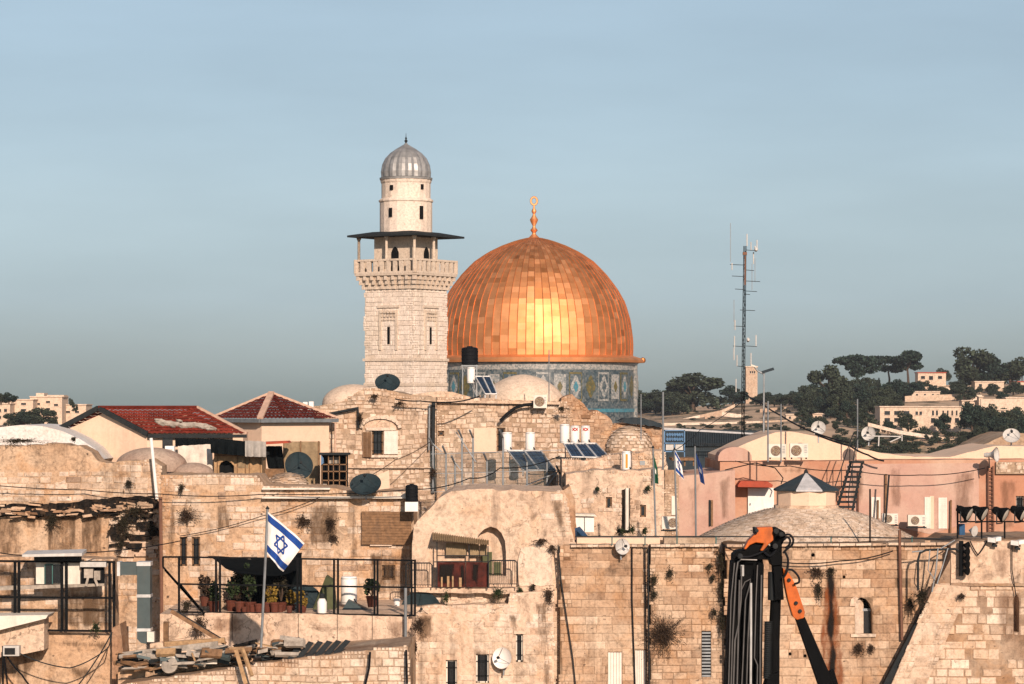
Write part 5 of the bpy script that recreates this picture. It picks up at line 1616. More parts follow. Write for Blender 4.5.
dish('pale dish with a long feed boom right of the steel stair', 868.5, 433.5, 154, 7, 1, (-.25,-.95,.15), M['dishpale'], 446)
dish('grey dish on the stony roof mound at the right edge', 1011.5, 435.5, 158, 8.5, .8, (-.1,-.8,.6), M['dishpale'], 447)
dish('white dish fixed beside the barred window at the bottom of the plaster house', 502, 658, 136.3, 10.5, 1, (-.45,-.88,.12), M['plastic'], 676)
dish('pale grey dish on the edge of the ashlar wall above the boarded windows', 622.5, 546.5, 136.9, 8, 1, (.45,-.9,.1), M['dishpale'], 560)
dish('big dark dish half sunk behind the wall at the end of the railed terrace', 421, 612, 137.35, 20.5, .6, (.05,-.95,.25), M['dishdark'], 625)
dish('dark blue dish among the plant pots on the railed terrace', 305, 600, 135, 17, .7, (.2,-.8,.5), M['dishdark'], 612)
# little antenna yoke beside pale dish
m = MB(); m.bar(P(872,436,153.5), P(902,436.5,153.5), .05); m.bar(P(902,436.5,153.5), P(890,442,153.5), .05); m.bar(P(879,436,153.5), P(878.5,446,153.5), .06); m.bar(P(902,434,153.5), P(902,441,153.5), .05)
tag(m.build('aerial_boom', M['dishpale']), 'pale aerial boom on a short post beside the pale dish', 'aerial')
# ---------------- air conditioners
def ac(label, x0, y0, x1, y1, Y, fx=.42, legs=True, facing=1, group=None, bracket=False, depth=.35):
    t = thing('air_conditioner', label, 'air conditioner', P((x0+x1)/2, y1+1, Y), group)
    k = Y/F
    m = MB(); m.pb(x0, y0, x1, y1, Y, depth); m.build('casing', M['acwhite'], t)
    r = (y1-y0)*.38
    cx = x0+(x1-x0)*fx; cy = (y0+y1)/2
    c = P(cx, cy, Y)
    m = MB(); m.lathe(c+V((0,-.002,0)), [(r*k,0),(r*k,.02),(r*k*.9,.025)], 20, ax=(0,-1,0)); g_ = m.build('fan_well', M['wood'], t)
    m = MB()
    for i in range(5):
        a0 = 2*PI*i/5
        m.prism([c+V((math.cos(a)*q, -.035, math.sin(a)*q)) for a, q in ((a0,.04),(a0-.3,r*k*.85),(a0+.35,r*k*.85))], (0,.008,0))
    m.lathe(c+V((0,-.03,0)), [(.05,0),(.05,.02)], 10, ax=(0,-1,0))
    m.build('fan', M['tin'], g_)
    m = MB()
    for i in range(1, 4):
        q = r*k*i/3.4
        m.tube([c+V((math.cos(2*PI*j/16)*q, -.055, math.sin(2*PI*j/16)*q)) for j in range(17)], .008, 4, cap=False)
    m.build('guard', M['silver'], g_)
    m = MB()
    for x in (x0+1.2, x1-2.2): m.pb(x, y1, x+1.2, y1+1.6, Y+.05, .25)
    if bracket: m.pb(x0-.6, y1+1.2, x1+.6, y1+2.2, Y-.05, depth+.15)
    m.build('foot', M['eave'], t)
    m = MB()
    for i in range(5): m.pb(x1-(x1-x0)*.2, y0+2+i*1.6, x1-1, y0+2.6+i*1.6, Y-.02, .03)
    m.build('louvre', M['steel'], t)
    return t
ac('white AC box left of its pair on the cream vaulted roof', 768.5, 444, 786, 457.5, 153, .42)
ac('white AC box right of its pair on the cream vaulted roof', 790, 443.5, 808, 457.5, 153, .35)
ac('small white AC unit on the roof in front of the cream cone-like dome', 533.5, 395, 547, 408, 166.2, .45)
ac('white AC unit on a bracket at the foot of the flagpoles', 662, 516.5, 677, 529, 146, .72, bracket=True)
ac('beige AC unit on a bracket below the white shuttered window of the salmon house', 908, 515, 926, 526, 152.6, .4, bracket=True)
ac('beige AC unit half hidden behind the edge of the stone roof', 882, 513.5, 898, 524, 152.4, .4, bracket=True)
# ---------------- boilers and solar panels
def boiler(label, x0, y0, x1, y1, Y, mark=None, group=None):
    k = Y/F; cx = (x0+x1)/2; r = (x1-x0)/2*k; h = (y1-y0)*k
    b = P(cx, y1, Y)
    t = thing('water_boiler', label, 'water boiler', b, group)
    m = MB(); m.lathe(b, [(r*.96,0),(r,.05),(r,h-.08),(r*.9,h-.02),(r*.3,h)], 24); m.build('tank', M['plastic'], t, smooth=True)
    m = MB(); m.lathe(b, [(r*1.02,h*.05),(r*1.02,h*.05+.04)], 24); m.lathe(b, [(r*1.02,h*.9),(r*1.02,h*.9+.04)], 24); m.build('band', M['silver'], t)
    if mark:
        m = MB()
        if mark == 'oval':
            for u in (0, 1):
                pts = [V((b.x+r*1.02*math.sin(a*.55)*.9, b.y-r*1.02*math.cos(a*.55), b.z+h*.78+.07*math.cos(a*2.2)*(1 if u else -1))) for a in [(-1.2+2.4*i/10) for i in range(11)]]
                m.tube(pts, .03, 4)
        else:
            q = [V((b.x+r*1.02*math.sin(a), b.y-r*1.02*math.cos(a), b.z+h*z)) for z in (.15,.85) for a in (-.25,0,.25)]
            m.add(q, [(0,1,4,3),(1,2,5,4)])
        m.build('printed_mark', M['label'] if mark == 'oval' else M['labelo'], t)
    m = MB(); m.tube([b+V((r*.7,-r*.9,h*.2)), b+V((r*1.1,-r*1.3,0)), b+V((r*1.2,-r*1.3,-.4))], .03, 5); m.build('pipe', M['eave'], t)
    return t
boiler('left of the two plain white boilers behind the wire fence', 502, 432, 512, 451, 163)
boiler('right of the two plain white boilers behind the wire fence', 525.5, 432, 535, 451, 163)
boiler('plain white boiler, left of the three above the solar panels', 560, 424, 569.5, 443, 160)
boiler('white boiler with a faint red mark, middle of the three above the solar panels', 570.5, 425.5, 579.5, 443, 160, 'oval')
boiler('white boiler with a red oval mark, right of the three above the solar panels', 581, 425.5, 590, 443, 160, 'oval')
boiler('white boiler with an orange panel standing alone below the rubble dome', 622, 451, 631, 471, 152, 'bar')
boiler('fat white water tank on the railed terrace', 341, 576, 357, 604, 136)
def solar(label, tl, tr, br, bl, Yt, Yb, n=3, group=None):
    t = thing('solar_panel', label, 'solar panel', P((bl[0]+br[0])/2, bl[1]+3, Yb), group)
    A_, B_, C_, D_ = P(*bl, Yb), P(*br, Yb), P(*tr, Yt), P(*tl, Yt)
    nn = (B_-A_).cross(D_-A_).normalized()
    if nn.y > 0: nn = -nn
    g_ = lambda u, v: A_.lerp(B_, u).lerp(D_.lerp(C_, u), v)
    for i in range(n):
        u0, u1 = i/n+.01, (i+1)/n-.01
        m = MB(); m.prism([g_(u0,.01), g_(u1,.01), g_(u1,.99), g_(u0,.99)], -nn*.05); p_ = m.build('panel', M['solar'], t)
        m = MB()
        for a, b in ((g_(u0,0),g_(u0,1)),(g_(u1,0),g_(u1,1)),(g_(u0,0),g_(u1,0)),(g_(u0,1),g_(u1,1))): m.bar(a+nn*.02, b+nn*.02, .06)
        m.build('frame', M['silver'], p_)
        m = MB()
        for q in range(1, 4): m.bar(g_(u0,q/4)+nn*.006, g_(u1,q/4)+nn*.006, .012)
        for q in range(1, 3): m.bar(g_(u0+(u1-u0)*q/3,0)+nn*.006, g_(u0+(u1-u0)*q/3,1)+nn*.006, .012)
        m.build('cell_line', M['eave'], p_)
    m = MB()
    for u in (.05, .95):
        a = g_(u, .92); m.bar(a-nn*.08, V((a.x, a.y, min(A_.z,B_.z)-.3)), .06)
        a = g_(u, .05); m.bar(a-nn*.08, V((a.x, a.y, min(A_.z,B_.z)-.3)), .06)
    m.build('leg', M['steel'], t)
    return t
solar('row of three dark solar panels under the three white boilers', (563,443.5), (596,443.5), (610,458), (571,457), 158.6, 156.6, 3)
solar('pair of dusty solar panels tilted in front of the two plain boilers', (507,450.5), (541,451), (556,471), (522,470), 161, 158.5, 2)
solar('blue solar panel tilted beside the black water tank', (475,376.5), (490,376.5), (497,394), (485,394), 174.5, 173.6, 2)
def tank(label, x0, y0, x1, y1, Y, stand=None, mat='tankblack'):
    k = Y/F; r = (x1-x0)/2*k; h = (y1-y0)*k; b = P((x0+x1)/2, y1, Y)
    t = thing('water_tank', label, 'water tank', P((x0+x1)/2, stand or y1, Y))
    m = MB(); pf = [(r*.95,0),(r,.05)]
    for i in range(4): pf += [(r,h*(.1+.2*i)),(r*1.04,h*(.14+.2*i)),(r,h*(.18+.2*i))]
    pf += [(r,h*.9),(r*.8,h*.97),(r*.35,h),(r*.33,h*1.05),(.01,h*1.05)]
    m.lathe(b, pf, 24); m.build('tank', M[mat], t)
    return t, b, r
t, b, r = tank('black plastic water tank on a steel stand in front of the golden dome', 461.5, 347, 478, 365, 178, 396)
m = MB(); z0 = P(470,396,178).z
for sx in (-1, 1):
    for sy in (-1, 1): m.bar(b+V((sx*r*.85, sy*r*.85, 0)), V((b.x+sx*r*.85, b.y+sy*r*.85, z0)), .06)
for s in (-1, 1): m.bar(b+V((-r, s*r*.85, -.05)), b+V((r, s*r*.85, -.05)), .08); m.bar(b+V((-r*.85, s*r*.85, -.1)), V((b.x+r*.85, b.y+s*r*.85, z0)), .04)
m.build('stand', M['steel'], t)
boiler('slim white boiler under the black water tank', 467, 367, 475, 383, 177)
t, b, r = tank('black ribbed barrel on a white box above the boarded panel', 405.5, 484.5, 418, 502, 139.8, 512)
m = MB(); m.pb(405, 502, 418, 511.5, 139.5, .6); m.build('white_base', M['plastic'], t)
# ---------------- wire fence with bent posts
def wirefence():
    Y = 158.
    t = thing('wire_fence', 'tall grey wire fence on bent posts above the cream plaster house', 'fence', P(495, 491, Y))
    for x, y0 in ((433,440),(446,448),(455,458),(462,432),(473,432),(487,455),(503,432),(527,456),(547,456),(560,468)):
        m = MB(); m.tube([P(x,491,Y), P(x,y0+6,Y), P(x-3.5,y0-2,Y-.5)], .055, 6); m.build('bent_post', M['steel'], t)
    m = MB()
    for x0, y0, x1, y1 in ((456,432,476,462),(430,441,442,452),(522,487,558,472),(452,459,462,471),(545,489,559,470)): m.bar(P(x0,y0,Y-.1), P(x1,y1,Y-.1), .06)
    for y in (450, 470, 488): m.bar(P(431,y+4,Y), P(562,y,Y), .03)
    m.build('brace', M['steel'], t)
    m = MB()
    for i in range(110):
        x = 430+i*1.2
        yt = 452 if x < 500 else 456+ (x-500)*.15
        m.bar(P(x,490,Y+.03), P(x,yt,Y+.03), .014)
    for i in range(26): m.bar(P(430,489-i*1.5,Y+.03), P(562,489-i*1.4,Y+.03), .013)
    m.build('mesh', M['duct'], t)
wirefence()
def piperun(name, label, pts, Y, r, mat, cat='pipe'):
    m = MB(); m.tube([P(*p, Y) if len(p) == 2 else P(*p) for p in pts], r, 6)
    return tag(m.build(name, mat, smooth=True), label, cat)
piperun('bent_pipe', 'black pipe curving down from the small AC unit by the cream dome', [(534,404),(524,405),(515,408),(507,414),(500,421)], 166.4, .09, M['tankblack'])
piperun('wall_pipe', 'dark pipe down the corner between the two pale rubble houses', [(433.5,402),(433,440),(434,491)], 164.6, .11, M['eave'])
piperun('wall_pipe', 'thin grey pipe beside the dark corner pipe of the rubble houses', [(429.5,404),(429,450)], 164.7, .05, M['steel'])
piperun('wall_pipe', 'short dark pipe along the top of the shuttered rubble house', [(329,414),(358,408),(358.5,428)], 164.7, .08, M['eave'])
piperun('wall_pipe', 'black conduit down the right of the boarded windows', [(632,548),(632,600),(635,684),(636,720)], 137.3, .035, M['tankblack'])
piperun('wall_pipe', 'grey conduit at the corner beside the ivy clump', [(645,547),(645.5,600),(647,690)], 137.2, .03, M['eave'])
piperun('wall_pipe', 'second grey conduit at the same wall corner, nearest the ivy clump', [(648.5,547),(648.5,600),(649.5,690)], 136.7, .03, M['eave'])
piperun('wall_pipe', 'long dark cable hanging down the corner of the cream plaster house', [(558,545),(561,580),(567,620),(573,660),(577,700)], 137.25, .03, M['eave'])
piperun('drain_pipe', 'rusty dark drainpipe on the wall left of the sloping buttress', [(899.5,530),(900,560),(902,640)], 135.8, .07, M['rustpipe'], 'drainpipe')
piperun('conduit_arch', 'thick grey conduit bending over the wall above the sloping buttress', [(918,590),(918,560),(920,553),(926,550),(955,549),(960,552)], 134.6, .055, M['eave'])
t = thing('roof_railing', 'thin pipe handrail on slim turquoise posts along the edge of the ashlar walls', 'railing', P(765, 545, 137))
m = MB(); m.tube([P(x,y,137.0) for x, y in ((575,536.5),(720,536.5),(840,537),(955,539))], .03, 6); m.build('rail', M['eave'], t)
for x in (612, 645, 677, 716, 831, 870, 912):
    m = MB(); m.tube([P(x,545,137.0), P(x,536.5,137.0)], .03, 6); m.build('post', M['turq'], t)
for pts, Y, r, lab in (([(955,540),(940,549),(912,552)],134.6,.05,'slanting grey tube braced above the buttress'),([(938,548),(936,570),(932,592)],134.4,.06,'grey tube running down behind the buttress top'),([(948,548),(943,565),(937,584)],134.3,.05,'thin grey tube over the buttress top'),([(930,550),(928,570),(935,580)],134.3,.04,'black looped cable at the head of the buttress')):
    piperun('loose_tube', lab, pts, Y, r*.65, M['steel'])
# ---------------- searchlights, loudspeakers
def floodlight(label, px, py, Y, s=1., dirv=(.80,-.42,-.42), mat='machine'):
    k = Y/F
    t = thing('floodlight', label, 'floodlight', P(px, py+7, Y))
    c = P(px, py, Y); d = V(dirv).normalized()
    m = MB(); r = 5*k*s
    m.lathe(c-d*r*1.7, [(r*.35,0),(r*.5,r*.3),(r*.55,r*.8),(r*.95,r*1.5),(r*1.0,r*1.8)], 16, ax=d); m.build('housing', M[mat], t)
    m = MB(); m.lathe(c+d*r*.08, [(r*.88,0),(r*.5,r*.1),(.001,r*.13)], 16, ax=d); m.build('lens', M['lens'], t)
    m = MB()
    sd = d.cross(V((0,0,1))).normalized()
    for s_ in (-1, 1): m.bar(c-d*r*.8+sd*s_*r*1.08, c-d*r*.8+sd*s_*r*1.08-V((0,0,r*1.4)), .05)
    m.bar(c-d*r*.8-sd*r*1.1-V((0,0,r*1.4)), c-d*r*.8+sd*r*1.1-V((0,0,r*1.4)), .05)
    m.build('bracket', M['eave'], t)
    return t
for i, (x, y, lab) in enumerate(((966,514,'leftmost black floodlight of the row on the right-hand wall'),(981,514,'second black floodlight from the left on the right-hand wall'),(1002,515,'third black floodlight on the right-hand wall, right of the ladder'),(1020,514,'black floodlight at the right edge of the wall top'))):
    floodlight(lab, x+3, y, 135.6+i*.1, 1.6)
def bank():
    t = thing('floodlight_rack', 'black rack carrying the row of floodlights above the right-hand wall', 'rack', P(990, 540, 136))
    m = MB()
    for a in ((957,505,958.5,541),(957,521,1030,522.3)): m.pb(*a, 136.3, .12)
    for x in (964, 981, 1003, 1022): m.pb(x, 509, x+1, 522, 136.4, .08)
    for x in (981, 1004): m.pb(x, 522, x+1.5, 541, 136.4, .08)
    m.build('frame', M['black'], t)
    m = MB(); m.pb(959.5, 524, 965, 535, 136.2, .3); m.build('control_box', M['bluet'], t)
    m = MB(); m.lathe(P(974,531,136.1), [(.02,-.3),(.22,0),(.26,.04)], 14, ax=(.7,-.7,-.1)); m.build('lamp_reflector', M['dishpale'], t)
bank()
for i, (x, y) in enumerate(((994,542),(1017,545))):
    t = thing('security_camera', ['white pair of cameras clamped to the wall top under the ladder','white camera clamped to the wall top at the right edge'][i], 'security camera', P(x, y, 134.8))
    m = MB(); m.obox(P(x-2,y-2,134.6), V((.16,-.1,-.02)), V((.05,.16,0)), V((0,0,.10))); m.obox(P(x+3,y-3,134.6), V((.14,.1,.02)), V((-.05,.16,0)), V((0,0,.09))); m.build('camera_body', M['plastic'], t)
    m = MB(); m.bar(P(x,y,134.8), P(x,y+4,134.95), .08); m.bar(P(x-2,y+3,134.7), P(x+3,y+4,134.7), .12); m.build('bracket', M['eave'], t)
def stack():
    Y = 134.5
    t = thing('loudspeaker_stack', 'black column of small horn lamps hanging at the head of the buttress wall', 'loudspeaker', P(964, 577, Y))
    m = MB(); m.pb(959.5, 541, 963.5, 576, Y, .2); m.build('column', M['black'], t)
    for i in range(5):
        m = MB(); y = 545+i*6.4
        m.lathe(P(963.5,y,Y-.05), [(.06,0),(.10,.1),(.2,.24)], 12, ax=(.75,-.65,-.1)); h = m.build('horn', M['machine'], t)
        m = MB(); m.lathe(P(963.5,y,Y-.05)+V((.75,-.65,-.1)).normalized()*.2, [(.15,0),(.001,.03)], 12, ax=(.75,-.65,-.1)); m.build('mouth', M['lens'], h)
stack()
def horn():
    Y = 152.5
    t = thing('horn_loudspeaker', 'grey horn loudspeaker on the roof edge above the brown ladder', 'loudspeaker', P(992, 466, Y))
    d = V((.85,-.5,.05)).normalized(); c = P(987, 455, Y)
    m = MB(); m.lathe(c, [(.10,-.15),(.14,0),(.12,.12),(.14,.2),(.22,.36),(.38,.52),(.40,.54),(.36,.5),(.1,.2)], 20, ax=d); m.build('horn', M['dishpale'], t, smooth=True)
    m = MB(); m.bar(c+d*.1, P(989.5,468,Y+.1), .06); m.build('bracket', M['eave'], t)
horn()
# ---------------- steel stair by the kiosk
def stair():
    Y = 149.
    t = thing('steel_stair', 'rusty steel stair climbing to the roof right of the kiosk', 'stair', P(842, 513, Y))
    m = MB(); A_, B_ = P(836,512,Y), P(851,462,Y+1.5)
    off = V((mt(14,Y),0,0))
    for o in (V((0,0,0)), off*1.15): m.bar(A_+o*1, B_+o*.7, .07, .16)
    m.build('stringer', M['eave'], t)
    m = MB()
    for i in range(11):
        f = i/10; p = A_.lerp(B_, f); w_ = off*(1.15-.35*f)
        m.obox(p+w_/2, w_/2+V((.1,0,0)), V((0,.13,0)), V((0,0,.055)))
    m.build('tread', M['eave'], t)
    m = MB()
    for o in (V((-.15,0,0)), off*.9):
        for f, h in ((0,1.),(.5,1.),(1,1.)):
            p = A_.lerp(B_, f)+o*(1-.6*f); m.tube([p, p+V((0,0,h))], .025, 5)
        m.tube([A_+o+V((0,0,1)), B_+o*.4+V((0,0,1)), B_+o*.4+V((.2,0,1.5))], .03, 5)
    m.build('handrail', M['eave'], t)
stair()
# ---------------- railings and balcony
def railing(name, label, pts, Y, top, mid=None, bot=None, posts=(), mat='black', w=.06, pick=None):
    """pts: polyline of (px, py of the bottom); heights given as picture rows"""
    t = thing(name, label, 'railing', P(posts[0], bot, Y))
    m = MB()
    for y in [v for v in (top, mid, bot) if v is not None]:
        m.bar(P(pts[0], y, Y), P(pts[1], y+pts[2], Y), w)
    m.build('rail', M[mat], t)
    for x in posts:
        m = MB(); dy = pts[2]*(x-pts[0])/(pts[1]-pts[0])
        m.bar(P(x, bot+dy+.5, Y), P(x, top+dy-1, Y), w*1.25); m.build('post', M[mat], t)
    return t
railing('terrace_railing', 'long black railing along the terrace of plant pots', (179,415,3.5), 131.2, 557, 584, 612, (179,216,220,297.5,301,334,338,374.5,377.5,411.5,415), w=.075)
t = thing('stair_railing', 'black slanting stair railing at the left end of the plant terrace', 'railing', P(164, 566, 131.4))
m = MB()
for a, b in (((163,557),(180,557)),((163,567),(203,612)),((163,557),(163,567)),((180,584),(203,612)),((165,570),(205,615))): m.bar(P(*a,131.4), P(*b,131.4), .08)
m.build('rail', M['black'], t)
t = railing('terrace_railing', 'black railing of the lower left terrace in front of the air conditioners', (-8,114,1), 127.6, 561, 597, 630, (15,19,62,66.5,109.5,114), w=.09)
# bank of AC boxes on the left terrace
t = thing('plant_box', 'large off-white plant box with a green framed dark window under a sheet canopy', 'plant box', P(50, 588, 126.5))
m = MB(); m.pb(36, 561, 62, 584, 127.9, .1); m.pb(62, 558, 80, 587, 127.8, .2); m.build('casing', M['acwhite'], t)
m = MB(); m.pb(45, 565, 60, 583, 127.78, .1); m.pb(45, 564, 53, 584, 127.75, .1); m.build('window', M['glass'], t)
m = MB()
for a in ((44.4,564.6,45.2,584),(52,564.6,52.8,584),(44.4,564.4,52.8,565.2)): m.pb(*a, 127.7, .05)
m.build('window_frame', M['turq'], t)
m = MB(); m.prism([P(22,554.5,126.6), P(82,553,126.6), P(82,556,126.6), P(22,557,126.6)], (0,1.4,.1)); m.build('canopy', M['dishpale'], t)
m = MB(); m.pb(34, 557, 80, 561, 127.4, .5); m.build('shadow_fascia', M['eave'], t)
t = thing('air_conditioner', 'open AC unit with exposed innards beside the large plant box', 'air conditioner', P(92, 586, 127))
m = MB(); m.pb(80, 562, 106, 567, 127.4, .5); m.build('top_cover', M['dishpale'], t)
m = MB(); m.pb(81, 567, 104, 586, 127.8, .2); m.build('inner_case', M['dark'], t)
m = MB(); m.pb(84, 569, 93, 578, 127.5, .3); m.pb(94, 571, 100, 580, 127.5, .3); m.bar(P(88,578,127.5), P(86,586,127.5), .1); m.bar(P(95,579,127.5), P(98,586,127.5), .1); m.build('compressor', M['debris'], t)
m = MB(); m.px([(-14,586.5),(104,583.5),(104,586),(-14,591)], 127.7, .35); tag(m.build('cement_shelf', M['debris']), 'pale cement shelf under the air conditioners on the left terrace', 'shelf')
def duct():
    Y = 126.
    t = thing('air_duct', 'grey sheet metal air duct turning down the wall by the rusty pipe', 'air duct', P(143, 645, Y))
    m = MB(); m.pb(118, 562.5, 138, 575, Y+.1, .7); m.build('horizontal_run', M['duct'], t)
    m = MB(); m.pb(137, 562, 150, 636, Y, .8); m.px([(137,636),(150,636),(150,640),(147,644),(141,643),(137,639)], Y, .8); m.build('vertical_run', M['duct'], t)
    for a in ((136.5,562,150.5,566),(136.5,594.5,150.5,597.5),(136.5,628.5,150.5,631.5),(117,562,120,576)):
        m = MB(); m.pb(*a, Y-.03, .86); m.build('flange', M['silver'], t)
    m = MB(); m.pb(147, 632, 154, 642, Y-.2, .4); m.build('junction_box', M['acwhite'], t)
duct()
# balcony shelter
def balcony():
    Y = 137.2
    t = thing('balcony_shelter', 'rusty red sheet balcony with a tan corrugated roof before the arch', 'balcony', P(462, 588, Y))
    m = MB(); 
    a, b = P(432,540.5,Y-.3), P(489,546,Y-.3); a2, b2 = P(432,533,Y+.7), P(489,541,Y+.7)
    N = 26
    for i in range(N):
        f0, f1, f2 = i/N, (i+.5)/N, (i+1)/N
        p = [a.lerp(b,f)+V((0,0,h)) for f, h in ((f0,0),(f1,.07),(f2,0))]+[a2.lerp(b2,f)+V((0,0,h)) for f, h in ((f0,0),(f1,.07),(f2,0))]
        m.add(p, [(0,1,4,3),(1,2,5,4)], rnd.random())
    m.build('corrugated_roof', M['tin'], t)
    m = MB()
    for x in (437, 469, 488): m.bar(P(x,588,Y), P(x,542+(x-437)*.08,Y), .055)
    for y in (555.5, 561.5): m.bar(P(437,y,Y), P(488,y,Y), .04)
    m.build('post', M['eave'], t)
    m = MB(); m.px(rough([(437.5,587),(437.5,562),(465,562.5),(465,587)],.5,4,1), Y+.03, .04); m.build('rusty_sheet', M['rust'], t)
    m = MB(); m.px([(466,587),(466,562),(487.5,562.5),(487.5,587)], Y-.03, .04); m.build('rusty_sheet', M['rust'], t)
    for q in ([(438,563),(456,562),(454,580),(446,586),(438,582)],[(458,564),(466,563),(466,586),(460,586)],[(472,563),(480,563),(478,586),(470,580)]):
        m = MB(); film(m, q, Y-.05, 3); m.build('black_grime', M['stainblack'], t)
    m = MB()
    for x, wd in ((447,2.4),(452,1.6),(459,2.6),(441,1.6)): m.pb(x, 576+rnd.uniform(0,3), x+wd, 587, Y-.08, .06)
    m.build('broken_slat', M['woodpale'], t)
    m = MB(); m.pb(446, 543, 467, 556, Y+.5, .05); m.build('back_curtain', M['tin'], t)
    m = MB(); m.pb(470, 544, 479, 556, Y+.5, .05); m.pb(480, 544, 487, 556, Y+.5, .05); m.build('back_curtain', M['tin'], t)
balcony()
def smallrail(label, x0, x1, y0, y1, Y, n):
    t = thing('balcony_railing', label, 'railing', P(x0, y1, Y))
    m = MB(); m.tube([P(x0,y1,Y), P(x0,y0+2,Y), P(x0+2,y0,Y), P(x1-2,y0,Y), P(x1,y0+2,Y), P(x1,y1,Y)], .032, 6); m.tube([P(x0,y1-3,Y), P(x1,y1-3,Y)], .02, 5); m.build('frame', M['eave'], t)
    m = MB()
    for i in range(1, n): m.tube([P(x0+(x1-x0)*i/n,y0,Y), P(x0+(x1-x0)*i/n,y1-3,Y)], .012, 4)
    m.build('baluster', M['eave'], t)
smallrail('thin rail on the ledge right of the rusty balcony', 488.5, 517, 560.5, 587, 136.9, 13)
smallrail('thin rail on the ledge left of the rusty balcony', 406, 432, 563, 588, 137.1, 10)
# ---------------- plant terrace contents
m = MB()
tl, tr, br, bl = P(207,556,134), P(302,553,138), P(300,569,132.4), P(226,568,132)
nx_, ny_ = 14, 6
vs = []
for j in range(ny_+1):
    for i in range(nx_+1):
        u, v = i/nx_, j/ny_
        p = tl.lerp(tr,u).lerp(bl.lerp(br,u),v); p.z -= .35*math.sin(PI*u)*(.5+.5*v)-.05*math.sin(9*u+4*v); vs.append(p)
m.add(vs, [(j*(nx_+1)+i,j*(nx_+1)+i+1,(j+1)*(nx_+1)+i+1,(j+1)*(nx_+1)+i) for j in range(ny_) for i in range(nx_)])
tag(m.build('shade_sail', M['cloth'], smooth=True), 'sagging black shade cloth over the plant pots', 'shade cloth')
def drape(mb, pl_top, pl_bot, n=18, amp=.15, seed=0, f=9.):
    rg = random.Random(seed); rows = 8; vs = []
    for j in range(rows+1):
        for i in range(n+1):
            u, v = i/n, j/rows
            a = pl_top[0].lerp(pl_top[1], u); b = pl_bot[0].lerp(pl_bot[1], u)
            p = a.lerp(b, v); p.y += amp*(.3+.7*v)*math.sin(f*u*PI+seed)+amp*.4*NZ.noise(V((u*5, v*3, seed)))
            p.z += .03*NZ.noise(V((u*9, v*2, seed+4)))
            vs.append(p)
    mb.add(vs, [(j*(n+1)+i,j*(n+1)+i+1,(j+1)*(n+1)+i+1,(j+1)*(n+1)+i) for j in range(rows) for i in range(n)])
m = MB(); drape(m, (P(236,560,137), P(301,556,137)), (P(236,613,136.4), P(301,613,136.4)), seed=2, n=40); tag(m.build('tarp_shade_backdrop', M['cloth'], smooth=True), 'black tarp widened into a shade backdrop behind the potted plants under the flag', 'tarp')  # tarp drawn wider in black to stand for the deep shade behind the plants
m = MB(); m.prism([P(311,613,134.5), P(326,576,135), P(333,581,134.6), P(336,614,134.5)], (0,1.2,0)); tag(m.build('green_tent', M['tarpg']), 'small faded green tent sheet on the railed terrace', 'tarp')
m = MB(); m.prism([P(340,613,134), P(348,600,134.5), P(372,612,134), P(372,614,134)], (0,.8,0)); tag(m.build('blue_grey_sheet', M['duct']), 'crumpled blue grey sheet below the fat white tank', 'tarp')
def leafball(mb, c, r, n, size, seed):
    leafclump(mb, c, r, n, size, random.Random(seed))
def potplant(label, x, ybase, Y, hpx, wpx, mat, seed, potmat='terra'):
    k = Y/F; b = P(x, ybase, Y)
    t = thing('potted_plant', label, 'potted plant', b)
    m = MB(); r = wpx*.3*k+.1; m.lathe(b, [(r*.7,0),(r,r*1.6),(r*1.1,r*1.7),(r*1.1,r*1.9),(r*.9,r*1.9)], 14); m.build('pot', M[potmat], t)
    m = MB(); rg = random.Random(seed)
    H = hpx*k
    for i in range(6):
        m.tube([b+V((0,0,r*1.6)), b+V((rg.uniform(-1,1)*wpx*k*.4, rg.uniform(-.3,.3), H*rg.uniform(.6,.95)))], .02, 4)
    m.build('stem', M['bark'], t)
    m = MB()
    for i in range(7): leafclump(m, b+V((rg.uniform(-.5,.5)*wpx*k, rg.uniform(-.3,.3), H*rg.uniform(.45,.9))), (wpx*k*.28,.3,H*.18), 46, .075, rg)
    m.build('foliage', mat, t)
spots = [(214,612,30,12,'leaf','bushy potted plant at the left end of the railed terrace'),(205,606,32,10,'burnt','dry brown potted plant by the stair rail'),(232,612,40,14,'leaf','tall green potted plant under the left edge of the shade cloth'),(243,613,50,13,'leaf','tallest green potted plant under the middle of the shade cloth'),(250,613,42,12,'leaf','dark green potted plant left of the flagpole'),
         (271,613,28,9,'terrad','yellowing palm-like plant right of the flagpole'),(281,613,36,12,'weed','olive potted plant before the black tarp'),(291,613,22,8,'terrad','yellow flowering plant left of the blue dish'),(302,613,22,9,'terrad','yellow flowering plant right of the tarp edge'),(372,607,28,12,'leaf','small round shrub right of the fat white tank'),(238,614,20,8,'burnt','low dry plant before the tall green plants')]
for i, (x, y, h, wd, mt_, lab) in enumerate(spots): potplant(lab, x, y, 132.4+(i % 4)*.5, h, wd, M[mt_], i)
for i in range(8):
    x = 238+i*7.2+rnd.uniform(-2,2); k = 132/F; b = P(x, 613.2, 131.8+rnd.uniform(0,.6)); r = rnd.uniform(.11,.22)
    m = MB(); m.lathe(b, [(r*.75,0),(r,r*2.),(r*1.12,r*2.05),(r*1.12,r*2.4),(r*.9,r*2.4),(r*.8,r*1.9)], 14)
    tag(m.build('terracotta_pot', M['terra']), 'terracotta pot standing in the row behind the black terrace railing', 'plant pot', 'terracotta pots along the terrace railing')
m = MB(); m.pb(200, 590, 213, 611, 134, .8); m.stones(rect(200,590,213,611), 134, **dict(RUB, seed=61)); tag(m.build('stone_planter', M['rubble']), 'pale stone planter block under the dry brown plant', 'planter')
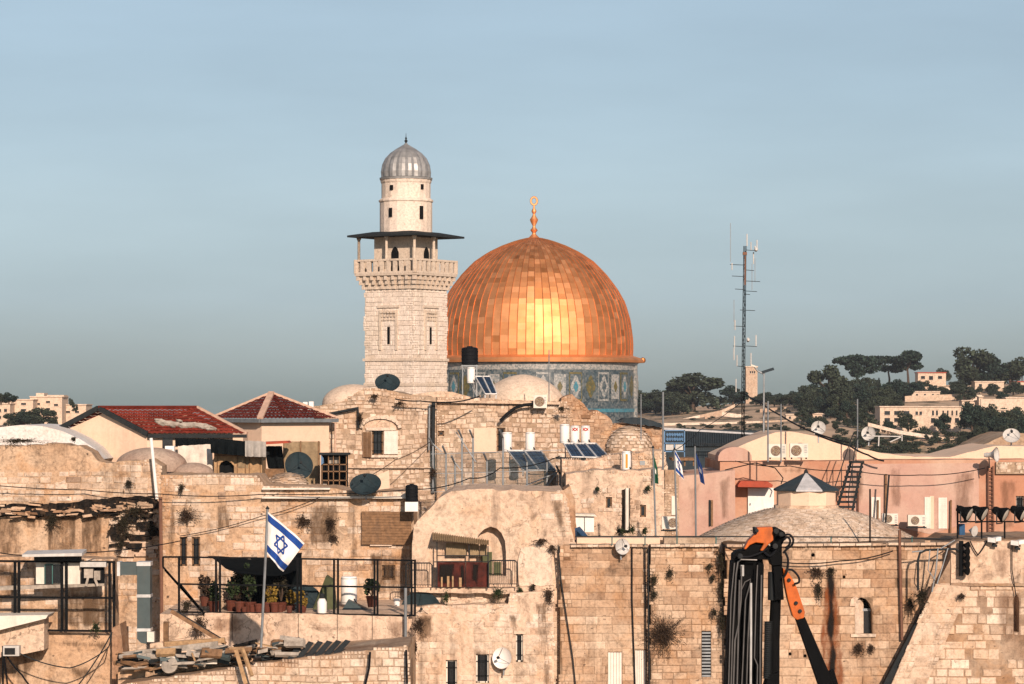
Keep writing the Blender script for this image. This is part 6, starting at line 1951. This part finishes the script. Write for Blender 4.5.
m = MB(); m.pb(220, 589, 236, 612, 134.5, .8); m.stones(rect(220,589,236,612), 134.5, **dict(RUB, seed=62)); tag(m.build('stone_planter', M['rubble']), 'pale stone planter block beneath the black shade cloth', 'planter')
t = thing('gas_bottle', 'white gas bottle with a dark valve below the green tent', 'gas bottle', P(322, 613, 132))
m = MB(); m.lathe(P(322,613,132), [(.2,0),(.22,.1),(.22,.5),(.14,.65),(.06,.7)], 16); m.build('body', M['plastic'], t, smooth=True)
m = MB(); m.lathe(P(322,613,132), [(.12,.66),(.12,.85),(.05,.9)], 12); m.build('valve', M['eave'], t)
t = thing('white_bucket', 'white bucket on the terrace beside the big dark dish', 'bucket', P(397, 606, 133))
m = MB(); m.lathe(P(397,606,133), [(.12,0),(.16,.32),(.17,.34),(.14,.34)], 14); m.build('pail', M['plastic'], t)
m = MB(); c = P(397,606,133); m.tube([c+V((.16*math.cos(PI*i/8),0,.33+.12*math.sin(PI*i/8))) for i in range(9)], .012, 4); m.build('handle', M['eave'], t)
# grey post with cable at the corner
pole('grey_post', 'plain grey post at the right end of the terrace parapet', 405.5, 650, 405.5, 588, 130.6, .07, M['steel'], 'post')
# ---------------- debris heap on the lower roof
rg = random.Random(12)
DB = 'planks and sheets heaped on the lower roof'
def plank(label, a, b, Y, w_, mat, h=.06, name='plank', cat='plank'):
    m = MB(); m.bar(P(*a, Y), P(*b, Y+rg.uniform(-.5,.5)), w_, h); tag(m.build(name, M[mat]), label, cat)
plank('long pale board lying along the back of the debris heap', (165,644), (225,640), 125, .35, 'woodpale', .2)
plank('dark beam leaning from the terrace corner down to the debris', (171,611), (226,644), 125.6, .2, 'wood', .16)
plank('second dark beam leaning beside the first above the debris', (176,612), (224,641), 125.9, .14, 'eave', .12)
plank('pale timber leaning over the front of the wall, left of a pair', (236,650), (246,684), 121.4, .16, 'woodpale', .1)
plank('pale timber leaning over the front of the wall, right of a pair', (242,648), (252,676), 121.3, .14, 'woodpale', .1)
plank('long white sheet edge slanting across the heap', (123,655), (218,644), 124, .12, 'debris', .25, 'sheet')
plank('brown post standing beside the rusty pipe', (166,646), (166,622), 126, .22, 'wood', .2, 'post', 'post')
plank('dark iron angle lying on the grey rubble', (172,655), (192,653), 123, .12, 'eave')
plank('thin pale batten pointing at the terrace parapet', (192,653), (198,668), 122.8, .07, 'woodpale')
for i in range(6):
    x = 290+i*9.2; m = MB(); a = P(x,659-i*1.2,122.4); b = P(x+12,642.5-i*.4,123.0)
    m.obox((a+b)/2, (b-a)/2, V((.10,.02,-.03)), V((-.01,.02,.012))); tag(m.build('loose_board', M['eave']), 'dark slat leaning in the row at the right of the debris heap', 'board', 'dark slats leaning on the debris heap')
for i in range(150):
    x = rg.uniform(122, 300); y = 672-(x-124)*.085-rg.uniform(0, 17)
    m = MB(); a = rg.uniform(-.6,.6); s = rg.uniform(.12,.55)
    up = V((rg.gauss(0,.6), rg.uniform(-.9,.2), rg.uniform(.3,1))).normalized(); u = V((math.cos(a),0,-math.sin(a)*.4)).normalized(); vv = up.cross(u).normalized()
    m.obox(P(x,y,123.2+rg.uniform(-.7,.9)), u*s, vv*s*rg.uniform(.12,.5), up*rg.uniform(.02,.10))
    o = m.build('broken_slab' if i % 3 else 'board_scrap', M[rg.choice(['debris','eave','wood','duct','rock','debris','wood','debris','woodpale'])])
    tag(o, ['short board scrap lying in the debris heap','broken pale or grey slab lying in the debris heap','broken pale or grey slab lying in the debris heap'][i % 3], ['scrap board','slab','slab'][i % 3], ['board scraps in the debris heap','broken slabs in the debris heap','broken slabs in the debris heap'][i % 3])
m = MB(); m.pb(160, 655, 176, 667, 123, .5); o = tag(m.build('broken_cabinet', M['acwhite']), 'broken pale cabinet with a slotted grille in the debris heap', 'cabinet')
m = MB()
for i in range(4): m.pb(163+i*2, 657.5, 164+i*2, 662, 122.96, .06)
m.build('slotted_grille', M['eave'], o)
m = MB(); m.pb(200, 655, 217, 664, 123, .5); o = tag(m.build('broken_cabinet', M['acwhite']), 'long pale broken cabinet near the flagpole foot', 'cabinet')
m = MB(); m.pb(203, 657, 207, 662, 122.95, .06); m.build('slotted_grille', M['eave'], o)
m = MB(); m.lathe(P(170,668,122.6)+V((0,0,.1)), [(.001,0),(.36,0),(.36,.08),(.001,.1)], 16, ax=(-.2,-.9,.4)); tag(m.build('metal_disc', M['debris']), 'round grey lid propped in the debris heap', 'lid')
# ---------------- awnings, tarps and shack by the gable house
def shack():
    Y = 152.
    t = thing('board_shack', 'tan board shack with a dark round-topped door behind the long wall', 'shack', P(240, 477, Y))
    dr = [(219,476),(219,466),(221,462.5),(226,460.5),(231,462.5),(234,466),(234,476)]
    m = MB(); m.px([(214,477),(214,452),(262,455),(262,478)], Y, 2.5, [dr]); m.build('wall', M['woodpale'], t)
    m = MB(); m.px(dr, Y+.4, .1); m.build('door', M['dark'], t)
    m = MB()
    for x in (217, 237, 245, 249, 260): m.pb(x, 454, x+.7, 476, Y-.06, .08)
    m.pb(214, 455, 262, 456, Y-.05, .06); m.build('batten', M['wood'], t)
    m = MB(); m.pb(238, 457, 248, 468, Y-.03, .05); m.build('reed_panel', M['tin'], t)
    m = MB(); m.px([(212,450),(264,453),(264,456),(212,453)], Y-.5, 3.4); m.build('roof', M['eave'], t)
shack()
m = MB(); drape(m, (P(178,446,153), P(212,444,153)), (P(178,475,152.4), P(213,474,152.4)), amp=.12, seed=5, f=5); tag(m.build('canvas_sheet', M['clothw'], smooth=True), 'cream canvas sheet hung below the red roof', 'tarp')
m = MB(); drape(m, (P(210,438,151.5), P(245,441,151.5)), (P(211,453,151), P(245,456,151)), amp=.15, seed=6, f=7); tag(m.build('black_cloth', M['cloth'], smooth=True), 'black cloth hung over the board shack', 'cloth')
m = MB(); drape(m, (P(245,440.5,151.4), P(266,441.5,151.4)), (P(245,456.5,151), P(266,457,151)), amp=.10, seed=7, f=6); tag(m.build('grey_cloth', M['clothg'], smooth=True), 'grey cloth hung beside the black one over the shack', 'cloth')
m = MB(); drape(m, (P(175,438,153.5), P(212,439,153.5)), (P(175,447,153.4), P(212,446,153.4)), amp=.12, seed=8, f=7); tag(m.build('black_cloth', M['cloth'], smooth=True), 'black netting strip under the gutter of the red roof', 'cloth')
m = MB(); m.pb(165, 446, 174, 462, 152, .6); o = tag(m.build('white_cabinet', M['plastic']), 'white metal cabinet under the dark opening of the gable house', 'cabinet')
m = MB(); m.pb(166.5, 449, 172.5, 458, 151.96, .06); m.build('door', M['dishpale'], o)
m = MB(); drape(m, (P(264,446,156), P(282,446,156)), (P(268,468,155.6), P(285,472,155.6)), amp=.15, seed=9, f=4); tag(m.build('dark_tent', M['cloth'], smooth=True), 'dark tent cloth behind the round dish', 'tarp')
t = thing('garden_fence', 'tan reed fence panel between the shack and the pink house wall', 'fence', P(300, 478, 157))
m = MB(); m.pb(283, 441.5, 320, 484, 157, .2); m.build('reed_panel', M['tin'], t)
m = MB()
for x in (283, 300, 318): m.pb(x, 441, x+1.2, 484, 156.9, .1)
m.build('post', M['wood'], t)
m = MB(); m.pb(260, 469, 284, 478, 154, 1); tag(m.build('low_block_wall', M['wood']), 'low brown block wall left of the round dish', 'wall')
m = MB(); m.px([(240,443),(287,441),(289,443),(243,446)], 154, 2); tag(m.build('red_awning', M['awning']), 'thin red awning edge right of the shack', 'awning')
def rack():
    Y = 154.
    t = thing('scaffold_rack', 'dark open scaffold rack of shelves beside the pink house wall', 'rack', P(334, 487, Y))
    m = MB()
    for x in (321.5, 328, 333, 339, 346): m.pb(x, 455, x+.9, 488, Y, .07)
    for y in (454, 464, 471, 480, 487): m.pb(321, y, 347, y+1, Y, .9 if y != 464 else .1)
    m.build('frame', M['wood'], t)
    m = MB(); m.pb(321, 454, 348, 488, Y+1, .1); m.build('backing', M['dark'], t)
    m = MB(); m.pb(328.5, 457, 333, 463.5, Y+.5, .1); m.pb(334.5, 457, 339, 463.5, Y+.5, .1); m.pb(323, 480, 327, 487, Y+.4, .1); m.build('crate', M['debris'], t)
    m = MB(); m.pb(319, 453, 349, 455, Y-.2, 1.4); m.build('roof_sheet', M['eave'], t)
rack()
m = MB(); drape(m, (P(321,455,153.7), P(323.5,458,153.7)), (P(321,465,153.7), P(324,463,153.7)), amp=.05, seed=3, n=5); tag(m.build('blue_rag', M['blueframe']), 'small bright blue rag hung on the scaffold rack', 'cloth')
t = thing('leaning_sheet', 'pale sloping sheet leaning behind the wide dark dish', 'sheet', P(380, 490, 150))
m = MB(); m.px([(352,486),(372,478),(389,470),(390,492),(352,492)], 150.5, .1); m.build('sheet', M['house'], t)
m = MB()
for x, y in ((303,402),(309,401.5)): m.pb(x, y, x+4.5, y+8, 176, .6)
m.pb(300, 409, 318, 411, 176, 1); tag(m.build('roof_tanks', M['plastic']), 'pair of small white roof boxes between the pyramid roof and the cream dome', 'roof box')
# ---------------- right terrace bits
t = thing('white_cabinet', 'white metal cabinet on the terrace below the wire fence', 'cabinet', P(585, 532, 146))
m = MB(); m.pb(575, 515, 594, 532, 146, 1.); m.build('body', M['plastic'], t)
m = MB(); m.px([(574,514),(595,514.6),(597,516.5),(574,516)], 145.8, 1.4); m.build('lid', M['acwhite'], t)
m = MB(); m.pb(584.3, 517, 584.8, 531.5, 145.95, .1); m.build('door_gap', M['eave'], t)
m = MB(); m.prism([P(575,531,139), P(580,529,141), P(593,544,141), P(590,547,140.5), P(576,547,140.5)], (0,.6,.1)); tag(m.build('blue_tarp', M['bluet']), 'folded blue tarp on the wall edge below the white cabinet', 'tarp')
m = MB(); m.pb(617, 440, 625, 446, 151, .5) if False else m.pb(640, 461, 645, 465, 151, .5); tag(m.build('roof_vent', M['steel']), 'small grey vent box beside the lone boiler', 'vent')
m = MB(); m.px([(556,457.5),(612,459),(612,461),(556,459)], 155.6, 1.6); tag(m.build('steel_shelf', M['eave']), 'dark steel shelf carrying the row of three solar panels', 'shelf')
m = MB(); m.px([(528,471),(556,472),(556,490),(528,490)], 158.5, 1.5); m.px([(528,471),(530,471),(530,490),(528,490)], 158.4, .2); tag(m.build('panel_cabin', M['cream']), 'small cream cabin under the dusty solar panels', 'cabin')
m = MB(); m.px(rough([(564,490),(570,486),(575,500),(577,546),(566,546)],.8,4,6), 144, 4); tag(m.build('brown_pier', M['rubwarm']), 'ragged brown pier at the right edge of the cream plaster house', 'pier')
m = MB(); m.pb(577, 538, 660, 548, 138.6, 1); tag(m.build('low_roof_wall', M['house']), 'low cream roof wall behind the pale grey dish', 'wall')
m = MB(); m.pb(664, 538, 716, 548, 138.0, 1); tag(m.build('low_roof_wall', M['rubble']), 'low stone roof wall at the foot of the three flagpoles', 'wall')
# ---------------- wall plants
def tuft(label, px, py, Y, rx, ry, mat='weed', name='wall_plant'):
    """a plant rooted in a joint: wiry stems fanning out and drooping, small leaves thick at the heart and thin at the tips"""
    k = Y/F; rg = random.Random(int(px*7+py))
    c = P(px, py, Y-.02)
    root = thing(name, label, 'plant', c)
    st, lf = MB(), MB()
    rx *= 1.3; ry *= 1.3
    n = int(24+rx*ry*.4)
    for i in range(n):
        a = rg.uniform(0, 2*PI); q = min(1.25, abs(rg.gauss(0,.55))+.12)
        e_ = c+V((math.cos(a)*rx*k*q, -rg.uniform(.03,.32)*(1-q*.5), math.sin(a)*ry*k*q-.06*q))
        mid = c.lerp(e_, .5)+V((0,-.05,.03))
        st.tube([c, mid, e_], [.010,.007,.004], 3, t=rg.random())
        for j in range(int(15-6*q)):
            f = rg.uniform(.3, 1.05)
            p = (c.lerp(mid, f*2) if f < .5 else mid.lerp(e_, f*2-1))+V((rg.gauss(0,.035), rg.gauss(0,.035), rg.gauss(0,.035)))
            s = rg.uniform(.022,.05)
            u = V((rg.gauss(0,1), rg.gauss(0,1), rg.gauss(0,1))).normalized(); v = u.cross(V((rg.gauss(0,1), rg.gauss(0,1), rg.gauss(0,1)))).normalized()
            lf.add([p-u*s, p-v*s*.5, p+u*s, p+v*s*.5], [(0,1,2,3)], rg.random())
    st.build('stem', M['burnt'], root); lf.build('foliage', M[mat], root)
T = [('large round dry bush growing out of the ashlar wall left of the crane',664,634,136.7,17,18,'burnt'),
 ('ivy clump on the ashlar corner above the dry bush, upper part',654,580,136.7,3.5,8,'weed'),('ivy clump on the ashlar corner just under the upper one',654,594,136.7,3,6,'weed'),
 ('small hanging weed right of the corner ivy',670,573,136.7,3,5,'weed'),('pair weed below the flagpoles on the ashlar wall',709.5,566,136.7,2.2,4,'weed'),('lower weed beside the crane on the ashlar wall',712.5,578,136.7,2,4,'weed'),
 ('dense dark ivy hanging beside the wall joint left of the crane, top',721,560,136.5,4,16,'weed'),('dense dark ivy in the wall joint left of the crane, middle',722,588,136.5,5,16,'weed'),('thin ivy low in the wall joint left of the crane',722,622,136.5,3.5,18,'weed'),('small weed sticking out left of the wall joint',714,612,136.5,3,5,'weed'),
 ('feathery weed above the black runoff stain',817,572,135.85,8,6,'burnt'),('dark oval ivy clump left of the black runoff stain',818.5,590,135.85,4.5,11,'weed'),('round dark plant at the head of the black runoff stain',831,571,135.85,4,4.5,'weed'),
 ('dark bushy ivy hanging at the head of the buttress',921,597,134.7,8,14,'weed'),('small ivy clump left of the buttress ivy',910,603,135.85,3,6,'weed'),
 ('dry weed under the arched window',858,648,135.85,6,6,'burnt'),('small dry weed right of the one under the arched window',871,648,135.85,3,4,'burnt'),
 ('round dark weed on the long wall left of the flag',187,516,140.8,10,10,'burnt'),('small dark weed near the wall top below the board shack',182,488,140.8,3,5,'weed'),
 ('dark weed on the long wall right of the flag top',303,520,140.8,7,8,'burnt'),('tangled dry weed right of the dark wall weed',331,524,140.8,6,9,'burnt'),('small weed at the wall crack below the dish',334,538,140.8,5,4,'burnt'),
 ('green plant hanging from the ledge right of the balcony',498,593,137.2,6,8,'leaf'),('dark plant hanging under the thin balcony rail',520,592,137.2,3.5,6,'leaf'),('small plant on the ledge end right of the rail',533,587,137.2,3,3.5,'weed'),
 ('dry plant hanging at the corner of the plaster house',549,595,136.8,5,11,'burnt'),('dark plant hanging in front of the rusty balcony',446,597,137.2,3,8,'leaf'),
 ('dry weed on top of the plaster house right shoulder',541,541,137.7,8,3,'burnt'),('weed at the upper right corner of the plaster house',552,548,137.7,4,5,'burnt'),
 ('brown bushy plant growing over the parapet end below the big dark dish',419,626,130.5,8,12,'burnt'),('thin brown weed beneath the parapet plant',415,648,130.5,3,7,'burnt'),
 ('leafy shadowed bush at the left foot of the terrace parapet',199,625,130.5,9,13,'burnt'),('dark stain-like weed by the parapet stair',187,606,130.8,6,8,'weed'),
 ('dark root tangle hanging left under the crumbling ledge',52,521,146.5,9,8,'weed'),('dark root tangle hanging right under the crumbling ledge',124,525,146.4,10,14,'weed'),('thick dark roots at the right end of the crumbling ledge',136,512,146.4,14,8,'weed'),('dark roots trailing below the right end of the ledge',121,545,146.4,5,10,'weed'),('dark weed beside the rusty pipe on the ochre wall',152,528,146.4,4,6,'weed'),
 ('dark hole-like weed on the ochre wall above the ledge',129,483,146.8,4,4.5,'weed'),('black weed strip along the foot of the white vault',20,441,146.9,22,3,'weed'),('black weed on the right of the white vault',74,439,148,2.5,2,'weed'),
 ('green weed on the roof terrace near the lone boiler',618,480,151,6,4,'leaf'),('small green weed right of the roof terrace boiler',637,474,151.5,4,3,'leaf'),('green weed behind the boiler on the roof terrace',618,461,155,4,3,'leaf'),('green bush at the plank bench on the roof',666,473,153,6,4,'leaf'),
 ('green bush at the foot of the rubble house front, left of the drainpipe',620,531,147,6,4,'leaf'),('green bush at the foot of the rubble house front, right of the drainpipe',632,530,147,4,5,'leaf'),('small green bush by the AC unit at the flagpole foot',644,531,147,3,4,'leaf'),('tiny weed high on the rubble house front, left',597,489,149.8,2.5,2.5,'leaf'),('tiny weed high on the rubble house front, right',648,488,149.8,2.5,3,'leaf'),
 ('brown weed at the left terrace wall foot',96,627,127.3,6,5,'leaf'),('dark weed at the eave of the shuttered rubble house',399,404,164.6,6,3,'burnt'),('dark weed by the pipe of the shuttered rubble house',360,418,164.6,3,8,'burnt'),('dark creeper at the base of the wire fence',433,472,157.5,4,8,'burnt'),
 ('dark weed under the small AC unit by the cream dome',562,409,166,8,3,'weed'),('dark weed right of the sloping buttress top',961,596,134.5,4,3,'burnt'),('dry growth on the roof of the shuttered house beside the minaret',375,397,164.6,5,3,'burnt')]
for lab, x, y, Y, rx, ry, mt_ in T: tuft(lab, x, y, Y, rx, ry, mt_)
# ---------------- cables
def cable(label, pts, r=.022, sag=0., mat='tankblack', n=14):
    q = []
    for (a, b) in zip(pts, pts[1:]):
        p0, p1 = P(*a), P(*b)
        for i in range(n):
            f = i/n; p = p0.lerp(p1, f); p.z -= sag*4*f*(1-f); q.append(p)
    q.append(P(*pts[-1]))
    m = MB(); m.tube(q, r, 5); tag(m.build('cable', M[mat], smooth=True), label, 'cable')
cable('long black cable across the ochre wall above the crumbling ledge', [(-10,485,146),(85,490,146.5),(160,494,145.7)], .025, .05)
cable('cable continuing along the long wall top to the dark dishes', [(160,494,140),(260,494.5,140.5),(420,489,139.7)], .025, .1)
cable('cable slanting up from the long wall towards the wide dark dish', [(180,536,140.8),(262,516,140.6),(320,497,140.6)], .02, .1)
cable('thin cable across the lower left terrace', [(-10,551,127),(60,553,127),(180,541,132)], .025, .15)
cable('green hose hanging in a loop below the left terrace, upper', [(19,653,125.9),(70,668,125.9),(108,648,126),(112,632,126)], .028, .12, 'eave')
cable('green hose hanging steeply below the left terrace', [(112,632,126),(96,660,125.8),(74,690,125.7)], .03, .05, 'eave')
cable('black hose falling from the small projector at lower left', [(6,655,125.9),(22,675,125.8),(34,690,125.8)], .04, .05)
cable('black hose falling straight from the projector at lower left', [(4,655,125.9),(8,690,125.8)], .04, .0)
cable('black cable from the antenna mast foot over the vaulted roof', [(745,394,172),(760,402,165),(780,415,158),(810,431,153),(850,443,153)], .045, .05)
cable('thick black cable along the right vaulted roof', [(815,434,153),(850,446,153),(868,455,153),(884,461,153)], .05, .05)
cable('thin cable sagging across the salmon house wall', [(735,461,152),(790,466,152),(850,470,152.5),(920,475,152.5),(985,468,152.5)], .025, .12)
cable('cable dropping from the left AC pair over the salmon wall', [(725,470,152),(755,463,152),(775,468,152),(783,478,152),(781,484,152)], .03, .0)
cable('cable across the ashlar wall right of the crane', [(779,562,135.6),(840,561,135.6),(893,551,135.6)], .03, .1)
cable('cable between the arched wall and the crane top', [(722,545,136),(735,551,135)], .03, .02)
cable('black cable across the wire fence to the solar panels', [(410,489,150),(470,478,155),(500,468,155),(560,456,155)], .03, .2)
cable('thin cable from the wide dark dish up to the rubble house corner', [(352,484,140),(395,460,160),(430,442,164)], .02, .1)
cable('cable along the roof under the minaret foot', [(395,399,164),(420,401,164),(455,402,164),(480,396,165)], .04, .05)
cable('thin cable from the mast to the roofs on the left', [(744,400,172),(700,430,160),(672,452,150)], .02, .1)
cable('black hose in front of the terrace parapet end', [(406,650,121.8),(407,684,121.5)], .05, .0)
cable('black hose down the sloping coursed wall', [(370,652,121.7),(369,668,121.6),(364,690,121.5)], .05, .0)
cable('cable loop below the floodlights on the right wall', [(970,541,134.8),(978,555,134.8),(987,541,134.8)], .03, .05)
cable('thin dark cable down the right wall beside the slit', [(1012,543,134.8),(1012,570,134.8),(1016,596,134.8)], .025, .0)
# small projector at lower left, junction bits
t = thing('projector_lamp', 'small dark projector lamp on a post in the lower left corner', 'projector', P(11, 660, 125.8))
m = MB(); m.pb(3, 646, 19, 656, 125.6, .5); m.build('housing', M['dishpale'], t)
m = MB(); m.pb(4.5, 648, 15, 654.5, 125.56, .05); m.build('lens', M['glass'], t)
m = MB(); m.pb(2, 646, 3.6, 700, 125.7, .1); m.build('post', M['black'], t)
# ---------------- the black and orange folded crane
def crane():
    Y = 76.
    zb = 10.
    t = thing('folding_crane', 'black folding crane boom with orange joints standing in front of the stone wall', 'crane', V((mt(745-512, Y), Y, zb)))
    bp_ = gpy(Y, zb)
    def pz(pl, y0, d, name, mat, parent=t):
        m = MB(); m.px(pl, Y+y0, d); o = m.build(name, M[mat], parent)
        md = o.modifiers.new('bevel', 'BEVEL'); md.width = .02; md.segments = 2
        return o
    # main column: two nested box sections with a recessed web
    pz([(725,bp_),(727,684),(733,560),(738,554),(762,556),(764,566),(761,684),(760,bp_)], .25, .55, 'boom_web', 'machine')
    lf = pz([(724.5,bp_),(726,684),(732,562),(737.5,560),(734.5,684),(733,bp_)], 0, .9, 'boom_section', 'machine')
    pz([(754,bp_),(755,684),(758,562),(763.5,564),(762,684),(761,bp_)], .05, .85, 'boom_section', 'machine')
    pz([(741,bp_),(741.5,684),(743,575),(751,575),(750,684),(749,bp_)], .12, .3, 'boom_section', 'machine')
    # second column
    m = MB(); k = Y/F
    m.tube([P(771,bp_,Y+.45), P(774,640,Y+.45), P(777.5,556,Y+.45)], [.16,.15,.13], 14); m.build('lift_cylinder', M['machine'], t)
    m = MB(); m.tube([P(774.2,572,Y+.40), P(774,600,Y+.40)], .165, 14); m.build('cylinder_collar', M['eave'], t)
    m = MB()
    pts = [P(768.2+1.4*(620-y)/60, y, Y+.2) for y in range(622, 680, 2)]
    for p in pts: m.lathe(p, [(.10,-.012),(.135,0),(.10,.012)], 12)
    m.tube([pts[0], pts[-1]], .09, 10); m.build('hose_coil', M['eave'], t)
    pz([(760,bp_),(764,690),(768,676),(779,672),(778,690),(776,bp_)], .1, .7, 'lower_bracket', 'machine')
    # head
    pz([(733,562),(733,555),(737,551),(744,550),(752,543),(766,543),(774,549),(781,553),(782,565),(772,566),(770,560),(742,559),(738,563)], .02, .8, 'boom_head', 'machine')
    pz([(744,549),(748,541),(756,533),(757,527.5),(772.5,527),(773.5,540),(768,545),(763,551),(760,550.5),(764,543.5),(756,542.5),(750,545),(746,549.5)], -.12, .5, 'orange_knuckle', 'orange')
    pz([(772,528),(777,527.5),(785,532),(786,537),(782,545),(782,570),(784,600),(775,600),(773,560),(772,545)], .1, .6, 'knuckle_plate', 'machine')
    for x, y, r in ((756.5,530.5,.05),(776,531,.07),(781,534,.06),(775,546,.07),(740,556,.07)):
        m = MB(); m.lathe(P(x,y,Y-.16), [(r,0),(r,.12),(r*.6,.13)], 12, ax=(0,-1,0)); m.build('pivot_pin', M['eave'], t)
    m = MB(); m.pb(754.8, 528, 757, 534, Y-.2, .7); m.build('hinge_plate', M['eave'], t)
    # orange and black jib
    pz([(783,568),(787.5,571),(792,578),(797,588),(805,612),(804,618),(797,620),(793,617),(788,600),(785,585)], .02, .5, 'orange_jib', 'orange')
    pz([(796,619),(805,617),(829,672),(840,706),(835,720),(828,712)], .05, .42, 'lower_jib', 'machine')
    pz([(829,672),(834,669),(846,712),(838,715)], .1, .3, 'jib_extension', 'machine')
    for x, y in ((789,580),(796,603),(800,611)):
        m = MB(); m.lathe(P(x,y,Y+.0), [(.05,0),(.05,.04)], 10, ax=(0,-1,0)); m.build('jib_bolt', M['eave'], t)
    # hydraulic pipes
    runs = [[(731,690),(732.5,640),(736,575),(738,562),(741,559.5),(757,560)],[(728.5,690),(731,600),(734.5,563)],[(733.2,690),(735,640),(738.5,625),(741,600),(741.8,566)],
            [(741.5,690),(743,660),(745.5,600),(750,584),(750.5,579),(745,582),(738.5,596)],[(752,690),(752.5,684),(749.5,690)],[(757,690),(757.5,665),(754.5,658),(756,600),(757.5,565)],[(760,690),(760.3,640),(761.5,575)],[(746.5,690),(748,640),(750.8,585)],[(737,690),(738,650),(739.5,580)]]
    for i, r in enumerate(runs):
        m = MB(); m.tube([P(a,b,Y-.05-.02*(i % 3)) for a, b in r], .017 if i % 2 else .022, 7); m.build('hydraulic_pipe', M['hose'], t, smooth=True)
    m = MB(); m.tube([P(742.3,576,Y-.06), P(742.3,565,Y-.06)], .05, 8); m.build('pipe_union', M['silver'], t)
    m = MB(); m.tube([P(750.6,690,Y-.07), P(751,640,Y-.07), P(751,583,Y-.07)], .032, 8); m.build('polished_rod', M['silver'], t, smooth=True)
    for pts in ([(782,536),(789,534.5),(793,539),(792,545),(787,549),(783,553)],[(784,540),(787,537),(790,540),(789,545),(785,548)],[(785,552),(788,560),(786.5,572),(783,578)],[(786,570),(792,570),(798,576),(799,582),(794,584)],[(776,550),(770,556),(764,552)],[(738,556),(748,557),(760,553),(768,548)]):
        m = MB(); q = [P(a,b,Y-.1) for a, b in pts]
        sm = []
        for i in range(len(q)-1):
            p0, p1, p2, p3 = q[max(i-1,0)], q[i], q[i+1], q[min(i+2,len(q)-1)]
            for s_ in range(5):
                f = s_/5
                sm.append(.5*((2*p1)+(p2-p0)*f+(2*p0-5*p1+4*p2-p3)*f*f+(3*p1-p0-3*p2+p3)*f**3))
        sm.append(q[-1]); m.tube(sm, .03, 7); m.build('rubber_hose', M['tankblack'], t, smooth=True)
    m = MB(); m.lathe(V((mt(746-512,Y), Y+.5, zb)), [(1.4,0),(1.4,.5),(.8,.7),(.8,1.4)], 24); m.build('slewing_base', M['machine'], t)
crane()
# ---------------- air between here and the far hill
HAZE = 0.00005
if HAZE:
    m = MB(); m.box((-1500,-70,-60), (1500,2500,75)); 
    hm = bpy.data.materials.new('air_haze'); hm.use_nodes = True
    n_ = hm.node_tree.nodes; n_.remove(n_['Principled BSDF'])
    pv = n_.new('ShaderNodeVolumePrincipled'); pv.inputs['Color'].default_value = (.75,.82,.9,1); pv.inputs['Density'].default_value = HAZE
    hm.node_tree.links.new(pv.outputs[0], n_['Material Output'].inputs['Volume'])
    tag(m.build('haze', hm, loc=(0,0,0)), 'thin pale air over the town and the far hill', None, None, 'stuff')
